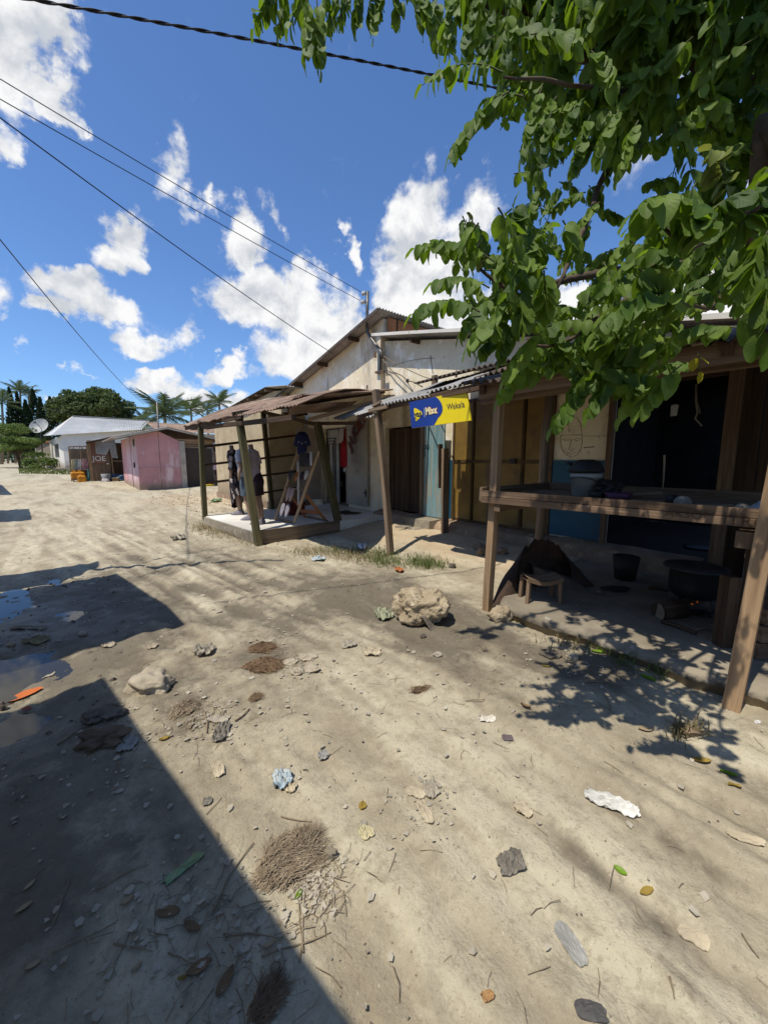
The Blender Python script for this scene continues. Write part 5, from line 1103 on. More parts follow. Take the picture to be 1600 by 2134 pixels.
m = MB(); m.tube([dc - nrm * .1 - dy_ * 0, dc + nrm * .55], .03, 5); m.box(*[c for k in range(3) for c in ((dc + nrm * .6)[k] - .09, (dc + nrm * .6)[k] + .09)]); part(m, 'feed_arm', steel, ds)

# ---- trees: leaf clumps spread through the crown
def foliage(name, c1, c2, tr): return mat(name, c1, c2, scale=1.3, rough=.7, bump=0, trans=tr, detail=3, big=.3)
f_mango = foliage('mango_foliage', (.125, .155, .050), (.055, .080, .025), (.09, .13, .025))
f_ashoka = foliage('dark_spire_foliage', (.032, .060, .022), (.016, .032, .012), (.02, .04, .01))
f_palm = foliage('palm_foliage', (.13, .165, .085), (.075, .10, .05), (.09, .13, .04))
f_acacia = foliage('feathery_foliage', (.17, .225, .060), (.10, .145, .04), (.16, .23, .04))
f_far = foliage('distant_foliage', (.05, .075, .03), (.028, .045, .018), (.03, .05, .01))
def leaf_quads(mb, pts, size, up=.5):
    for p, nrm_ in pts:
        n_ = (nrm_ + Vector((rnd.gauss(0, .6), rnd.gauss(0, .6), rnd.gauss(0, .6)))).normalized()
        x = n_.orthogonal().normalized(); x = Matrix.Rotation(rnd.random() * 6.28, 3, n_) @ x; y = n_.cross(x); s_ = size * rnd.uniform(.6, 1.4)
        o = len(mb.v); b = .25 * s_
        for (i, j, k) in ((0, -1, 0), (.6, -.1, 1), (0, 1, 0), (-.6, -.1, 1)): mb.v.append(tuple(p + x * i * s_ + y * j * s_ + n_ * k * b))
        mb.face([o, o + 1, o + 2], [(0, 0)] * 3); mb.face([o, o + 2, o + 3], [(0, 0)] * 3)
def crown(mb, blobs, n, size):
    vol = [r[0] * r[1] + r[0] * r[2] for _, r in blobs]; tot = sum(vol)
    for (c, r), v in zip(blobs, vol):
        pts = []
        for _ in range(int(n * v / tot)):
            d = Vector((rnd.gauss(0, 1), rnd.gauss(0, 1), rnd.gauss(0, 1))).normalized(); k = rnd.random() ** .35 * (1 + .25 * mn.noise(d * 2.2 + Vector(c)))
            if d.z < -.3 and rnd.random() < .5: continue
            pts.append((Vector(c) + Vector((d.x * r[0], d.y * r[1], d.z * r[2])) * k, d))
        leaf_quads(mb, pts, size)
mg = thing('mango_tree', 'big round mango tree rising behind the pale tin roof', 'tree', tuple(gd(205, 975, 58)))
mc = D(205, 855, 58); mb = MB(); bl_ = []
for k in range(46):
    a = rnd.random() * 6.28; rr_ = rnd.random() ** .5
    h_ = rnd.uniform(-.7, 1) * (1 - rr_ ** 2) ** .5
    bl_.append((mc + Vector((rr_ * math.cos(a) * 4.9, rr_ * math.sin(a) * 4.9, h_ * 3.0 - .3)), (1.3, 1.3, 1.0)))
r0 = Vector((CP, -SP, 0))
for s_, u_ in ((4.2, -1.2), (-4.3, -1.6), (5.2, -1.8), (3.2, .2), (-3.0, .6), (0, 2.4), (1.4, 2.2), (-1.4, 1.9)): bl_.append((mc + r0 * s_ + Vector((0, 0, u_)), (1.3, 1.3, 1.0)))
crown(mb, bl_, 26000, .22); part(mb, 'crown', f_mango, mg)
m = MB(); g0 = gd(205, 975, 58); m.tube([g0, g0 + Vector((0, 0, 2)), mc], [.5, .4, .3], 8)
for k in range(6): m.tube([g0 + Vector((0, 0, 2.5)), mc + Vector((math.cos(k) * 3, math.sin(k) * 3, .5))], [.25, .08], 6)
part(m, 'trunk', bark, mg)
for k, (px, top, bot, wd, d, lb) in enumerate(((18, 806, 930, 15, 58, 'tallest dark spire tree, half hidden by palm fronds'), (34, 815, 935, 12, 60, 'dark spire tree between the far palm trunks'), (67, 810, 915, 17, 60, 'broad dark spire tree behind the satellite dish'), (82, 827, 920, 14, 57, 'shorter dark spire tree right above the satellite dish'), (103, 826, 925, 18, 55, 'dark spire tree standing alone nearest the white house'), (52, 832, 940, 17, 58, 'squat dark spire tree left of the satellite dish'))):
    t = thing('spire_tree', lb, 'tree', tuple(gd(px, 975, d)), 'dark spire trees at the end of the street'); mb = MB(); pts = []
    tp, bt = D(px, top, d), D(px + (bot - top) * .10, bot + 10, d); Hh = tp.z - bt.z; w_ = wd * d / F
    for _ in range(1500):
        f = rnd.random() ** .8; a = rnd.random() * 6.28; r_ = w_ * (f ** .75) * (1.0 + .25 * mn.noise(Vector((a * 1.5, f * 7, k)))) * rnd.uniform(.7, 1.05)
        d_ = Vector((math.cos(a), math.sin(a), -.5)); pts.append((Vector((tp.x + math.cos(a) * r_, tp.y + math.sin(a) * r_, tp.z - f * Hh)), d_))
    leaf_quads(mb, pts, .20); part(mb, 'foliage', f_ashoka, t)
    m = MB(); m.tube([gd(px, 975, d), tp - Vector((0, 0, 1))], [.14, .05], 6); part(m, 'trunk', palm_bark, t)
# coconut palms: each frond a part, sharing one mesh
fm = MB(); NR = 22
def rach(t): return Vector((t, 0, .32 * t - .62 * t * t))
fm.tube([rach(k / 8) for k in range(9)], [.016 * (1 - .8 * k / 8) + .002 for k in range(9)], 4)
for k in range(NR):
    t = .14 + .84 * k / NR; p = rach(t); L_ = .30 * math.sin(math.pi * min(1, t * .86 + .10)) + .04
    for sd2 in (-1, 1):
        tip = p + Vector((.13, sd2 * L_ * .85, -.34 * L_ - .06 * rnd.random())); o = len(fm.v); w_ = .018
        for q_ in (p + Vector((-w_, 0, 0)), p + Vector((w_, 0, 0)), p.lerp(tip, .6) + Vector((w_ * .9, 0, .02)), tip, p.lerp(tip, .6) + Vector((-w_ * .5, 0, .02))): fm.v.append(tuple(q_))
        fm.face([o, o + 1, o + 2, o + 4], [(0, 0)] * 4); fm.face([o + 4, o + 2, o + 3], [(0, 0)] * 3)
frond_mesh = None
def palm(label, px, topy, basey, d, fl, nf=15, lean=0):
    global frond_mesh
    g0 = gd(px, basey, d); t = thing('coconut_palm', label, 'palm', tuple(g0), 'coconut palms beyond the roofs')
    c = D(px + lean, topy, d); m = MB(); m.tube([g0 - Vector((0, 0, .2)), g0.lerp(c, .5) + Vector((.2, 0, 0)), c], [.22, .16, .12], 8); part(m, 'trunk', palm_bark, t)
    for k in range(nf):
        if frond_mesh is None:
            o = fm.obj('frond', f_palm); frond_mesh = o.data
        else:
            o = bpy.data.objects.new('frond', frond_mesh); COL.objects.link(o)
        o.parent = t; a = k * 2.399 + rnd.uniform(-.2, .2); el = math.radians(70 - 95 * (k / nf) + rnd.uniform(-8, 8)); s_ = fl * rnd.uniform(.85, 1.1)
        o.location = c - g0; o.rotation_euler = (rnd.uniform(-.3, .3), -el, a); o.scale = (s_, s_, s_)
palm('tallest coconut palm crown, upper left behind the spire trees', 42, 816, 975, 66, 2.4, 14)
palm('coconut palm whose drooping fronds enter at the left edge', 4, 842, 975, 56, 2.6, 10)
palm('pale coconut palm between the two groups of spire trees', 60, 822, 975, 68, 2.0, 12)
palm('nearest coconut palm with big upright fronds over the kiosk roof', 343, 868, 985, 34, 2.9, 18)
palm('small coconut palm right of the biggest one', 398, 856, 980, 52, 2.6, 15)
palm('thin coconut palm just above the porch roof edge', 432, 856, 980, 62, 2.4, 13)
palm('coconut palm highest above the porch roof', 457, 840, 980, 58, 2.5, 15)
palm('coconut palm low behind the kiosk roof ridge', 300, 880, 980, 60, 2.6, 12)
# feathery street tree
at_ = thing('street_tree', 'low feathery green tree leaning over the far left of the street', 'tree', tuple(gd(46, 980, 36)))
g0 = gd(46, 979, 36); c = D(28, 918, 36)
m = MB(); m.tube([g0 - Vector((0, 0, .2)), D(38, 955, 36), D(30, 935, 36)], [.16, .13, .09], 8)
for (px, py) in ((5, 915), (60, 912), (45, 900), (15, 900), (62, 930), (-15, 920)): m.tube([D(36, 950, 36), D(px, py, 36)], [.07, .025], 5)
m.tube([g0 + Vector((.2, 0, .2)), D(58, 950, 36), D(66, 930, 36)], [.08, .06, .03], 6); part(m, 'trunk', bark, at_)
mb = MB(); bl_ = []
for k in range(36):
    px, py = rnd.uniform(-40, 76), 0; py = rnd.uniform(885, 938) + max(0, (px - 40) * .35); bl_.append((D(px, py, 36 + rnd.uniform(-1.6, 1.6)), (.85, .85, .28)))
crown(mb, bl_, 9000, .10); part(mb, 'crown', f_acacia, at_)
bu = thing('leafy_bush', 'small leafy bush at the foot of the block wall', 'bush', tuple(gd(86, 985, 33))); mb = MB(); g1 = gd(86, 985, 33)
crown(mb, [(g1 + Vector((rnd.uniform(-.9, .9), rnd.uniform(-.6, .6), rnd.uniform(.1, .8))), (.45, .45, .35)) for _ in range(12)], 2200, .08); part(mb, 'foliage', f_acacia, bu)
m = MB(); [m.tube([g1, g1 + Vector((rnd.uniform(-.6, .6), rnd.uniform(-.4, .4), .8))], [.02, .01], 4) for _ in range(6)]; part(m, 'stem', bark, bu)
mb = MB(); bl_ = []
for k in range(150):
    px = rnd.uniform(-700, 140); d = rnd.uniform(60, 110); h_ = rnd.uniform(.3, 1); p = gd(px, 960, d)
    bl_.append((Vector((p.x, p.y, .4 + h_ * (7.0 if px < 20 else 3.4))), (2.6, 2.6, 1.7)))
for k in range(60):
    px = rnd.uniform(140, 560); d = rnd.uniform(75, 110); p = gd(px, 960, d); bl_.append((Vector((p.x, p.y, rnd.uniform(.5, 3.5))), (2.6, 2.6, 1.5)))
crown(mb, bl_, 26000, .32); tag(mb.obj('treeline', f_far), 'dark mass of far trees closing the end of the street', kind='stuff')

# distant person
def person(label, px, py, d, hh, shirt, yaw):
    g0 = gd(px, py, d); t = thing('person', label, 'person', tuple(g0)); s_ = hh / 1.7
    V = [(0, 0, .92), (0, 0, 1.15), (0, 0, 1.38), (0, 0, 1.50), (0, -.02, 1.62), (.09, 0, .88), (.10, -.05, .48), (.10, .10, .06), (.10, -.06, .03), (-.09, 0, .88), (-.10, .10, .48), (-.10, .12, .08), (-.10, 0, .03), (.18, 0, 1.38), (.23, .03, 1.12), (.22, -.12, .92), (-.18, 0, 1.38), (-.23, -.03, 1.12), (-.22, -.15, .95)]
    E_ = [(0, 1), (1, 2), (2, 3), (3, 4), (0, 5), (5, 6), (6, 7), (7, 8), (0, 9), (9, 10), (10, 11), (11, 12), (2, 13), (13, 14), (14, 15), (2, 16), (16, 17), (17, 18)]
    R_ = [.13, .12, .12, .05, .10, .085, .06, .04, .035, .085, .06, .04, .035, .055, .042, .032, .055, .042, .032]
    me_ = bpy.data.meshes.new('body'); me_.from_pydata([tuple(Vector(v) * s_) for v in V], E_, []); o = bpy.data.objects.new('body', me_); COL.objects.link(o); o.parent = t; o.rotation_euler = (0, 0, yaw)
    md = o.modifiers.new('skin', 'SKIN')
    for i, sv in enumerate(me_.skin_vertices[0].data): sv.radius = (R_[i] * s_, R_[i] * s_); sv.use_root = (i == 0)
    md2 = o.modifiers.new('sub', 'SUBSURF'); md2.levels = 1; md2.render_levels = 2; me_.materials.append(simple('dark_skin', (.09, .05, .035), .6))
    Rz = Matrix.Rotation(yaw, 3, 'Z')
    m = MB(); m.loft([(g0 + Rz @ Vector((0, 0, z)) * s_, rx * s_, ry * s_, yaw) for z, rx, ry in ((.86, .17, .14), (1.1, .165, .135), (1.36, .20, .135), (1.45, .08, .07))], 14, cap=False); part(m, 'shirt', shirt, t)
    for sx2, kx, ky, fy in ((1, .10, -.05, .10), (-1, -.10, .10, .12)):
        m = MB(); m.tube([g0 + Rz @ Vector((.08 * sx2, 0, .92)) * s_, g0 + Rz @ Vector((kx, ky, .48)) * s_, g0 + Rz @ Vector((kx, fy, .1)) * s_], [.11 * s_, .085 * s_, .07 * s_], 10); part(m, 'trouser_leg', simple('dark_trousers', (.04, .045, .06), .8), t)
    m = MB(); lumpy(m, g0 + Rz @ Vector((0, .01, 1.66)) * s_, (.10 * s_, .11 * s_, .09 * s_), 2, .05); part(m, 'hair', iron, t)
person('distant person in a pale blue shirt walking at the far end of the street', 77, 968, 46, 1.7, simple('pale_blue_shirt', (.33, .40, .48), .8), .6)
person('more distant person in a white shirt in the shade of the trees', 62, 966, 52, 1.65, tee_white, -.4)

# ------------------------------------------------------------------ houses across the street, whose eaves shade the foreground
def shade_house(label, eave, zE, x_back, drop=.0):
    """eave: list of (x, y) of the roof edge facing the street"""
    y0, y1 = eave[0][1], eave[-1][1]
    t = thing('street_house', label, 'house', (-3, (y0 + y1) / 2, 0), 'houses across the street')
    part(MB().box(x_back, min(p[0] for p in eave) - .55, y0 + .25, y1 - .25, 0, zE - .05), 'wall', plaster, t)
    for i in range(len(eave) - 1):
        (xa, ya), (xb, yb) = eave[i], eave[i + 1]
        m = MB(); m.sheet((xb, yb, zE), (xa, ya, zE), (x_back, ya, zE + 1.9), (x_back, yb, zE + 1.9), max(3, int((yb - ya) * 12)), .014, 1); part(m, 'roof_sheet', tin_rust, t)  # back of the roof raised to block skylight over the foreground
        part(MB().beam((xa + .02, ya, zE - .03), (xb + .02, yb, zE - .03), .03, .16), 'fascia_board', wood_grey, t)
k_ = math.cos(SUN_EL) / math.sin(SUN_EL) / math.hypot(1, SUN_K)
def cast(px, py, z, o=.05):                                                 # roof point whose shadow falls on that spot of the road
    g_ = GG(px, py); return (g_.x - k_ * z - o, g_.y - SUN_K * k_ * z)
ZA = 2.55
a, b_ = cast(720, 2134, ZA), cast(216, 1413, ZA)
a0 = (a[0] + (a[0] - b_[0]) / (a[1] - b_[1]) * (-3.5 - a[1]), -3.5)
shade_house('nearest house across the street, its tin eave right beside the viewer', [a0, a, b_], ZA, -4.5)
c0, c1, c2 = cast(384, 1303, ZA), cast(345, 1262, ZA), cast(240, 1196, ZA)
d1, d2 = cast(100, 1195, ZA), cast(205, 1170, ZA)
shade_house('second house across the street beyond the gap with the puddle', [(c0[0], c0[1]), c1, c2], ZA, -4.5)
shade_house('third house across the street with a ragged tin edge', [(c2[0] - .55, c2[1] + .05), (d2[0] - .02, d2[1] - .25), (d2[0], d2[1])], ZA, -4.5)
e1, e2 = cast(66, 1083, 2.5), cast(60, 1061, 2.5); shade_house('fourth house across the street, farther along', [e1, (e2[0], max(e2[1], e1[1] + .9))], 2.5, -6)
e1, e2 = cast(48, 1030, 2.5), cast(24, 1003, 2.5); shade_house('farthest house across the street before the trees', [(e1[0] - .3, e1[1]), (e2[0], e1[1] + 6)], 2.5, -8)
ms = thing('stripe_shadow_pole', 'unseen slanted pole added to cast the stripe shadow on the road', 'mast', (-1.6, 6.7, 2.5))  # unseen pole, added only for its stripe of shadow across the road
s1, s2 = cast(118, 1191, 2.6, 0), cast(590, 1168, 5.3, 0)
m = MB(); m.tube([(s1[0], s1[1], 2.6), ((s1[0] + s2[0]) / 2 + .02, (s1[1] + s2[1]) / 2 + .03, 3.95), (s2[0], s2[1], 5.3)], [.05, .042, .022], 8); part(m, 'pole', wood_light, ms)

# ------------------------------------------------------------------ wires and the service mast
sm = thing('service_mast', 'bent steel service pipe with two white insulators on the gable', 'mast', (5.3, 6.8, 3.6))
P_ = lambda px, py, x=5.36: WX(px, py, x)
m = MB(); m.tube([P_(766, 607), P_(765, 650), P_(765, 682), P_(766, 693), P_(771, 702), P_(794, 733), P_(796, 745)], .035, 9); part(m, 'pipe', steel, sm)
m = MB(); m.beam(P_(791, 730), P_(791, 776), .07, .07, (1, 0, 0)); part(m, 'channel', steel, sm)
m = MB(); m.beam(P_(783, 776), P_(801, 774), .05, .05); part(m, 'bracket', wood_brown, sm); m = MB(); m.beam(P_(781, 739, 5.44), P_(788, 739, 5.44), .06, .12); part(m, 'bracket', wood_brown, sm)
for (px, py) in ((759, 611), (757, 629)):
    c = P_(px, py); ax = Vector((-.2, .6, 0)).normalized(); m = MB(); rr2 = [(0, .045), (.02, .05), (.035, .028), (.05, .028), (.065, .05), (.085, .045)]
    o = len(m.v); x_ = ax.orthogonal().normalized(); y_ = ax.cross(x_)
    for (h_, r_) in rr2:
        for k in range(12): a = 6.2832 * k / 12; m.v.append(tuple(c + ax * (h_ - .04) + (x_ * math.cos(a) + y_ * math.sin(a)) * r_))
    for i in range(5):
        for k in range(12): k2 = (k + 1) % 12; m.face([o + i * 12 + k, o + i * 12 + k2, o + (i + 1) * 12 + k2, o + (i + 1) * 12 + k], [(0, 0)] * 4, True)
    m.face([o + k for k in range(12)][::-1], [(0, 0)] * 12); m.face([o + 60 + k for k in range(12)], [(0, 0)] * 12)
    part(m, 'insulator', porcelain, sm); m = MB(); m.tube([c + Vector((0, .06, 0)), P_(765, py)], .012, 5); part(m, 'pin', steel, sm)
def wire(label, a, b, sag, r, twist=0, ext=0.0, mat_=None, n=40):
    a, b = Vector(a), Vector(b); a = a + (a - b).normalized() * ext
    def pt(t): return a.lerp(b, t) - Vector((0, 0, sag * 4 * t * (1 - t)))
    m = MB()
    if twist:
        n = int((b - a).length * twist * 8)
        for ph in (0, math.pi):
            pts = []
            for i in range(n + 1):
                t = i / n; tg = (b - a).normalized(); x = tg.cross(Vector((0, 0, 1))).normalized(); y = x.cross(tg); an_ = ph + t * (b - a).length * twist * 6.2832
                pts.append(pt(t) + (x * math.cos(an_) + y * math.sin(an_)) * r * .95)
            m.tube(pts, r, 5)
    else: m.tube([pt(i / n) for i in range(n + 1)], r, 5)
    return solo(m, 'overhead_wire', mat_ or cable_m, label, 'wire', 'overhead wires')
wire('thick twisted black cable crossing the top of the sky into the tree', D(-60, -20, 2.6), D(1090, 194, 3.9), -.02, .0055, twist=4, ext=.8)
wire('upper of the two thin service wires reaching the insulators', D(-100, 95, 4.5), P_(756, 610), .05, .006, ext=2)
wire('lower of the two thin service wires reaching the insulators', D(-100, 140, 4.5), P_(754, 628), .05, .006, ext=2)
wire('black wire running down to the gable roof edge', D(-100, 150, 4.2), P_(694, 737, 5.0), .12, .0075, ext=2)
kp = WY(328, 893, KY + 3); wire('black wire falling steeply to the pole behind the pink kiosk', D(-60, 410, 5.5), WY(300, 842, KY + 3), .25, .009, ext=2)
wire('faint wire between the spire trees and the mango tree', D(85, 848, 50), D(128, 858, 50), .05, .03)
m = MB(); m.tube([kp - Vector((0, 0, 2.3)), WY(327, 838, KY + 3)], [.045, .035], 7); kpo = solo(m, 'wire_pole', steel, 'short grey pole standing behind the pink kiosk roof', 'pole')
m = MB(); m.tube([WY(314, 828, KY + 3), WY(329, 846, KY + 3)], .025, 5); part(m, 'cross_arm', steel, kpo)
def drop(label, pts, r, m_=None): 
    m = MB(); m.tube(pts, r, 5); return solo(m, 'drop_wire', m_ or rope_m, label, 'wire', 'slack wires on the plaster wall')
drop('upper slack wire from the service mast to the wooden stub', [P_(799, 742), P_(815, 752, 5.38), P_(845, 768, 5.3), P_(880, 784, 5.1), P_(902, 791, 4.8)], .008)
drop('lower knotted slack wire looping down to the tin awning', [P_(797, 748), P_(808, 763, 5.42), P_(818, 774, 5.4), P_(836, 782, 5.35), P_(850, 793, 5.2), P_(862, 796, 5.1), P_(880, 806, 4.7)], .011)
drop('short hanging wire end with a knot on the plaster wall', [P_(849, 790, 5.2), P_(850, 800, 5.2), P_(856, 808, 5.2), P_(860, 815, 5.2)], .009)
solo(lumpy(MB(), P_(849, 793, 5.2), (.035, .03, .04), 2, .4), 'wire_knot', cable_m, 'dark knot of tape on the slack wall wire', 'knot')
# ------------------------------------------------------------------ things in the open kitchen
KZ = .11
# bent rusty sheet standing like a broken half barrel round a small stool
bs2 = thing('bent_steel_sheet', 'curved rusty steel sheet standing like a broken hood at the kitchen edge', 'sheet', (3.3, 2.2, 0))
def hood(u, v):
    """u: round the base from the near left, behind, to the right; v: base to torn top"""
    L_, T_, R_ = G(1024, 1266, .03), G(1105, 1130, .04), G(1238, 1222, KZ)
    a = u * math.pi
    base = L_.lerp(R_, .5 - .5 * math.cos(a)) + Vector((.30, .24, 0)) * math.sin(a) ** .8
    apex = WX(1108, 1150, base.x * .0 + 3.32)
    hgt = (.52 * math.sin(min(1, u * 1.25) * math.pi) ** .7 if u < .8 else .52 * math.sin(math.pi) + .10 * (1 - u) * 5 * .2) if u < .8 else .06
    hgt = .50 * max(0, math.sin(math.pi * u ** .80)) ** .75 + .02
    hgt *= 1 + .10 * mn.noise(Vector((u * 14, 0, 3))) + (.06 * mn.noise(Vector((u * 40, 1, 3))) if v > .9 else 0)
    lean = Vector((L_.x * .5 + R_.x * .5 + .12, L_.y * .5 + R_.y * .5 + .08, 0)) - Vector((base.x, base.y, 0))
    k = v * v * .45
    return Vector((base.x + lean.x * k, base.y + lean.y * k, base.z + hgt * v)) + Vector((.015 * mn.noise(Vector((u * 6, v * 4, 0))), .015 * mn.noise(Vector((u * 6, v * 4, 9))), 0))
m = MB(); m.grid(hood, 48, 12, True); m.grid(lambda u, v: hood(1 - u, v) + Vector((.006, .005, 0)), 48, 12, True)
part(m, 'sheet', mat('burnt_steel', (.085, .050, .032), (.035, .023, .017), scale=8, rough=.8, bump=.2, spots=[((.15, .085, .05), 6, .6, .1)]), bs2)
m = MB(); r0_ = G(1225, 1232, KZ); l0_ = G(1120, 1225, KZ)
m.hexa([l0_, r0_, r0_ + Vector((.10, .10, 0)), l0_ + Vector((.1, .1, 0)), l0_ + Vector((.05, .1, .20)), r0_ + Vector((.0, .1, .06)), r0_ + Vector((.06, .14, .06)), l0_ + Vector((.08, .14, .21))], jit=.015); part(m, 'flap', tin_dark, bs2)
so = thing('small_stool', 'low wooden stool with a curved seat inside the bent steel sheet', 'stool', tuple(G(1125, 1255, KZ)))
c0 = G(1125, 1250, KZ); xx, yv2 = Vector((CP, -SP, 0)), Vector((SP, CP, 0))
def sp2(a, b, z): return c0 + xx * a + yv2 * b + Vector((0, 0, z))
m = MB(); m.grid(lambda u, v: sp2(-.16 + .32 * u, -.10 + .20 * v, .24 - .035 * math.sin(u * math.pi)), 12, 4, True); m.grid(lambda u, v: sp2(.16 - .32 * u, -.10 + .20 * v, .205 - .04 * math.sin(u * math.pi)), 12, 4, True)
m.grid(lambda u, v: sp2(-.16 + .32 * u, -.10, .205 - .04 * math.sin(u * math.pi) + v * .037), 12, 1, False); part(m, 'seat', wood_brown, so)
for sx3 in (-1, 1):
    for sy3 in (-1, 1): part(MB().beam(sp2(.15 * sx3, .09 * sy3, -.01), sp2(.14 * sx3, .08 * sy3, .22), .035, .03), 'leg', wood_brown, so)
# cooking pot on stones over a small fire
pb = G(1440, 1262, KZ); S_ = 1.0
pt_ = thing('cooking_pot', 'big soot black cooking pot under a wide lid on hearth stones', 'pot', (pb.x, pb.y, KZ))
def R3(z, r): return (Vector((pb.x, pb.y, KZ + .10 + z)), r, r)
m = MB(); m.loft([R3(.0, .155), R3(.015, .175), R3(.10, .180), R3(.22, .180), R3(.235, .195), R3(.24, .195), R3(.24, .17)], 28); part(m, 'body', iron, pt_)
m = MB(); m.loft([R3(.242, .225), R3(.25, .235), R3(.262, .228), R3(.272, .15), R3(.278, .05)], 28); part(m, 'lid', simple('dull_aluminium', (.06, .062, .066), .5), pt_)
m = MB(); m.tube([R3(.278, 0)[0], R3(.30, 0)[0]], [.03, .022], 10); part(m, 'knob', iron, pt_)
for k, (px, py, w_, lb) in enumerate(((1380, 1272, .105, 'pale ended round log lying left of the cooking pot'), )):
    q_ = G(1372, 1275, KZ + .05); e = q_ + xx * .24 + yv2 * .05; m = MB(); m.tube([q_, q_.lerp(e, .5) + Vector((0, 0, .004)), e], [.075, .078, .07], 14); lg_ = solo(m, 'log', wood_dark, lb, 'log'); m = MB(); m.tube([q_ - xx * .004, q_ + xx * .0005], .070, 14); part(m, 'cut_end', simple('cut_wood', (.36, .28, .17), .9), lg_)
hs_l = ('hearth stone under the far side of the pot', 'hearth stone under the right side of the pot', 'hearth stone under the near side of the pot')
for k, (dx3, dy3) in enumerate(((-.02, .15), (.16, .02), (.02, -.13))):
    q_ = pb + xx * dx3 + yv2 * dy3; solo(lumpy(MB(), Vector((q_.x, q_.y, KZ + .04)), (.075, .065, .062), 2, .3, 1.6, k + 20), 'hearth_stone', stone_dark, hs_l[k], 'stone', 'hearth stones')
em = bpy.data.materials.new('glowing_ember'); em.use_nodes = True; eb = em.node_tree.nodes['Principled BSDF']; eb.inputs['Base Color'].default_value = (.1, .03, .01, 1); eb.inputs['Emission Color'].default_value = (1, .22, .04, 1); eb.inputs['Emission Strength'].default_value = .12
fi = thing('cooking_fire', 'small fire of charred sticks with a few orange embers under the pot', 'fire', tuple(G(1450, 1272, KZ)))
for k in range(7):
    q_ = G(1432 + 7 * k, 1268 + 4 * (k % 3), KZ + .015); e = q_ + xx * rnd.uniform(-.12, .16) - yv2 * rnd.uniform(.02, .18) + Vector((0, 0, rnd.uniform(-.005, .02))); part(MB().tube([q_, q_.lerp(e, .5) + Vector((.01, .005, .006)), e], [.012, .014, .010], 6), 'charred_stick', iron, fi)
for k, (px, py) in enumerate(((1442, 1259), (1453, 1255))):
    q_ = G(px, py, KZ + .04); part(lumpy(MB(), q_, (.012, .010, .009), 1, .3, 2, k), 'ember', em, fi)
def kstick(label, a, b_, r, mm=stick_m):
    p, q_ = G(*a, KZ + .015), G(*b_, KZ + .02); m = MB(); m.tube([p, p.lerp(q_, .35) + Vector((.0, .01, .012)), p.lerp(q_, .7) + Vector((.01, 0, .004)), q_], [r, r * 1.1, r, r * .7], 7); solo(m, 'stick', mm, label, 'stick')
kstick('long dark firewood stick lying before the hearth', (1378, 1296), (1450, 1320), .014, wood_dark); kstick('thin pale stick pointing right from the hearth', (1450, 1313), (1505, 1315), .008, stick_m)
kstick('short firewood stick behind the log', (1352, 1225), (1392, 1232), .016, wood_dark)
m = MB(); q_ = G(1455, 1143, KZ + .02); m.loft([(q_, .09, .09), (q_ + Vector((0, 0, .012)), .15, .15), (q_ + Vector((0, 0, .022)), .17, .17), (q_ + Vector((0, 0, .014)), .13, .13)], 24); solo(m, 'enamel_plate', simple('greenish_enamel', (.16, .18, .16), .4), 'pale plate lying on the kitchen floor against the plinth', 'plate')
m = MB(); q_ = G(1285, 1228, KZ + .006); m.poly([q_ + xx * .13 * math.cos(a) * (1 + .3 * math.sin(3 * a)) + yv2 * .07 * math.sin(a) for a in [k * .524 for k in range(12)]], (0, 0, .012)); solo(m, 'burnt_patch', iron, 'thin charred scrap lying on the kitchen floor', 'scrap')
pl_ = thing('pallet_blocks', 'stacked wooden block crate at the right edge of the floor', 'crate', tuple(G(1590, 1370, KZ)))
q_ = G(1583, 1374, KZ)
for k in range(3):
    m = MB(); m.hexa([q_ + xx * a + yv2 * b2 + Vector((0, 0, z)) for z in (.115 * k, .115 * k + .10) for (a, b2) in ((-.02 + .012 * k, 0), (.4, 0), (.4, .25), (-.02 + .012 * k, .25))], jit=.004); part(m, 'block', wood_brown, pl_)
m = MB(); m.hexa([q_ + xx * a + yv2 * b2 + Vector((0, 0, z)) for z in (0, .5) for (a, b2) in ((-.12, .15), (-.04, .15), (-.04, .23), (-.12, .23))]); part(m, 'upright', wood_dark, pl_)
# on the table
TZ = 1.083
def tp_(px, py): return G(px, py, TZ)
bkt = thing('paint_bucket', 'dirty white paint bucket with a black bowl on top, standing on the table', 'bucket', tuple(WX(1217, 1030, 3.55)))
q_ = WX(1218, 1030, 3.50); q_.z = TZ
hB = .20
m = MB(); m.loft([(q_, .105, .105), (q_ + Vector((0, 0, hB * .8)), .118, .118), (q_ + Vector((0, 0, hB * .81)), .126, .126), (q_ + Vector((0, 0, hB * .90)), .127, .127), (q_ + Vector((0, 0, hB)), .120, .120), (q_ + Vector((0, 0, hB)), .10, .10)], 24); part(m, 'body', mat('dirty_white_plastic', (.50, .50, .46), (.40, .40, .36), scale=5, rough=.5, bump=.05, spots=[((.07, .065, .055), 9, .58, .1)]), bkt)
m = MB(); m.tube([q_ + Vector((.128 * math.cos(a), .128 * math.sin(a), hB * .83 - .06 * (1 - abs(math.cos(a))))) for a in [2.2 + k * .24 for k in range(13)]], .004, 5); part(m, 'handle', iron, bkt)
m = MB(); m.loft([(q_ + Vector((0, 0, hB + .005)), .145, .145), (q_ + Vector((0, 0, hB + .03)), .14, .14), (q_ + Vector((0, 0, hB + .085)), .11, .11), (q_ + Vector((0, 0, hB + .10)), .10, .10), (q_ + Vector((0, 0, hB + .115)), .05, .05)], 24); part(m, 'bowl', iron, bkt)
m = MB(); m.tube([q_ + Vector((0, .10, hB + .07)), q_ + Vector((-.05, .15, hB + .085)), q_ + Vector((-.08, .10, hB + .07))], .012, 6); part(m, 'bowl_handle', iron, bkt)
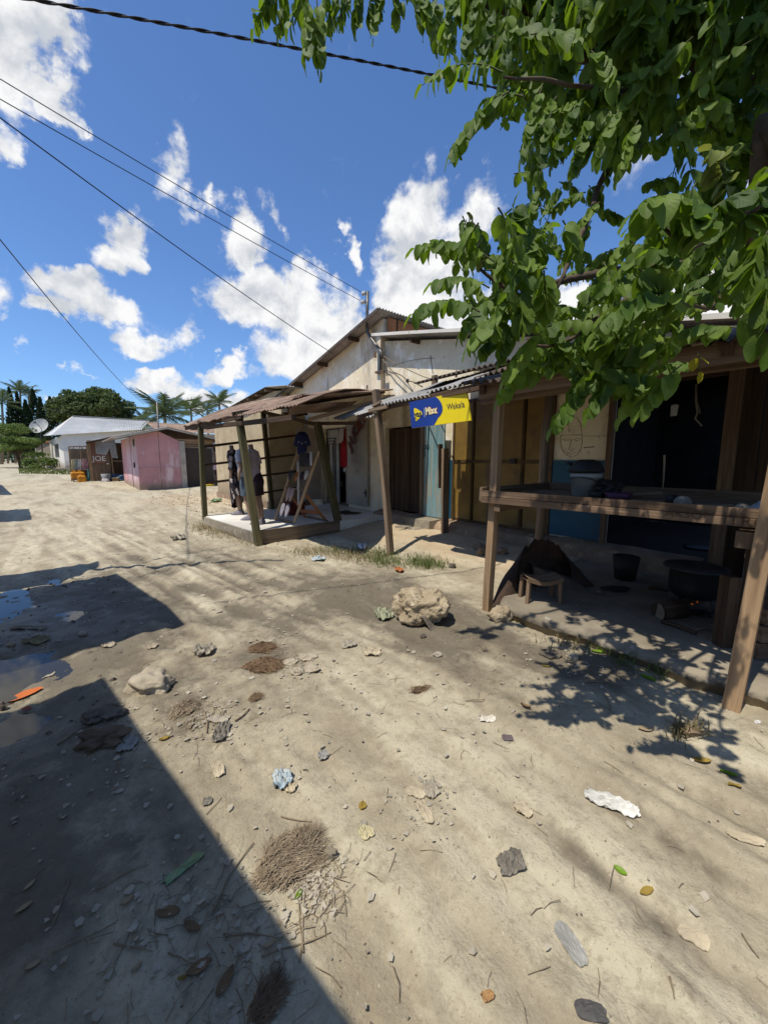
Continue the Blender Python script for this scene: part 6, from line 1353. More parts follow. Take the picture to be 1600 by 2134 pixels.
def basin(label, px, col, r, h_, x=3.4, nm='basin'):
    q_ = WX(px, 1030, x); q_.z = TZ; m = MB(); m.loft([(q_, r * .7, r * .7), (q_ + Vector((0, 0, h_)), r, r), (q_ + Vector((0, 0, h_)), r * .93, r * .93), (q_ + Vector((0, 0, h_ * .3)), r * .7, r * .7)], 20); solo(m, nm, col, label, 'basin')
basin('black iron pan standing right of the paint bucket', 1243, iron, .07, .06, 3.3, 'pan'); basin('dim purple plastic basin on the table', 1288, simple('purple_plastic', (.10, .035, .075), .5), .10, .06, 3.3)
m = MB(); q_ = WX(1270, 1018, 3.5); lumpy(m, (q_.x, q_.y, TZ + .09), (.12, .10, .06), 3, .4, 2.5, 5); solo(m, 'black_bag', iron, 'crumpled black plastic bag heaped behind the purple basin', 'bag')
m = MB(); q_ = WX(1424, 1031, 3.2); lumpy(m, (q_.x, q_.y, TZ + .03), (.055, .05, .045), 3, .15, 1.5, 8); solo(m, 'round_stone', simple('pale_stone', (.34, .30, .24), .9), 'pale rounded stone on the table', 'stone')
m = MB(); q_ = WX(1400, 1030, 3.25); m.loft([((q_.x, q_.y, TZ), .03, .03), ((q_.x, q_.y, TZ + .07), .034, .034), ((q_.x, q_.y, TZ + .07), .028, .028)], 14); solo(m, 'tin_cup', iron, 'small black cup on the table left of the pale stone', 'cup')
m = MB(); q_ = WX(1548, 1042, 2.98); lumpy(m, (q_.x, q_.y, TZ + .03), (.05, .04, .035), 3, .15, 1.5, 2); solo(m, 'grey_stone', stone_m, 'rounded grey stone pinning the white cloth on the table', 'stone')
m = MB(); c1_, c2_ = WX(1535, 1052, 2.97), WX(1625, 1022, 3.06)
def wc(off):
    def f(u, v):
        p = c1_.lerp(c2_, u); p.z = TZ + .012; wd_ = .03 + .09 * min(1, u * 1.6)
        return p + Vector((wd_ * (v - .4), .05 * v, (.075 * min(1, max(0, u - .25) * 2.2)) * (1 - abs(2 * v - 1)) + .014 * math.sin(u * 9 + v * 11) + off))
    return f
m.grid(wc(.004), 24, 12, True); m.grid(lambda u, v: wc(-.003)(1 - u, v), 24, 12, True); solo(m, 'white_cloth', simple('white_cotton', (.46, .47, .50), .9), 'crumpled white cloth thrown over the right end of the table', 'cloth')
kk_ = ((1310, 1026, .09), (1345, 1030, .08), (1365, 1028, .06), (1455, 1036, .07), (1480, 1040, .09), (1500, 1043, .05))
m = MB()
for k, (px, py, s_) in enumerate(kk_):
    q_ = WX(px, py, 3.15 + .02 * k); m.tube([(q_.x, q_.y, TZ + .012), (q_.x + .1, q_.y - s_, TZ + .02)], [.010, .006], 5)
tag(m.obj('table_litter', stick_m), 'bits of kindling lying on the table', kind='stuff')
rs_ = WX(1340, 1020, 3.6)
m = MB(); m.beam((rs_.x - .1, rs_.y + .22, TZ + .02), (rs_.x + .1, rs_.y - .1, TZ + .05), .03, .02); solo(m, 'wooden_ladle', wood_grey, 'grey wooden stirring stick leaning on the table', 'stick')
# hanging bits in the black doorway
m = MB(); q_ = WX(1405, 855, 5.0); puff(m, [(-.035, .05), (-.03, -.06), (.025, -.055), (.035, .05), (.01, .06), (-.01, .062)], q_, (0, -1, 0), (0, 0, 1), .006); solo(m, 'paper_tag', simple('white_paper', (.62, .62, .60), .8), 'small white paper tag hanging in the black kitchen doorway', 'tag')
m = MB(); cloth(m, WX(1382, 948, 5.1), WX(1387, 948, 5.1), WX(1382, 1022, 5.1), WX(1380, 1022, 5.1), 1, .01, 6, 16); solo(m, 'pale_strip', simple('pale_rag', (.40, .37, .32), .9), 'narrow pale strip hanging low in the black kitchen doorway', 'strip')
m = MB(); m.tube([WX(1450, 800, 3.6), WX(1450, 835, 3.6), WX(1453, 860, 3.6), WX(1448, 872, 3.6), WX(1462, 888, 3.6)], .007, 5); m.tube([WX(1450, 832, 3.6), WX(1456, 850, 3.6), WX(1459, 862, 3.6)], .004, 4); solo(m, 'hanging_cord', rope_m, 'frayed cord hanging from the shelter roof', 'cord')
m = MB(); q_ = WX(1310, 1105, 4.6); q_.z = KZ; m.loft([(q_, .10, .10), (q_ + Vector((0, 0, .25)), .13, .13), (q_ + Vector((0, 0, .25)), .11, .11)], 18); solo(m, 'dark_bucket', simple('dark_bucket_plastic', (.03, .026, .022), .6), 'dark bucket standing on the floor under the table', 'bucket')

# ------------------------------------------------------------------ rocks on the street
rkm = MB(); rp = GG(880, 1300)
def dist(p): return p.x * SP + p.y * CP
dR = dist(rp); R1 = 62 * dR / F
bmr = bmesh.new(); bmesh.ops.create_icosphere(bmr, subdivisions=6, radius=1.0)
for v in bmr.verts:
    d = v.co.normalized(); k = 1 + .34 * mn.fractal(d * 1.3 + Vector((3, 1, 8)), 1, 2, 3) + .05 * mn.noise(d * 6) + .022 * mn.noise(d * 14 + Vector((5, 0, 0))) - .11 * max(0, mn.noise(d * 4.5 + Vector((9, 2, 1)))) - .03 * max(0, mn.noise(d * 19)); k = min(k, .92 / max(.25, abs(d.x * .5 + d.z * .8)), 1.02 / max(.3, abs(d.x * .85 - d.z * .3)))
    q_ = Vector((d.x * 1.02 * k, d.y * .72 * k, d.z * .80 * k))
    q_ = Matrix.Rotation(math.radians(28), 3, 'Y') @ q_; q_.z += .30 * q_.x * (1 if q_.x > 0 else .3)
    rkm.v.append(tuple(rp + xx * q_.x * R1 + yv2 * (q_.y * R1 + .08) + Vector((0, 0, max(-.03, q_.z * R1 * .88 + .115)))))
for f in bmr.faces: rkm.face([v.index for v in f.verts], [(0, 0)] * 3, False)
bmr.free()
solo(rkm, 'boulder', rock_m, 'big pitted coral boulder lying on the edge of the street', 'boulder')
def stone(label, px, py, wpx, hpx=None, m_=None, name='stone', seed=0, flat=.35, group=None, sub=3, sink=.5, amp=.36):
    p = GG(px, py); s_ = dist(p) / F; rx = wpx * s_ / 2; rz = (hpx or wpx * .6) * s_ / 2 * 1.05
    return solo(lumpy(MB(), p + Vector((0, 0, rz * (1 - sink))) + yv2 * rx * .3, (rx, rx * .75, rz), sub, amp, 1.7, seed, 1.0, -PHI), name, m_ or stone_m, label, 'stone', group)
stone('rough grey stone at the foot of the kitchen post', 1045, 1295, 46, 40, rock_m, seed=3, sub=4)
stone('broad flat topped stone half buried by the shadow corner', 306, 1440, 92, 46, stone_m, seed=14, sub=4, sink=.6)
p_ = GG(915, 1316); m = MB(); m.hexa([p_ + Vector((-.04, .05, 0)), p_ + Vector((.02, .04, 0)), p_ + Vector((.05, .10, 0)), p_ + Vector((-.01, .12, 0)), p_ + Vector((-.07, .13, .09)), p_ + Vector((-.04, .12, .10)), p_ + Vector((-.03, .16, .10)), p_ + Vector((-.06, .17, .09))], jit=.008); solo(m, 'stone_splinter', stone_dark, 'dark upright stone splinter propped against the boulder', 'stone')
stone('small dark stone right below the boulder', 882, 1330, 13, 12, stone_dark, seed=5); stone('flat dark stone plate on the road below the kitchen', 1150, 1370, 42, 16, stone_dark, seed=6)
stone('pale angular stone right of the dark stone plate', 1194, 1376, 26, 16, stone_m, seed=7); stone('small black stone lying alone on the rut', 1011, 1358, 11, 8, stone_dark, seed=8)
stone('dark lump by the grass left of the kitchen post', 943, 1184, 14, 14, stone_dark, seed=9); stone('dark wedge stone beside the kitchen post', 1001, 1158, 16, 22, earth_plinth, seed=10)
stone('pale pebble in the shadow by the puddle', 171, 1325, 18, 12, stone_m, seed=12); stone('pale stone lying in the puddle mud', 22, 1347, 16, 12, stone_m, seed=13)
stone('dark rounded lump at the left edge by the orange leaf', 2, 1482, 20, 26, stone_dark, seed=15); stone('grey crumbly stone right of the big coconut husk', 690, 1790, 30, 30, concrete, seed=16, sub=4)
stone('pale chip of stone in the middle of the road', 913, 1368, 22, 10, paper_w, seed=17); stone('flat pale stone slab right of the brown husk, nearest', 618, 1405, 30, 16, stone_m, seed=18, sink=.6)
for k, (px, py, w_) in enumerate(((605, 1385, 34), (640, 1375, 40), (648, 1398, 36))): stone('flat pale stone slab right of the brown husk, ' + ('leftmost', 'farthest', 'rightmost')[k], px, py, w_, 13, stone_m, seed=30 + k, sink=.7, group='pale flat stones by the husk')
stone('white lime pebble beside the post shadow', 1580, 1508, 12, 8, porcelain, seed=22)
stone('mud clod with dry grass at the right of the road', 1440, 1530, 44, 20, earth_plinth, seed=23, sub=4); stone('small mud clod near the right road edge', 1376, 1395, 22, 14, earth_plinth, seed=24)
stone('broken plinth block left of the post', 1000, 1146, 26, 18, earth_plinth, seed=25); stone('broken plinth block right of the post', 1046, 1155, 24, 18, earth_plinth, seed=26)
stone('ridge of caked mud in the shade near the left edge', 205, 1500, 80, 20, stone_dark, seed=27, sub=4, sink=.55, amp=.6); stone('brown caked lump below the mud ridge', 205, 1552, 90, 30, shell_m, seed=28, sub=4, sink=.55, amp=.6)

# ------------------------------------------------------------------ litter
def scrap(label, px, py, wpx, hpx=None, m_=None, rot=0.0, cr=.25, name='paper_scrap', cat='scrap', group=None, n=9, lift=.0, rect=False):
    p = GG(px, py); s_ = dist(p) / F; foreshort = max(.25, (H / math.hypot(H, dist(p))))
    a = wpx * s_ / 2; b = (hpx or wpx * .7) * s_ / 2 / foreshort * .9; sd_ = rnd.random() * 90; c_, q_ = math.cos(rot), math.sin(rot)
    def fn(off):
        def f(u, v):
            U, V = 2 * u - 1, 2 * v - 1
            k = 1 + .35 * mn.noise(Vector((U * 1.3, V * 1.3, sd_))); U *= k; V *= 1 + .35 * mn.noise(Vector((U * 1.3, V * 1.3, sd_ + 5)))
            rr_ = math.hypot(U, V); 
            if rr_ > 1.05 and not rect: U, V = U * (1.05 / rr_) ** .7, V * (1.05 / rr_) ** .7
            X, Y = a * U, b * V; w = xx * (X * c_ - Y * q_) + yv2 * (X * q_ + Y * c_)
            z = cr * min(a, b) * (1.1 * abs(mn.noise(Vector((U * 2.2, V * 2.2, sd_ + 11)))) + .7 * abs(mn.noise(Vector((U * 5, V * 5, sd_ + 3)))) )
            g = hz(p.x + w.x, p.y + w.y)
            return Vector((p.x + w.x, p.y + w.y, g + .004 + z + off + lift))
        return f
    m = MB(); m.grid(fn(.0012), n, n, False); m.grid(lambda u, v: fn(-.001)(1 - u, v), n, n, False)
    return solo(m, name, m_ or paper_w, label, cat, group)
def leaf(label, px, py, wpx, m_, rot=0.0, curl=.35, group='dead leaves lying on the road', asp=.45):
    p = GG(px, py); s_ = dist(p) / F; L_ = wpx * s_; W_ = L_ * asp; c_, q_ = math.cos(rot), math.sin(rot)
    def fn(off):
        def f(u, v):
            t = u; w = math.sin(math.pi * min(1, t * .92 + .04)) ** .8 * (v - .5) * W_; X = (t - .5) * L_
            wv = xx * (X * c_ - w * q_) + yv2 * (X * q_ + w * c_)
            return Vector((p.x + wv.x, p.y + wv.y, hz(p.x + wv.x, p.y + wv.y) + .004 + curl * abs(v - .5) * W_ + .25 * curl * L_ * (t - .5) ** 2 + off))
        return f
    m = MB(); m.grid(fn(.0008), 8, 4, True); m.grid(lambda u, v: fn(-.0006)(1 - u, v), 8, 4, True)
    return solo(m, 'fallen_leaf', m_, label, 'leaf', group)
def stick(label, a, b, rpx=2.0, m_=None, bend=.05, group='dry twigs on the road'):
    p, q_ = GG(*a), GG(*b); r = rpx * dist(p.lerp(q_, .5)) / F / 2; d = q_ - p; nrm_ = Vector((-d.y, d.x, 0)); k = rnd.uniform(-1, 1) * bend
    pts = []
    for i in range(6):
        t = i / 5; w = p.lerp(q_, t) + nrm_ * (k * 4 * t * (1 - t) + rnd.uniform(-.012, .012)); w.z = hz(w.x, w.y) + r * .9 + .004; pts.append(w)
    m = MB(); m.tube(pts, [r * (1.1 - .5 * i / 5) for i in range(6)], 6); return solo(m, 'twig', m_ or stick_m, label, 'twig', group)
def husk(label, px, py, wpx, hpx, m_, ang, n=420, name='coconut_husk', spread=.9, shell=True):
    """a torn coconut husk: a leathery base with fibres fanning away along ang (screen-right = 0)"""
    p = GG(px, py); s_ = dist(p) / F; L_ = wpx * s_; Hh = L_ * .20; t = thing(name, label, 'coconut husk', (p.x, p.y, p.z)); d0 = xx * math.cos(ang) + yv2 * math.sin(ang); n0 = Vector((-d0.y, d0.x, 0))
    m = MB(); ph = rnd.random() * 50
    for k in range(int(n * 1.3)):
        a = rnd.uniform(0, 6.283); q_ = rnd.random() ** .5; U, V = math.cos(a) * q_, math.sin(a) * q_ * spread; st_ = p + d0 * U * L_ * .42 + n0 * V * L_ * .40
        tw = .9 * mn.noise(Vector((U * 1.6 + ph, V * 1.6, ph))) + .5 * V + rnd.gauss(0, .16); dr_ = d0 * math.cos(tw) + n0 * math.sin(tw); ln = L_ * rnd.uniform(.16, .42) * (1 if rnd.random() < .93 else 1.5); cv = rnd.gauss(0, .5); pts = []
        for i in range(5):
            f = i / 4 - .4; w = st_ + dr_ * ln * f + Vector((-dr_.y, dr_.x, 0)) * ln * cv * (f * f); e = ((w - p).dot(d0) / (L_ * .5)) ** 2 + ((w - p).dot(n0) / (L_ * .44 * spread)) ** 2
            w.z = hz(w.x, w.y) + .002 + Hh * max(0, 1 - e) ** .6 * (.55 + .45 * mn.noise(Vector((U * 4, V * 4, ph)))) + rnd.uniform(0, .07 * L_) * (1 if rnd.random() < .3 else .1) + (.02 * L_ if f > .5 else 0); pts.append(w)
        r = L_ * rnd.uniform(.0025, .0055) * (1 if n > 600 else 1.9); m.tube(pts, [r, r, r * .9, r * .7, r * .3], 3, cap=False, smooth=False)
    f = m.obj('fibres', m_, t); f['kind'] = 'stuff'
    m = MB(); m.grid(lambda u, v: (lambda w, q_: Vector((w.x, w.y, p.z + .001 + Hh * .72 * max(0, 1 - q_ * q_) ** .6)))(p + d0 * math.cos(6.283 * u) * v * L_ * .33 + n0 * math.sin(6.283 * u) * v * L_ * .27 * spread, v), 18, 6, True, closeu=True); part(m, 'skin', shell_m, t)
    return t
husk('big grey coconut husk with its fibres fanned out on the shadow edge', 605, 1790, 170, 120, husk_grey, .75, 1500, spread=.8)
husk('reddish brown coconut husk piece, upper of the two by the flat stones', 548, 1352, 62, 28, husk_m, .05, 300)
husk('reddish brown coconut husk piece, lower of the two by the flat stones', 548, 1390, 84, 40, husk_m, .1, 420)
husk('flattened husk fibres below the broad flat stone', 385, 1480, 70, 36, husk_grey, 1.2, 260, 'husk_fibres')
husk('dark coconut husk lying in the bottom shadow', 560, 2085, 110, 90, husk_m, 1.0, 320)
husk('thin reddish husk fibres beside a white scrap on the road', 875, 1440, 60, 22, husk_m, .15, 60, 'husk_fibres', .4)
husk('small faint patch of brown fibres on the road', 533, 1455, 36, 18, husk_m, .3, 120, 'husk_fibres')
scrap('crumpled pale blue and white wrapper on the road', 588, 1630, 46, 40, paper_blue, .4, .9, 'wrapper', 'wrapper', n=14)
scrap('torn beige paper hanging onto the blue wrapper', 600, 1640, 30, 36, paper_b, 1.0, .8, n=10)
scrap('flattened white plastic bag in the moist rut at the right', 1275, 1682, 112, 26, simple('white_film', (.74, .72, .66), .5), -.52, 1.1, 'plastic_bag', 'plastic bag', n=16)
scrap('milky flat plastic bag pressed in the road near the bottom', 1188, 1970, 44, 80, plastic_clear, .35, .25, 'plastic_bag', 'plastic bag', n=14)
scrap('grey flat cloth scrap on the road', 1065, 1800, 62, 36, paper_g, .2, .7, 'cloth_scrap', 'scrap', n=16, rect=True)
scrap('dark torn rubber piece at the bottom of the picture', 1232, 2110, 80, 40, simple('dark_rubber', (.10, .095, .088), .8), -.1, .3, 'rubber_piece', 'scrap')
scrap('purple grey chip near the road middle', 1058, 1540, 26, 12, simple('plum_chip', (.14, .105, .11), .7), -.2, .2)
scrap('white curved shard in the middle of the road', 1014, 1501, 38, 14, simple('white_shard', (.66, .60, .50), .6), -.05, .4, 'shard', 'shard')
scrap('crumpled white paper beside the beige flat leaf', 898, 1648, 36, 38, paper_w, .3, .7, n=12)
scrap('long beige husk strip pointing to the bottom', 884, 1692, 26, 58, paper_b, .3, .4)
scrap('flat beige husk piece above the long strip', 866, 1655, 44, 22, paper_b, -.3, .3)
scrap('pale yellow paper piece right of the big husk', 763, 1738, 34, 30, simple('pale_yellow_paper', (.58, .50, .29), .8), .5, .3)
scrap('tiny white fold above the pale yellow paper', 757, 1718, 14, 14, paper_w, .2, .6)
scrap('small ochre husk crumb above the white fold', 755, 1682, 18, 15, leaf_yel, .2, .6)
scrap('milky film curled at the left of the beige shard', 1090, 1690, 40, 26, paper_b, -.6, .5)
scrap('flat beige board piece low at the right', 1445, 1955, 60, 34, paper_b, -.55, .25)
scrap('dull tan bone shaped scrap at the right edge', 1555, 1750, 70, 18, paper_b, -.5, .5)
scrap('orange brown crumpled leaf scrap near the bottom', 1015, 2080, 34, 22, simple('tan_orange_scrap', (.42, .24, .10), .8), .2, .6)
scrap('pale blue grey crumpled film beside the shadow edge', 673, 1577, 26, 18, plastic_clear, .3, .6); scrap('light grey scrap by the shadow edge', 432, 1673, 22, 18, paper_g, .2, .5)
scrap('white crumpled bag scrap near the brown husk, left', 425, 1362, 44, 22, paper_w, .1, .9, n=12)
scrap('pale blue plastic scrap in the roadside grass', 663, 1166, 28, 9, paper_blue, .1, .5); scrap('white crumpled paper ball in the roadside grass', 754, 1142, 18, 14, simple('bright_paper', (.70, .68, .70), .8), .1, 1.4, 'paper_ball', 'paper ball')
scrap('orange wrapper scrap at the edge of the grass', 832, 1190, 18, 10, simple('orange_wrapper', (.46, .16, .05), .6), .1, .9)
scrap('small red wrapper by the porch slab', 455, 1093, 14, 8, simple('red_wrapper', (.45, .03, .035), .6), .1, .8); scrap('green and white bag scrap on the rubble by the tan house', 451, 1046, 18, 10, paper_teal, .1, .9)
scrap('white lump of bag on the far road', 372, 1124, 24, 10, paper_w, .1, .9, n=8); scrap('pale green crumpled leaves left of the boulder', 800, 1285, 40, 26, simple('pale_green_leaf', (.36, .37, .24), .7), .1, .9, n=12)
scrap('white folded wrapper above the ruts', 727, 1346, 32, 14, paper_w, .1, .7); scrap('dusty white paper lower on the ruts', 775, 1360, 40, 20, paper_b, .1, .5)
scrap('grey knitted cap like rag in the twigs', 461, 1530, 34, 40, paper_g, .1, .8, 'rag', 'rag', n=12); scrap('pale flat rag above the grey rag', 457, 1501, 52, 16, paper_w, .05, .4, 'rag', 'rag')
scrap('torn white leaf paper pointing up, left of the road', 455, 1606, 24, 36, paper_b, .6, .4); scrap('dull film in the shadow below the broad stone', 265, 1555, 40, 34, plastic_clear, .3, .5)
scrap('thin green and yellow wrapper strip in the bottom shadow', 382, 1812, 22, 74, paper_teal, -.62, .2, 'wrapper', 'wrapper', rect=True); scrap('white scrap floating by the sunlit puddle edge', 95, 1412, 34, 12, paper_w, .4, .4)
scrap('pale yellow flat scrap at the puddle rim', 30, 1425, 50, 20, simple('pale_ochre_scrap', (.50, .42, .25), .8), .3, .3); scrap('dark round flip flop sole in the shade at the left edge', 24, 1542, 60, 24, simple('black_sole', (.03, .03, .034), .5), .2, .12, 'flip_flop_sole', 'sole')
scrap('grey plank like slab in the puddle mud', 60, 1310, 70, 12, concrete, .15, .3); scrap('ochre flat rag at the puddle bank', 75, 1338, 46, 20, simple('ochre_rag', (.23, .19, .10), .9), .15, .4)
scrap('lone white shell chip near the puddle shadow', 226, 1347, 24, 12, stone_m, .1, .5); scrap('pale round stone chip by the shadow tip', 318, 1349, 20, 10, stone_m, .1, .5)
leaf('large orange dead leaf floating in the sunlit puddle', 48, 1452, 72, leaf_or, .35, .18, None, .5)
leaf('small red leaf at the sunlit puddle rim', 55, 1478, 20, simple('red_leaf', (.45, .10, .07), .6), .2)
leaf('curled yellow leaf beside the shadow edge', 343, 1543, 22, leaf_yel, .4, .8); leaf('yellow leaf lowest at the right of the road', 1530, 1640, 38, leaf_yel, .2)
leaf('lime yellow leaf right of the moist rut', 1518, 1615, 32, leaf_lime, -.5); leaf('yellow brown leaf with a curled edge near the right ruts', 1462, 1590, 38, leaf_yel, -.1, .7)
leaf('yellow leaf below the kitchen edge stones', 1137, 1390, 16, leaf_yel, -.4); leaf('yellow leaf by the rough stone at the post', 1083, 1297, 22, leaf_yel, .2, .7)
leaf('green yellow leaf on the kitchen edge bank', 1247, 1360, 28, leaf_lime, -.3); leaf('tan leaf on the far right ruts', 1345, 1522, 36, leaf_tan, .1); leaf('bright lime leaf curled under the big coconut husk', 622, 1870, 26, leaf_lime, 1.1, .9)
leaf('pale yellow leaf on the lower road', 1292, 1817, 28, leaf_lime, -.8); leaf('yellow torn leaf below the pale yellow leaf', 1347, 1860, 34, leaf_yel, .1); leaf('tan leaf curling at the left of the bottom shadow', 50, 1895, 34, leaf_tan, .9)
leaf('pale leaf alone in the bottom left shadow', 62, 1848, 26, leaf_tan, 1.3); leaf('pale twisted leaf at the left of the bottom edge', 70, 2015, 32, leaf_tan, .8); leaf('grey brown leaf by the twigs in the shadow', 265, 1882, 30, leaf_tan, .6, .6)
leaf('yellow green leaf low in the bottom shadow', 380, 2043, 22, leaf_yel, .3, .7); leaf('brown curled leaf near the middle of the road', 1095, 1475, 22, leaf_brown, -.6, .9); leaf('tan leaf under the tree shadow at the kitchen edge', 1350, 1415, 30, leaf_lime, -.9)
leaf('broad brown leaf in the shadow left of the husk', 415, 2020, 60, leaf_brown, .5, .3); leaf('broad brown leaf in the shadow below the green wrapper', 350, 1905, 56, leaf_brown, .2, .3); leaf('greyish leaf beside the crossed twigs', 400, 1935, 44, leaf_brown, -.2, .4); leaf('dark leaf nearest the bottom husk', 470, 2050, 60, leaf_brown, 1.2, .3)
leaf('pale leaf left of the crossed twigs', 560, 1972, 30, leaf_tan, .4, .5); leaf('pale tan leaf beside the dull film', 285, 2020, 26, leaf_tan, .9, .5)
leaf('dry palm like blade under the shadow bottom', 515, 2050, 30, leaf_tan, 1.45, .6, asp=.25)
for (a, b, r, lb) in (((440, 1910), (530, 1760), 4, 'long straight twig entering the sunlight by the big husk'), ((545, 2000), (690, 1950), 5, 'pale stout twig crossing the shadow edge'), ((625, 2010), (640, 1830), 4, 'upright twig below the big husk, left of two'), ((632, 1990), (622, 1850), 3.5, 'upright twig below the big husk, right of two'),
                      ((110, 1932), (148, 1830), 4, 'dark twig alone in the left shadow'), ((110, 1990), (220, 1940), 3.5, 'twig low in the left shadow'), ((200, 1860), (310, 1805), 3, 'curved twig in the middle of the shadow'), ((237, 1970), (318, 1988), 4, 'twig below the curved leaf in the shadow'), ((328, 1980), (325, 1890), 3, 'thin twig standing away from the green wrapper'), ((350, 1990), (410, 2020), 3.5, 'bent twig beside the broad brown leaf'),
                      ((465, 1952), (590, 1962), 5, 'stout grey twig lying flat in the shadow'), ((385, 1920), (450, 1870), 2.5, 'fine twig near the shadow edge'), ((505, 1895), (565, 1880), 2.5, 'fine twig pointing at the big husk'), ((423, 1485), (432, 1530), 5, 'short upright twig beside the grey rag'), ((395, 1522), (405, 1500), 4, 'short twig left of the grey rag'), ((490, 1505), (520, 1480), 4, 'slanted twig right of the pale rag'),
                      ((970, 1463), (1010, 1460), 3, 'short twig on the rut'), ((625 + 590, 1423), (1320, 1432), 3, 'thin twig under the tree shadow'), ((1270, 1480), (1260, 1450), 3, 'curved twig below the tree shadow'), ((585, 1705), (650, 1715), 3, 'dark twig above the big husk'), ((690, 1830), (720, 1870), 3, 'twig right of the big husk'), ((660, 1830), (690, 1880), 3, 'twig crossing below the crumbly stone'),
                      ((120, 1555), (190, 1510), 5, 'dark stick by the mud ridge'), ((1545, 1950), (1580, 2000), 4, 'dark twig at the right edge'), ((1395, 2040), (1405, 2085), 5, 'thin grey strip near the bottom right'), ((430, 1700), (462, 1665), 2, 'fine twig at the shadow edge, upper')):
    stick(lb, a, b, r)
# small coral chips, crumbs and pebbles too many to count
rr_ = np.random.RandomState(3); m = MB()
def scatter(n, fx, fy, smin, smax, mb):
    for _ in range(n):
        x_, y_ = fx(), fy(); s_ = smin + (smax - smin) * rr_.rand() ** 6; z_ = hz(x_, y_); o = len(mb.v); a = rr_.rand() * 6.28; fl_ = rr_.uniform(.3, .8)
        pts = [(math.cos(a + k * 1.57 + rr_.uniform(-.4, .4)) * s_ * rr_.uniform(.6, 1), math.sin(a + k * 1.57) * s_ * rr_.uniform(.6, 1)) for k in range(4)]
        for q_ in pts: mb.v.append((x_ + q_[0], y_ + q_[1], z_ - .002))
        mb.v.append((x_ + rr_.uniform(-.3, .3) * s_, y_ + rr_.uniform(-.3, .3) * s_, z_ + s_ * fl_))
        for k in range(4): mb.face([o + k, o + (k + 1) % 4, o + 4], [(0, 0)] * 3)
scatter(2600, lambda: rr_.uniform(-.9, 3.2), lambda: rr_.uniform(-.5, 3.4), .0022, .010, m); scatter(1500, lambda: rr_.uniform(-1.5, 5), lambda: rr_.uniform(3.2, 9), .004, .03, m)
tag(m.obj('pebbles', stone_m), 'scattered pale pebbles and coral crumbs on the road', kind='stuff')
m = MB(); scatter(1200, lambda: rr_.uniform(-.9, 3.2), lambda: rr_.uniform(-.5, 3.6), .003, .012, m); scatter(600, lambda: rr_.uniform(-1.2, .3), lambda: rr_.uniform(2.0, 6), .006, .035, m); scatter(500, lambda: rr_.uniform(1.8, 3.0), lambda: rr_.uniform(.6, 3.4), .004, .02, m)
tag(m.obj('dark_crumbs', stone_dark), 'dark crumbs of soil and charcoal on the road', kind='stuff')
m = MB()
for _ in range(560):
    x_, y_ = (rr_.uniform(-.9, 3.0), rr_.uniform(-.4, 3.5)) if rr_.rand() < .7 else (rr_.uniform(-1, 4.6), rr_.uniform(3.5, 9)); a = rr_.rand() * 6.28; L_ = rr_.uniform(.02, .09); p, q_ = Vector((x_, y_, hz(x_, y_) + .003)), Vector((x_ + math.cos(a) * L_, y_ + math.sin(a) * L_, 0)); q_.z = hz(q_.x, q_.y) + .004
    m.tube([p, p.lerp(q_, .5) + Vector((rr_.uniform(-.006, .006), rr_.uniform(-.006, .006), .004)), q_], rr_.uniform(.0006, .0014), 3, cap=False)
for (px, py, sx_, n_) in ((660, 1860, .07, 70), (420, 1500, .10, 60), (470, 2010, .14, 80), (390, 1880, .12, 60), (560, 1380, .10, 50), (1000, 1330, .2, 50), (1330, 1400, .2, 60)):
    c_ = GG(px, py)
    for k in range(n_):
        x_, y_ = rr_.normal(c_.x, sx_), rr_.normal(c_.y, sx_); a = rr_.rand() * 6.28; L_ = rr_.uniform(.015, .10); p, q_ = Vector((x_, y_, hz(x_, y_) + .003)), Vector((x_ + math.cos(a) * L_, y_ + math.sin(a) * L_, 0)); q_.z = hz(q_.x, q_.y) + .005
        m.tube([p, p.lerp(q_, .5) + Vector((rr_.uniform(-.01, .01), rr_.uniform(-.01, .01), .005)), q_], rr_.uniform(.0005, .0016), 3, cap=False)
tag(m.obj('straw_bits', stick_m), 'fine straw and twig bits strewn over the road', kind='stuff')
m = MB()
for k in range(420):
    x_, y_ = (rr_.normal(.5, .9), rr_.normal(1.4, 1.0)) if k < 300 else (rr_.uniform(-1, 3.4), rr_.uniform(3.4, 9)); s_ = rr_.uniform(.006, .022) * (1 if k < 300 else 1.8); o = len(m.v); a = rr_.rand() * 6.28; z_ = hz(x_, y_) + .003
    pts = [(x_ + math.cos(a + t) * s_ * rr_.uniform(.5, 1.1), y_ + math.sin(a + t) * s_ * rr_.uniform(.4, 1), z_ + rr_.uniform(0, .012)) for t in (0, 1.2, 2.4, 3.6, 4.9)]
    m.v += pts; m.face([o, o + 1, o + 2, o + 3, o + 4], [(0, 0)] * 5)
for (px, py, sx_, n_) in ((655, 1850, .05, 260), (560, 1330, .16, 90), (440, 1500, .12, 120), (880, 1680, .08, 90), (250, 1560, .22, 160), (480, 2020, .12, 140), (60, 1330, .25, 160), (330, 1900, .10, 110), (1180, 1390, .16, 110), (640, 1400, .10, 60)):
    c_ = GG(px, py)
    for k in range(n_):
        x_, y_ = rr_.normal(c_.x, sx_), rr_.normal(c_.y, sx_); s_ = .003 + .016 * rr_.rand() ** 3; o = len(m.v); a = rr_.rand() * 6.28; z_ = hz(x_, y_) + .002
        pts = [(x_ + math.cos(a + t) * s_ * rr_.uniform(.3, 1.2), y_ + math.sin(a + t) * s_ * rr_.uniform(.3, 1), z_ + rr_.uniform(0, .009)) for t in (0, 1.2, 2.4, 3.6, 4.9)]
        m.v += pts; m.face([o, o + 1, o + 2, o + 3, o + 4], [(0, 0)] * 5)
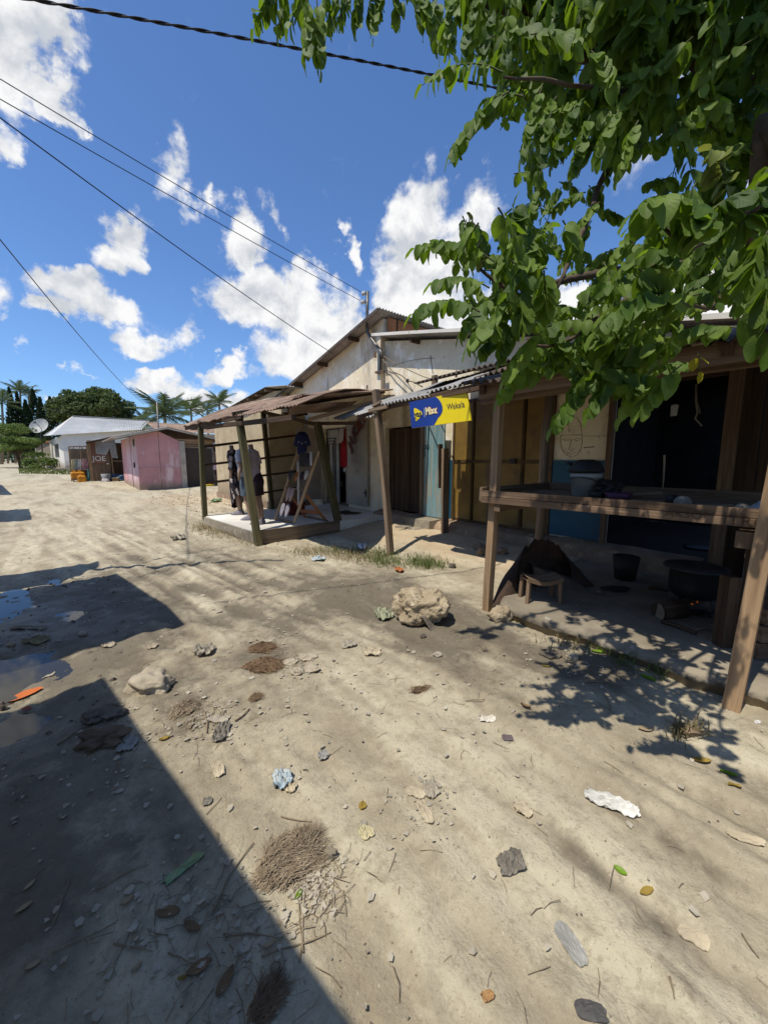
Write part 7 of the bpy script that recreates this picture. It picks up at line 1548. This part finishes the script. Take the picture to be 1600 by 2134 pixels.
tag(m.obj('paper_flakes', paper_w), 'tiny pale paper and husk flakes trodden into the road', kind='stuff')
# rubble by the tan house
m = MB(); scatter(1500, lambda: rr_.normal(3.4, .8), lambda: rr_.normal(13.5, 2.6), .012, .06, m); tag(m.obj('rubble', earth_plinth), 'reddish rubble spread along the tan house', kind='stuff')
# grass
def grass(name, spots_, m_, n, hh, label):
    mb = MB()
    for (px, py, rx, ry, k) in spots_:
        for _ in range(int(n * k)):
            p = GG(px + rr_.normal(0, rx), py + rr_.normal(0, ry)); a = rr_.rand() * 6.28; h_ = hh * rr_.uniform(.4, 1.2); ln = Vector((math.cos(a), math.sin(a), 0)) * h_ * rr_.uniform(.3, 1.1); w_ = Vector((-math.sin(a), math.cos(a), 0)) * h_ * .035
            o = len(mb.v); mid_ = p + ln * .4 + Vector((0, 0, h_ * .65)); tip = p + ln + Vector((0, 0, h_ * rr_.uniform(.5, 1)))
            for q_ in (p - w_, p + w_, mid_ + w_ * .8, mid_ - w_ * .8, tip): mb.v.append(tuple(q_))
            mb.face([o, o + 1, o + 2, o + 3], [(0, 0)] * 4); mb.face([o + 3, o + 2, o + 4], [(0, 0)] * 3)
    tag(mb.obj(name, m_), label, kind='stuff')
g_green = mat('grass_blade', (.15, .19, .05), (.09, .12, .03), scale=3, rough=.8, bump=0, trans=(.12, .16, .03)); g_dry = mat('dry_grass_blade', (.34, .28, .14), (.24, .19, .09), scale=3, rough=.85, bump=0, trans=(.2, .16, .08))
grass('dry_grass', [(420, 1100, 14, 5, 1), (450, 1106, 18, 7, 1.2), (490, 1112, 18, 7, 1.4), (525, 1126, 14, 6, 1), (690, 1152, 40, 7, 1.2), (640, 1152, 20, 6, .5), (760, 1160, 30, 8, 1.2), (1430, 1530, 18, 8, .3), (1200, 1345, 30, 10, .3)], g_dry, 420, .085, 'dry grass tufts along the porch and road edge')
grass('green_grass', [(710, 1150, 30, 6, .7), (790, 1158, 20, 8, 1.1), (800, 1172, 20, 6, .9), (870, 1172, 22, 7, 1.3), (895, 1180, 18, 5, .9), (500, 1108, 25, 6, .35), (1300, 1370, 16, 12, .35), (1380, 1400, 20, 10, .3), (1260, 1350, 20, 8, .2)], g_green, 420, .085, 'green grass tufts at the edge of the road')
mb = MB()
for _ in range(1500):
    px = rr_.uniform(40, 150); d = rr_.uniform(26, 34); p = gd(px, 985, d); h_ = rr_.uniform(.04, .14); a = rr_.rand() * 6.28; o = len(mb.v)
    mb.v += [(p.x - .03, p.y, p.z), (p.x + .03, p.y, p.z), (p.x + math.cos(a) * h_ * .5, p.y + math.sin(a) * h_ * .5, p.z + h_)]; mb.face([o, o + 1, o + 2], [(0, 0)] * 3)
tag(mb.obj('verge_grass', g_green), 'grassy verge before the white house', kind='stuff')
# ------------------------------------------------------------------ the big tree over the right side
lm = bpy.data.materials.new('compound_leaf'); lm.use_nodes = True; nt = lm.node_tree; N = nt.nodes; Lk = nt.links; b = N['Principled BSDF']
uvn = N.new('ShaderNodeTexCoord'); sep = N.new('ShaderNodeSeparateXYZ'); Lk.new(uvn.outputs['UV'], sep.inputs[0])
def mth(op, a, b_=None, cl=False):
    n = N.new('ShaderNodeMath'); n.operation = op; n.use_clamp = cl
    for i, v in enumerate((a, b_)):
        if v is None: continue
        if isinstance(v, (int, float)): n.inputs[i].default_value = v
        else: Lk.new(v, n.inputs[i])
    return n.outputs[0]
ax = mth('ABSOLUTE', mth('SUBTRACT', sep.outputs[0], .5))
mid = mth('SUBTRACT', 1.0, mth('MULTIPLY', ax, 22), True)
ph = mth('FRACT', mth('SUBTRACT', mth('MULTIPLY', sep.outputs[1], 8.0), mth('MULTIPLY', ax, 5.5)))
tri = mth('ABSOLUTE', mth('SUBTRACT', ph, .5))
lat = mth('MULTIPLY', mth('SUBTRACT', 1.0, mth('MULTIPLY', tri, 7.0), True), .65)
vein = mth('MAXIMUM', mid, lat)
oi = N.new('ShaderNodeNewGeometry'); no = N.new('ShaderNodeTexNoise'); no.inputs['Scale'].default_value = 5.5; no.inputs['Detail'].default_value = 2; Lk.new(oi.outputs['Position'], no.inputs['Vector'])
cr2 = N.new('ShaderNodeValToRGB'); cr2.color_ramp.elements[0].position = .35; cr2.color_ramp.elements[1].position = .68
cr2.color_ramp.elements[0].color = (.040, .082, .012, 1); cr2.color_ramp.elements[1].color = (.165, .240, .036, 1); Lk.new(no.outputs['Fac'], cr2.inputs[0])
mxv = N.new('ShaderNodeMix'); mxv.data_type = 'RGBA'; Lk.new(mth('MULTIPLY', vein, .24), mxv.inputs['Factor']); Lk.new(cr2.outputs[0], mxv.inputs['A']); mxv.inputs['B'].default_value = (.20, .26, .10, 1)
sp_ = N.new('ShaderNodeTexNoise'); sp_.inputs['Scale'].default_value = 60; sp_.inputs['Detail'].default_value = 4; Lk.new(oi.outputs['Position'], sp_.inputs['Vector'])
smr = N.new('ShaderNodeMapRange'); smr.inputs['From Min'].default_value = .62; smr.inputs['From Max'].default_value = .70; Lk.new(sp_.outputs['Fac'], smr.inputs[0])
sm2 = N.new('ShaderNodeMix'); sm2.data_type = 'RGBA'; Lk.new(mth('MULTIPLY', smr.outputs[0], .6), sm2.inputs['Factor']); Lk.new(mxv.outputs['Result'], sm2.inputs['A']); sm2.inputs['B'].default_value = (.16, .12, .045, 1)
Lk.new(sm2.outputs['Result'], b.inputs['Base Color']); b.inputs['Roughness'].default_value = .58; b.inputs['Specular IOR Level'].default_value = .24
bp = N.new('ShaderNodeBump'); bp.inputs['Strength'].default_value = .22; bp.inputs['Distance'].default_value = .004; Lk.new(tri, bp.inputs['Height']); Lk.new(bp.outputs[0], b.inputs['Normal'])
tl = N.new('ShaderNodeBsdfTranslucent'); tl.inputs[0].default_value = (.26, .42, .02, 1); ms_ = N.new('ShaderNodeMixShader'); ms_.inputs[0].default_value = .36; Lk.new(b.outputs[0], ms_.inputs[1]); Lk.new(tl.outputs[0], ms_.inputs[2]); Lk.new(ms_.outputs[0], N['Material Output'].inputs[0])
leaf_young = mat('young_leaf', (.22, .25, .05), (.15, .18, .035), scale=6, rough=.5, bump=.1, trans=(.3, .33, .05)); leaf_old = mat('yellow_leaf', (.50, .44, .03), (.40, .34, .03), scale=6, rough=.5, bump=.05, trans=(.5, .42, .03))
NV, NU = 6, 4
def leaflet_geom(var):
    vs_, uv_ = [], []
    for j in range(NV + 1):
        t = j / NV; w = .37 * (math.sin(math.pi * (t * .90 + .05) ** .92)) ** .72 + (.02 if j in (0,) else 0)
        for i in range(NU + 1):
            u = i / NU * 2 - 1; x = u * w; z = (.12 + .05 * var) * abs(u) * w * 2 - (.20 + .13 * var) * t * t + .025 * math.sin(t * 11 + var * 2) * abs(u) + .05 * var * u * t; x += .06 * var * t * t
            vs_.append((x, t, z)); uv_.append((i / NU, t))
    fs = [[j * (NU + 1) + i, j * (NU + 1) + i + 1, (j + 1) * (NU + 1) + i + 1, (j + 1) * (NU + 1) + i] for j in range(NV) for i in range(NU)]
    return vs_, uv_, fs
LG = [leaflet_geom(v) for v in (-1.4, -.5, .2, .9, 1.7)]
LM = []
for g_ in LG:
    me_ = bpy.data.meshes.new('leaf'); me_.from_pydata(g_[0], [], g_[2]); ul = me_.uv_layers.new(name='UVMap'); ul.data.foreach_set('uv', [c for f in g_[2] for i in f for c in g_[1][i]]); me_.polygons.foreach_set('use_smooth', [True] * len(g_[2])); me_.materials.append(lm); LM.append(me_)
leaves = []      # (matrix, variant, apparent size, kind)
twigs = MB()
def frond(base, tip, ll, pairs=6, sag=.12, kind=0, up=None):
    base, tip = Vector(base), Vector(tip); L_ = (tip - base).length
    def pt(t): return base.lerp(tip, t) + Vector((0, 0, sag * L_ * 4 * t * (1 - t)))
    twigs.tube([pt(k / 6) for k in range(7)], [.0028, .0026, .0024, .002, .0018, .0015, .001], 4, cap=False)
    ph0 = rnd.random()
    for k in range(pairs):
        t = .16 + .80 * (k + ph0 * .3) / pairs; p = pt(t); d = (pt(min(1, t + .05)) - pt(t - .05)).normalized(); side = d.cross(Vector((0, 0, 1)))
        if side.length < .2: side = d.cross(Vector((1, 0, 0)))
        side.normalize()
        for sgn in (-1, 1):
            dr_ = (side * sgn * rnd.uniform(.45, .9) + d * rnd.uniform(.25, .6) + Vector((0, 0, -1)) * rnd.uniform(.35, 1.1)).normalized()
            nn = (Vector((-.75, -.35, .65)) + side * sgn * .45 + Vector((rnd.gauss(0, .55), rnd.gauss(0, .55), rnd.gauss(0, .3)))); nn = (nn - dr_ * nn.dot(dr_)).normalized(); xx_ = dr_.cross(nn)
            s_ = ll * rnd.uniform(.66, 1.12) * (.75 + .45 * math.sin(math.pi * (.2 + .7 * k / pairs)))
            M = Matrix((xx_ * s_, dr_ * s_, nn * s_)).transposed().to_4x4(); M.translation = p + side * sgn * .004
            leaves.append((M, rnd.randrange(5), s_ / max(.3, dist(p)), kind, p))
    p = pt(1.0); d = (tip - pt(.9)).normalized(); dr_ = (d + Vector((0, 0, -.5))).normalized(); nn = Vector((0, 0, 1)); nn = (nn - dr_ * nn.dot(dr_)).normalized(); s_ = ll * .9
    M = Matrix((dr_.cross(nn) * s_, dr_ * s_, nn * s_)).transposed().to_4x4(); M.translation = p; leaves.append((M, 1, s_ / max(.3, dist(p)), kind, p))
def fr(b_, t_, d, ll=.075, pairs=6, sag=.10, kind=0, dd=0.0): frond(D(b_[0], b_[1], d), D(t_[0], t_[1], d - dd), ll * .80, pairs + 2 if pairs > 3 else pairs, sag, kind)
# fronds that draw the outline against the sky and the shade
for a in (((575, -30), (528, 62), 1.9, .070, 6), ((610, -30), (545, 30), 1.9, .065, 5), ((600, -20), (580, 72), 1.95, .068, 6), ((650, -30), (600, 60), 1.9, .07, 6), ((640, -10), (636, 130), 1.85, .072, 8), ((660, 0), (668, 140), 1.85, .072, 8), ((690, -20), (650, 70), 1.95, .068, 6), ((700, -20), (690, 62), 1.95, .065, 5), ((735, -20), (705, 45), 2.0, .062, 5), ((750, -20), (742, 62), 2.0, .06, 5), ((770, -10), (776, 72), 2.0, .06, 5), ((800, -20), (785, 30), 2.0, .06, 4), ((820, -25), (832, 42), 2.0, .06, 5), ((860, -20), (880, 60), 1.9, .065, 5), ((900, -10), (915, 110), 1.9, .065, 7), ((870, -20), (905, 60), 1.8, .065, 6, .1), ((945, -10), (925, 80), 1.7, .065, 7), ((930, 20), (935, 115), 1.75, .06, 6), ((1000, -10), (965, 100), 1.6, .065, 8), ((1030, 20), (1000, 130), 1.6, .068, 7), ((1060, 20), (1040, 160), 1.55, .066, 8),
          ((1048, 150), (878, 178), 1.45, .065, 9, .16), ((1060, 190), (935, 328), 1.45, .062, 11, .10), ((1090, 200), (1010, 210), 1.5, .06, 6), ((1130, 180), (1085, 330), 1.6, .062, 9), ((1160, 200), (1110, 300), 1.65, .062, 8), ((1150, 230), (1110, 390), 1.6, .06, 10), ((1200, 220), (1150, 340), 1.6, .062, 9), ((1230, 240), (1190, 370), 1.65, .062, 9), ((1290, 230), (1240, 330), 1.6, .062, 9), ((1330, 250), (1285, 370), 1.6, .06, 9), ((1120, 390), (1100, 470), 1.9, .055, 6), ((1170, 390), (1130, 450), 1.9, .055, 6), ((1220, 400), (1150, 440), 1.9, .055, 6), ((1250, 420), (1200, 480), 1.9, .055, 6),
          ((1030, 545), (862, 518), 1.50, .066, 9, .14), ((1010, 560), (985, 460), 1.55, .05, 8, .0, 1), ((1060, 520), (1070, 430), 1.5, .07, 7, .1), ((1060, 560), (1140, 520), 1.5, .066, 5, .1), ((1080, 560), (1140, 470), 1.5, .066, 6, .12), ((1020, 600), (900, 590), 1.4, .068, 6, .14), ((1000, 650), (858, 655), 1.32, .072, 6, .18), ((1030, 620), (960, 690), 1.35, .075, 5), ((1050, 650), (975, 720), 1.3, .078, 5), ((1090, 600), (1090, 680), 1.3, .075, 5), ((1080, 670), (1040, 745), 1.4, .072, 5), ((1130, 690), (1050, 790), 1.35, .074, 4), ((1040, 700), (1000, 735), 1.4, .07, 4), ((1110, 640), (1030, 640), 1.4, .07, 6), ((1140, 560), (1060, 560), 1.45, .066, 6),
          ((1440, 640), (1240, 690), 1.12, .082, 8, .22), ((1330, 560), (1380, 610), 1.15, .085, 4, .1), ((1500, 470), (1320, 440), 1.05, .085, 6, .22), ((1480, 500), (1430, 450), 1.05, .080, 4, .1), ((1520, 420), (1480, 310), 1.15, .05, 6, .15, 1), ((1560, 420), (1610, 340), 1.1, .07, 6, .1), ((1540, 470), (1610, 430), 1.1, .075, 6, .1), ((1480, 440), (1560, 400), 1.1, .07, 6, .1), ((1600, 480), (1570, 580), 1.05, .08, 5), ((1450, 380), (1400, 500), 1.3, .072, 5), ((1600, 560), (1600, 720), 1.0, .085, 6), ((1420, 560), (1360, 520), 1.2, .075, 5),
          ((1260, 760), (1150, 890), 1.45, .078, 8, .06), ((1280, 790), (1225, 860), 1.4, .074, 4), ((1230, 780), (1190, 830), 1.5, .07, 5), ((1420, 760), (1330, 855), 1.35, .082, 6, .06), ((1360, 770), (1300, 850), 1.45, .075, 4), ((1330, 800), (1290, 870), 1.5, .072, 3), ((1190, 760), (1060, 800), 1.5, .07, 4), ((1140, 740), (1040, 830), 1.45, .07, 4), ((1455, 735), (1458, 775), 1.4, .055, 1, .0, 2)):
    fr(a[0], a[1], a[2], a[3], a[4], a[5] if len(a) > 5 else .10, a[6] if len(a) > 6 else 0)
def inside(px, py, poly):
    r = False; j = len(poly) - 1
    for i in range(len(poly)):
        xi, yi = poly[i]; xj, yj = poly[j]
        if (yi > py) != (yj > py) and px < (xj - xi) * (py - yi) / (yj - yi) + xi: r = not r
        j = i
    return r
def fill(poly, n, d0, d1, ll, holes=(), droop=1.0):
    xs = [p[0] for p in poly]; ys = [p[1] for p in poly]; k = 0
    while k < n:
        px, py = rnd.uniform(min(xs), max(xs)), rnd.uniform(min(ys), max(ys))
        if not inside(px, py, poly) or any((px - hx) ** 2 / hr ** 2 + (py - hy) ** 2 / (hr * .8) ** 2 < 1 for hx, hy, hr in holes): continue
        k += 1; d = rnd.uniform(d0, d1); L_ = rnd.uniform(.13, .22) * max(1, ll / .07); a = rnd.uniform(0, 6.28); el = rnd.uniform(-1.2, .1) * droop
        dv = Vector((math.cos(a) * math.cos(el), math.sin(a) * math.cos(el), math.sin(el))); t_ = D(px, py, d); frond(t_ - dv * L_, t_, ll * .80 * rnd.uniform(.8, 1.15), rnd.randint(5, 9), .10)
H1 = ((1350, 420, 60), (1250, 480, 45), (1180, 440, 40), (1430, 330, 42), (1555, 215, 36), (1300, 380, 26), (1530, 300, 30), (1195, 610, 45), (1130, 580, 20), (1345, 520, 30), (1500, 690, 24), (1540, 740, 55), (1470, 560, 20))
fill([(830, -40), (1640, -40), (1640, 340), (1440, 300), (1330, 320), (1250, 330), (1150, 300), (1090, 190), (1040, 120), (900, 20)], 260, 1.95, 3.1, .098, ((1555, 215, 45), (1440, 230, 26), (1270, 190, 22), (1120, 120, 18), (1590, 30, 30)))
fill([(1180, -40), (1640, -40), (1640, 330), (1440, 300), (1250, 240)], 75, 1.75, 2.4, .088, ((1555, 215, 40), (1440, 230, 26)))
fill([(1080, 300), (1330, 300), (1330, 560), (1150, 560), (1100, 460)], 26, 2.0, 2.8, .066, H1)
fill([(1330, 330), (1640, 330), (1640, 720), (1330, 560)], 46, 1.8, 2.8, .092, H1)
fill([(930, 540), (1110, 520), (1330, 540), (1640, 540), (1640, 640), (1470, 660), (1380, 740), (1250, 800), (1150, 770), (1040, 730), (960, 660)], 130, 1.25, 2.0, .062, ((1180, 600, 42), (1530, 735, 60)))
fill([(1180, 740), (1400, 700), (1390, 780), (1310, 815), (1220, 815)], 24, 1.4, 1.9, .072)
for k in range(520):                                                 # the crown carries on above the picture
    p = Vector((rnd.uniform(1.15, 3.6), rnd.uniform(-1.4, 2.2), rnd.uniform(4.2, 6.0))); a = rnd.uniform(0, 6.28); dv = Vector((math.cos(a), math.sin(a), rnd.uniform(-.8, .1))) * rnd.uniform(.25, .4)
    frond(p - dv, p, .125, 4, .10)
tree = thing('overhanging_tree', 'leafy tree with big compound leaves hanging over the right half', 'tree', (2.2, -1.7, 0))
tk = MB(); ft = Vector((2.2, -1.7, -.1)); cr_ = Vector((2.15, -1.35, 2.5))
tk.tube([ft, Vector((2.22, -1.6, .8)), Vector((2.18, -1.45, 1.7)), cr_], [.20, .165, .15, .14], 12)
part(tk, 'trunk', bark, tree)
def limb(pts, r0, r1, seg=9):
    n = len(pts); out = []; P = [Vector(p) for p in pts]; sub = []
    for i in range(n - 1):
        for k in range(5):
            t = k / 5; q_ = P[i].lerp(P[i + 1], t); sub.append(q_ + Vector((mn.noise(q_ * 3), mn.noise(q_ * 3 + Vector((9, 0, 0))), mn.noise(q_ * 3 + Vector((0, 9, 0))))) * .03)
    sub.append(P[-1]); m = MB(); N2 = len(sub); m.tube(sub, [r0 + (r1 - r0) * i / (N2 - 1) for i in range(N2)], seg); part(m, 'limb', bark, tree)
limb([cr_, D(1720, 230, 1.9), D(1590, 170, 2.5), D(1450, 105, 2.6), D(1340, 125, 2.6), D(1180, 110, 2.6), D(1040, 60, 2.5)], .10, .022); limb([D(1340, 118, 2.6), D(1100, 20, 2.3), D(860, -35, 2.0), D(640, -30, 1.95)], .03, .010, 6)
limb([cr_, Vector((2.3, -.6, 3.6)), Vector((2.3, .4, 4.6)), Vector((2.1, 1.4, 5.3))], .10, .03); limb([Vector((2.3, -.6, 3.6)), Vector((3.0, .6, 4.6)), Vector((3.2, 1.8, 5.2))], .06, .02, 7)
limb([cr_, D(1680, 330, 1.7), D(1590, 260, 1.85), D(1572, 420, 1.9), D(1545, 560, 1.9), D(1490, 640, 1.8)], .07, .018)
limb([D(1420, 120, 2.6), D(1330, 260, 2.5), D(1265, 350, 2.4), D(1240, 420, 2.2), D(1200, 500, 1.8), D(1160, 600, 1.6)], .024, .008, 6); limb([D(1545, 540, 1.9), D(1370, 545, 1.8), D(1200, 580, 1.7), D(1080, 610, 1.5), D(1000, 560, 1.5)], .022, .006, 6)
limb([D(1500, 630, 1.8), D(1400, 640, 1.6), D(1300, 720, 1.5), D(1240, 790, 1.5)], .016, .005, 6); limb([D(1572, 420, 1.9), D(1520, 470, 1.5), D(1440, 520, 1.2), D(1380, 470, 1.1)], .016, .005, 6); limb([D(1400, 115, 2.6), D(1300, 180, 2.2), D(1150, 170, 1.8), D(1050, 160, 1.5)], .014, .004, 6)
limb([D(1640, 500, 1.6), D(1560, 520, 1.3), D(1600, 430, 1.1)], .015, .006, 6); limb([D(1370, 545, 1.8), D(1290, 640, 1.6), D(1190, 700, 1.5), D(1120, 720, 1.4)], .014, .005, 6)
part(twigs, 'twigs', mat('green_twig', (.10, .11, .04), (.07, .075, .03), scale=20), tree)['kind'] = 'stuff'
def inframe(p):
    v = p - Vector((0, 0, H)); fx_ = v.x * SP + v.y * CP; r_ = v.x * CP - v.y * SP; dd = fx_ * CT - v.z * ST; u_ = fx_ * ST + v.z * CT
    return dd > .1 and abs(r_ / dd) < 1.0 and abs(u_ / dd) < 1.33
order = sorted(range(len(leaves)), key=lambda i: -leaves[i][2] * (1 if inframe(leaves[i][4]) else 0)); big_ = set(order[:300])
MM = {1: leaf_young, 2: leaf_old}
kinds = {}
for me_i, me_ in enumerate(LM):
    for k in (1, 2):
        c = me_.copy(); c.materials.clear(); c.materials.append(MM[k]); kinds[(me_i, k)] = c
    kinds[(me_i, 0)] = me_
rest = {0: ([], [], []), 1: ([], [], [])}
root_l = Matrix.Translation(-tree.location)
for i, (M, var, ap_, kd, p) in enumerate(leaves):
    if i in big_ or kd == 2:
        o = bpy.data.objects.new('leaf', kinds[(var, kd)]); COL.objects.link(o); o.parent = tree; o.matrix_local = root_l @ M
    else:
        V_, F_, U_ = rest[1 if kd == 1 else 0]; o0 = len(V_); g_ = LG[var]; MT = root_l @ M
        V_ += [tuple(MT @ Vector(v)) for v in g_[0]]; F_ += [[j + o0 for j in f] for f in g_[2]]; U_ += [c for f in g_[2] for j in f for c in g_[1][j]]
for kd, nm in ((0, 'foliage'), (1, 'young_foliage')):
    V_, F_, U_ = rest[kd]
    if not V_: continue
    me_ = bpy.data.meshes.new(nm); me_.from_pydata(V_, [], F_); ul = me_.uv_layers.new(name='UVMap'); ul.data.foreach_set('uv', U_); me_.polygons.foreach_set('use_smooth', [True] * len(F_)); me_.materials.append(lm if kd == 0 else leaf_young)
    o = bpy.data.objects.new(nm, me_); COL.objects.link(o); o.parent = tree; o['kind'] = 'stuff'
# lettering becomes plain mesh
dg = bpy.context.evaluated_depsgraph_get()
for o in [o for o in bpy.data.objects if o.type == 'FONT']:
    me_ = bpy.data.meshes.new_from_object(o.evaluated_get(dg)); me_.transform(TXT[o.name]); n_ = bpy.data.objects.new(o.name + '_', me_); COL.objects.link(n_); n_.parent = o.parent; nm = o.name; bpy.data.objects.remove(o); n_.name = nm
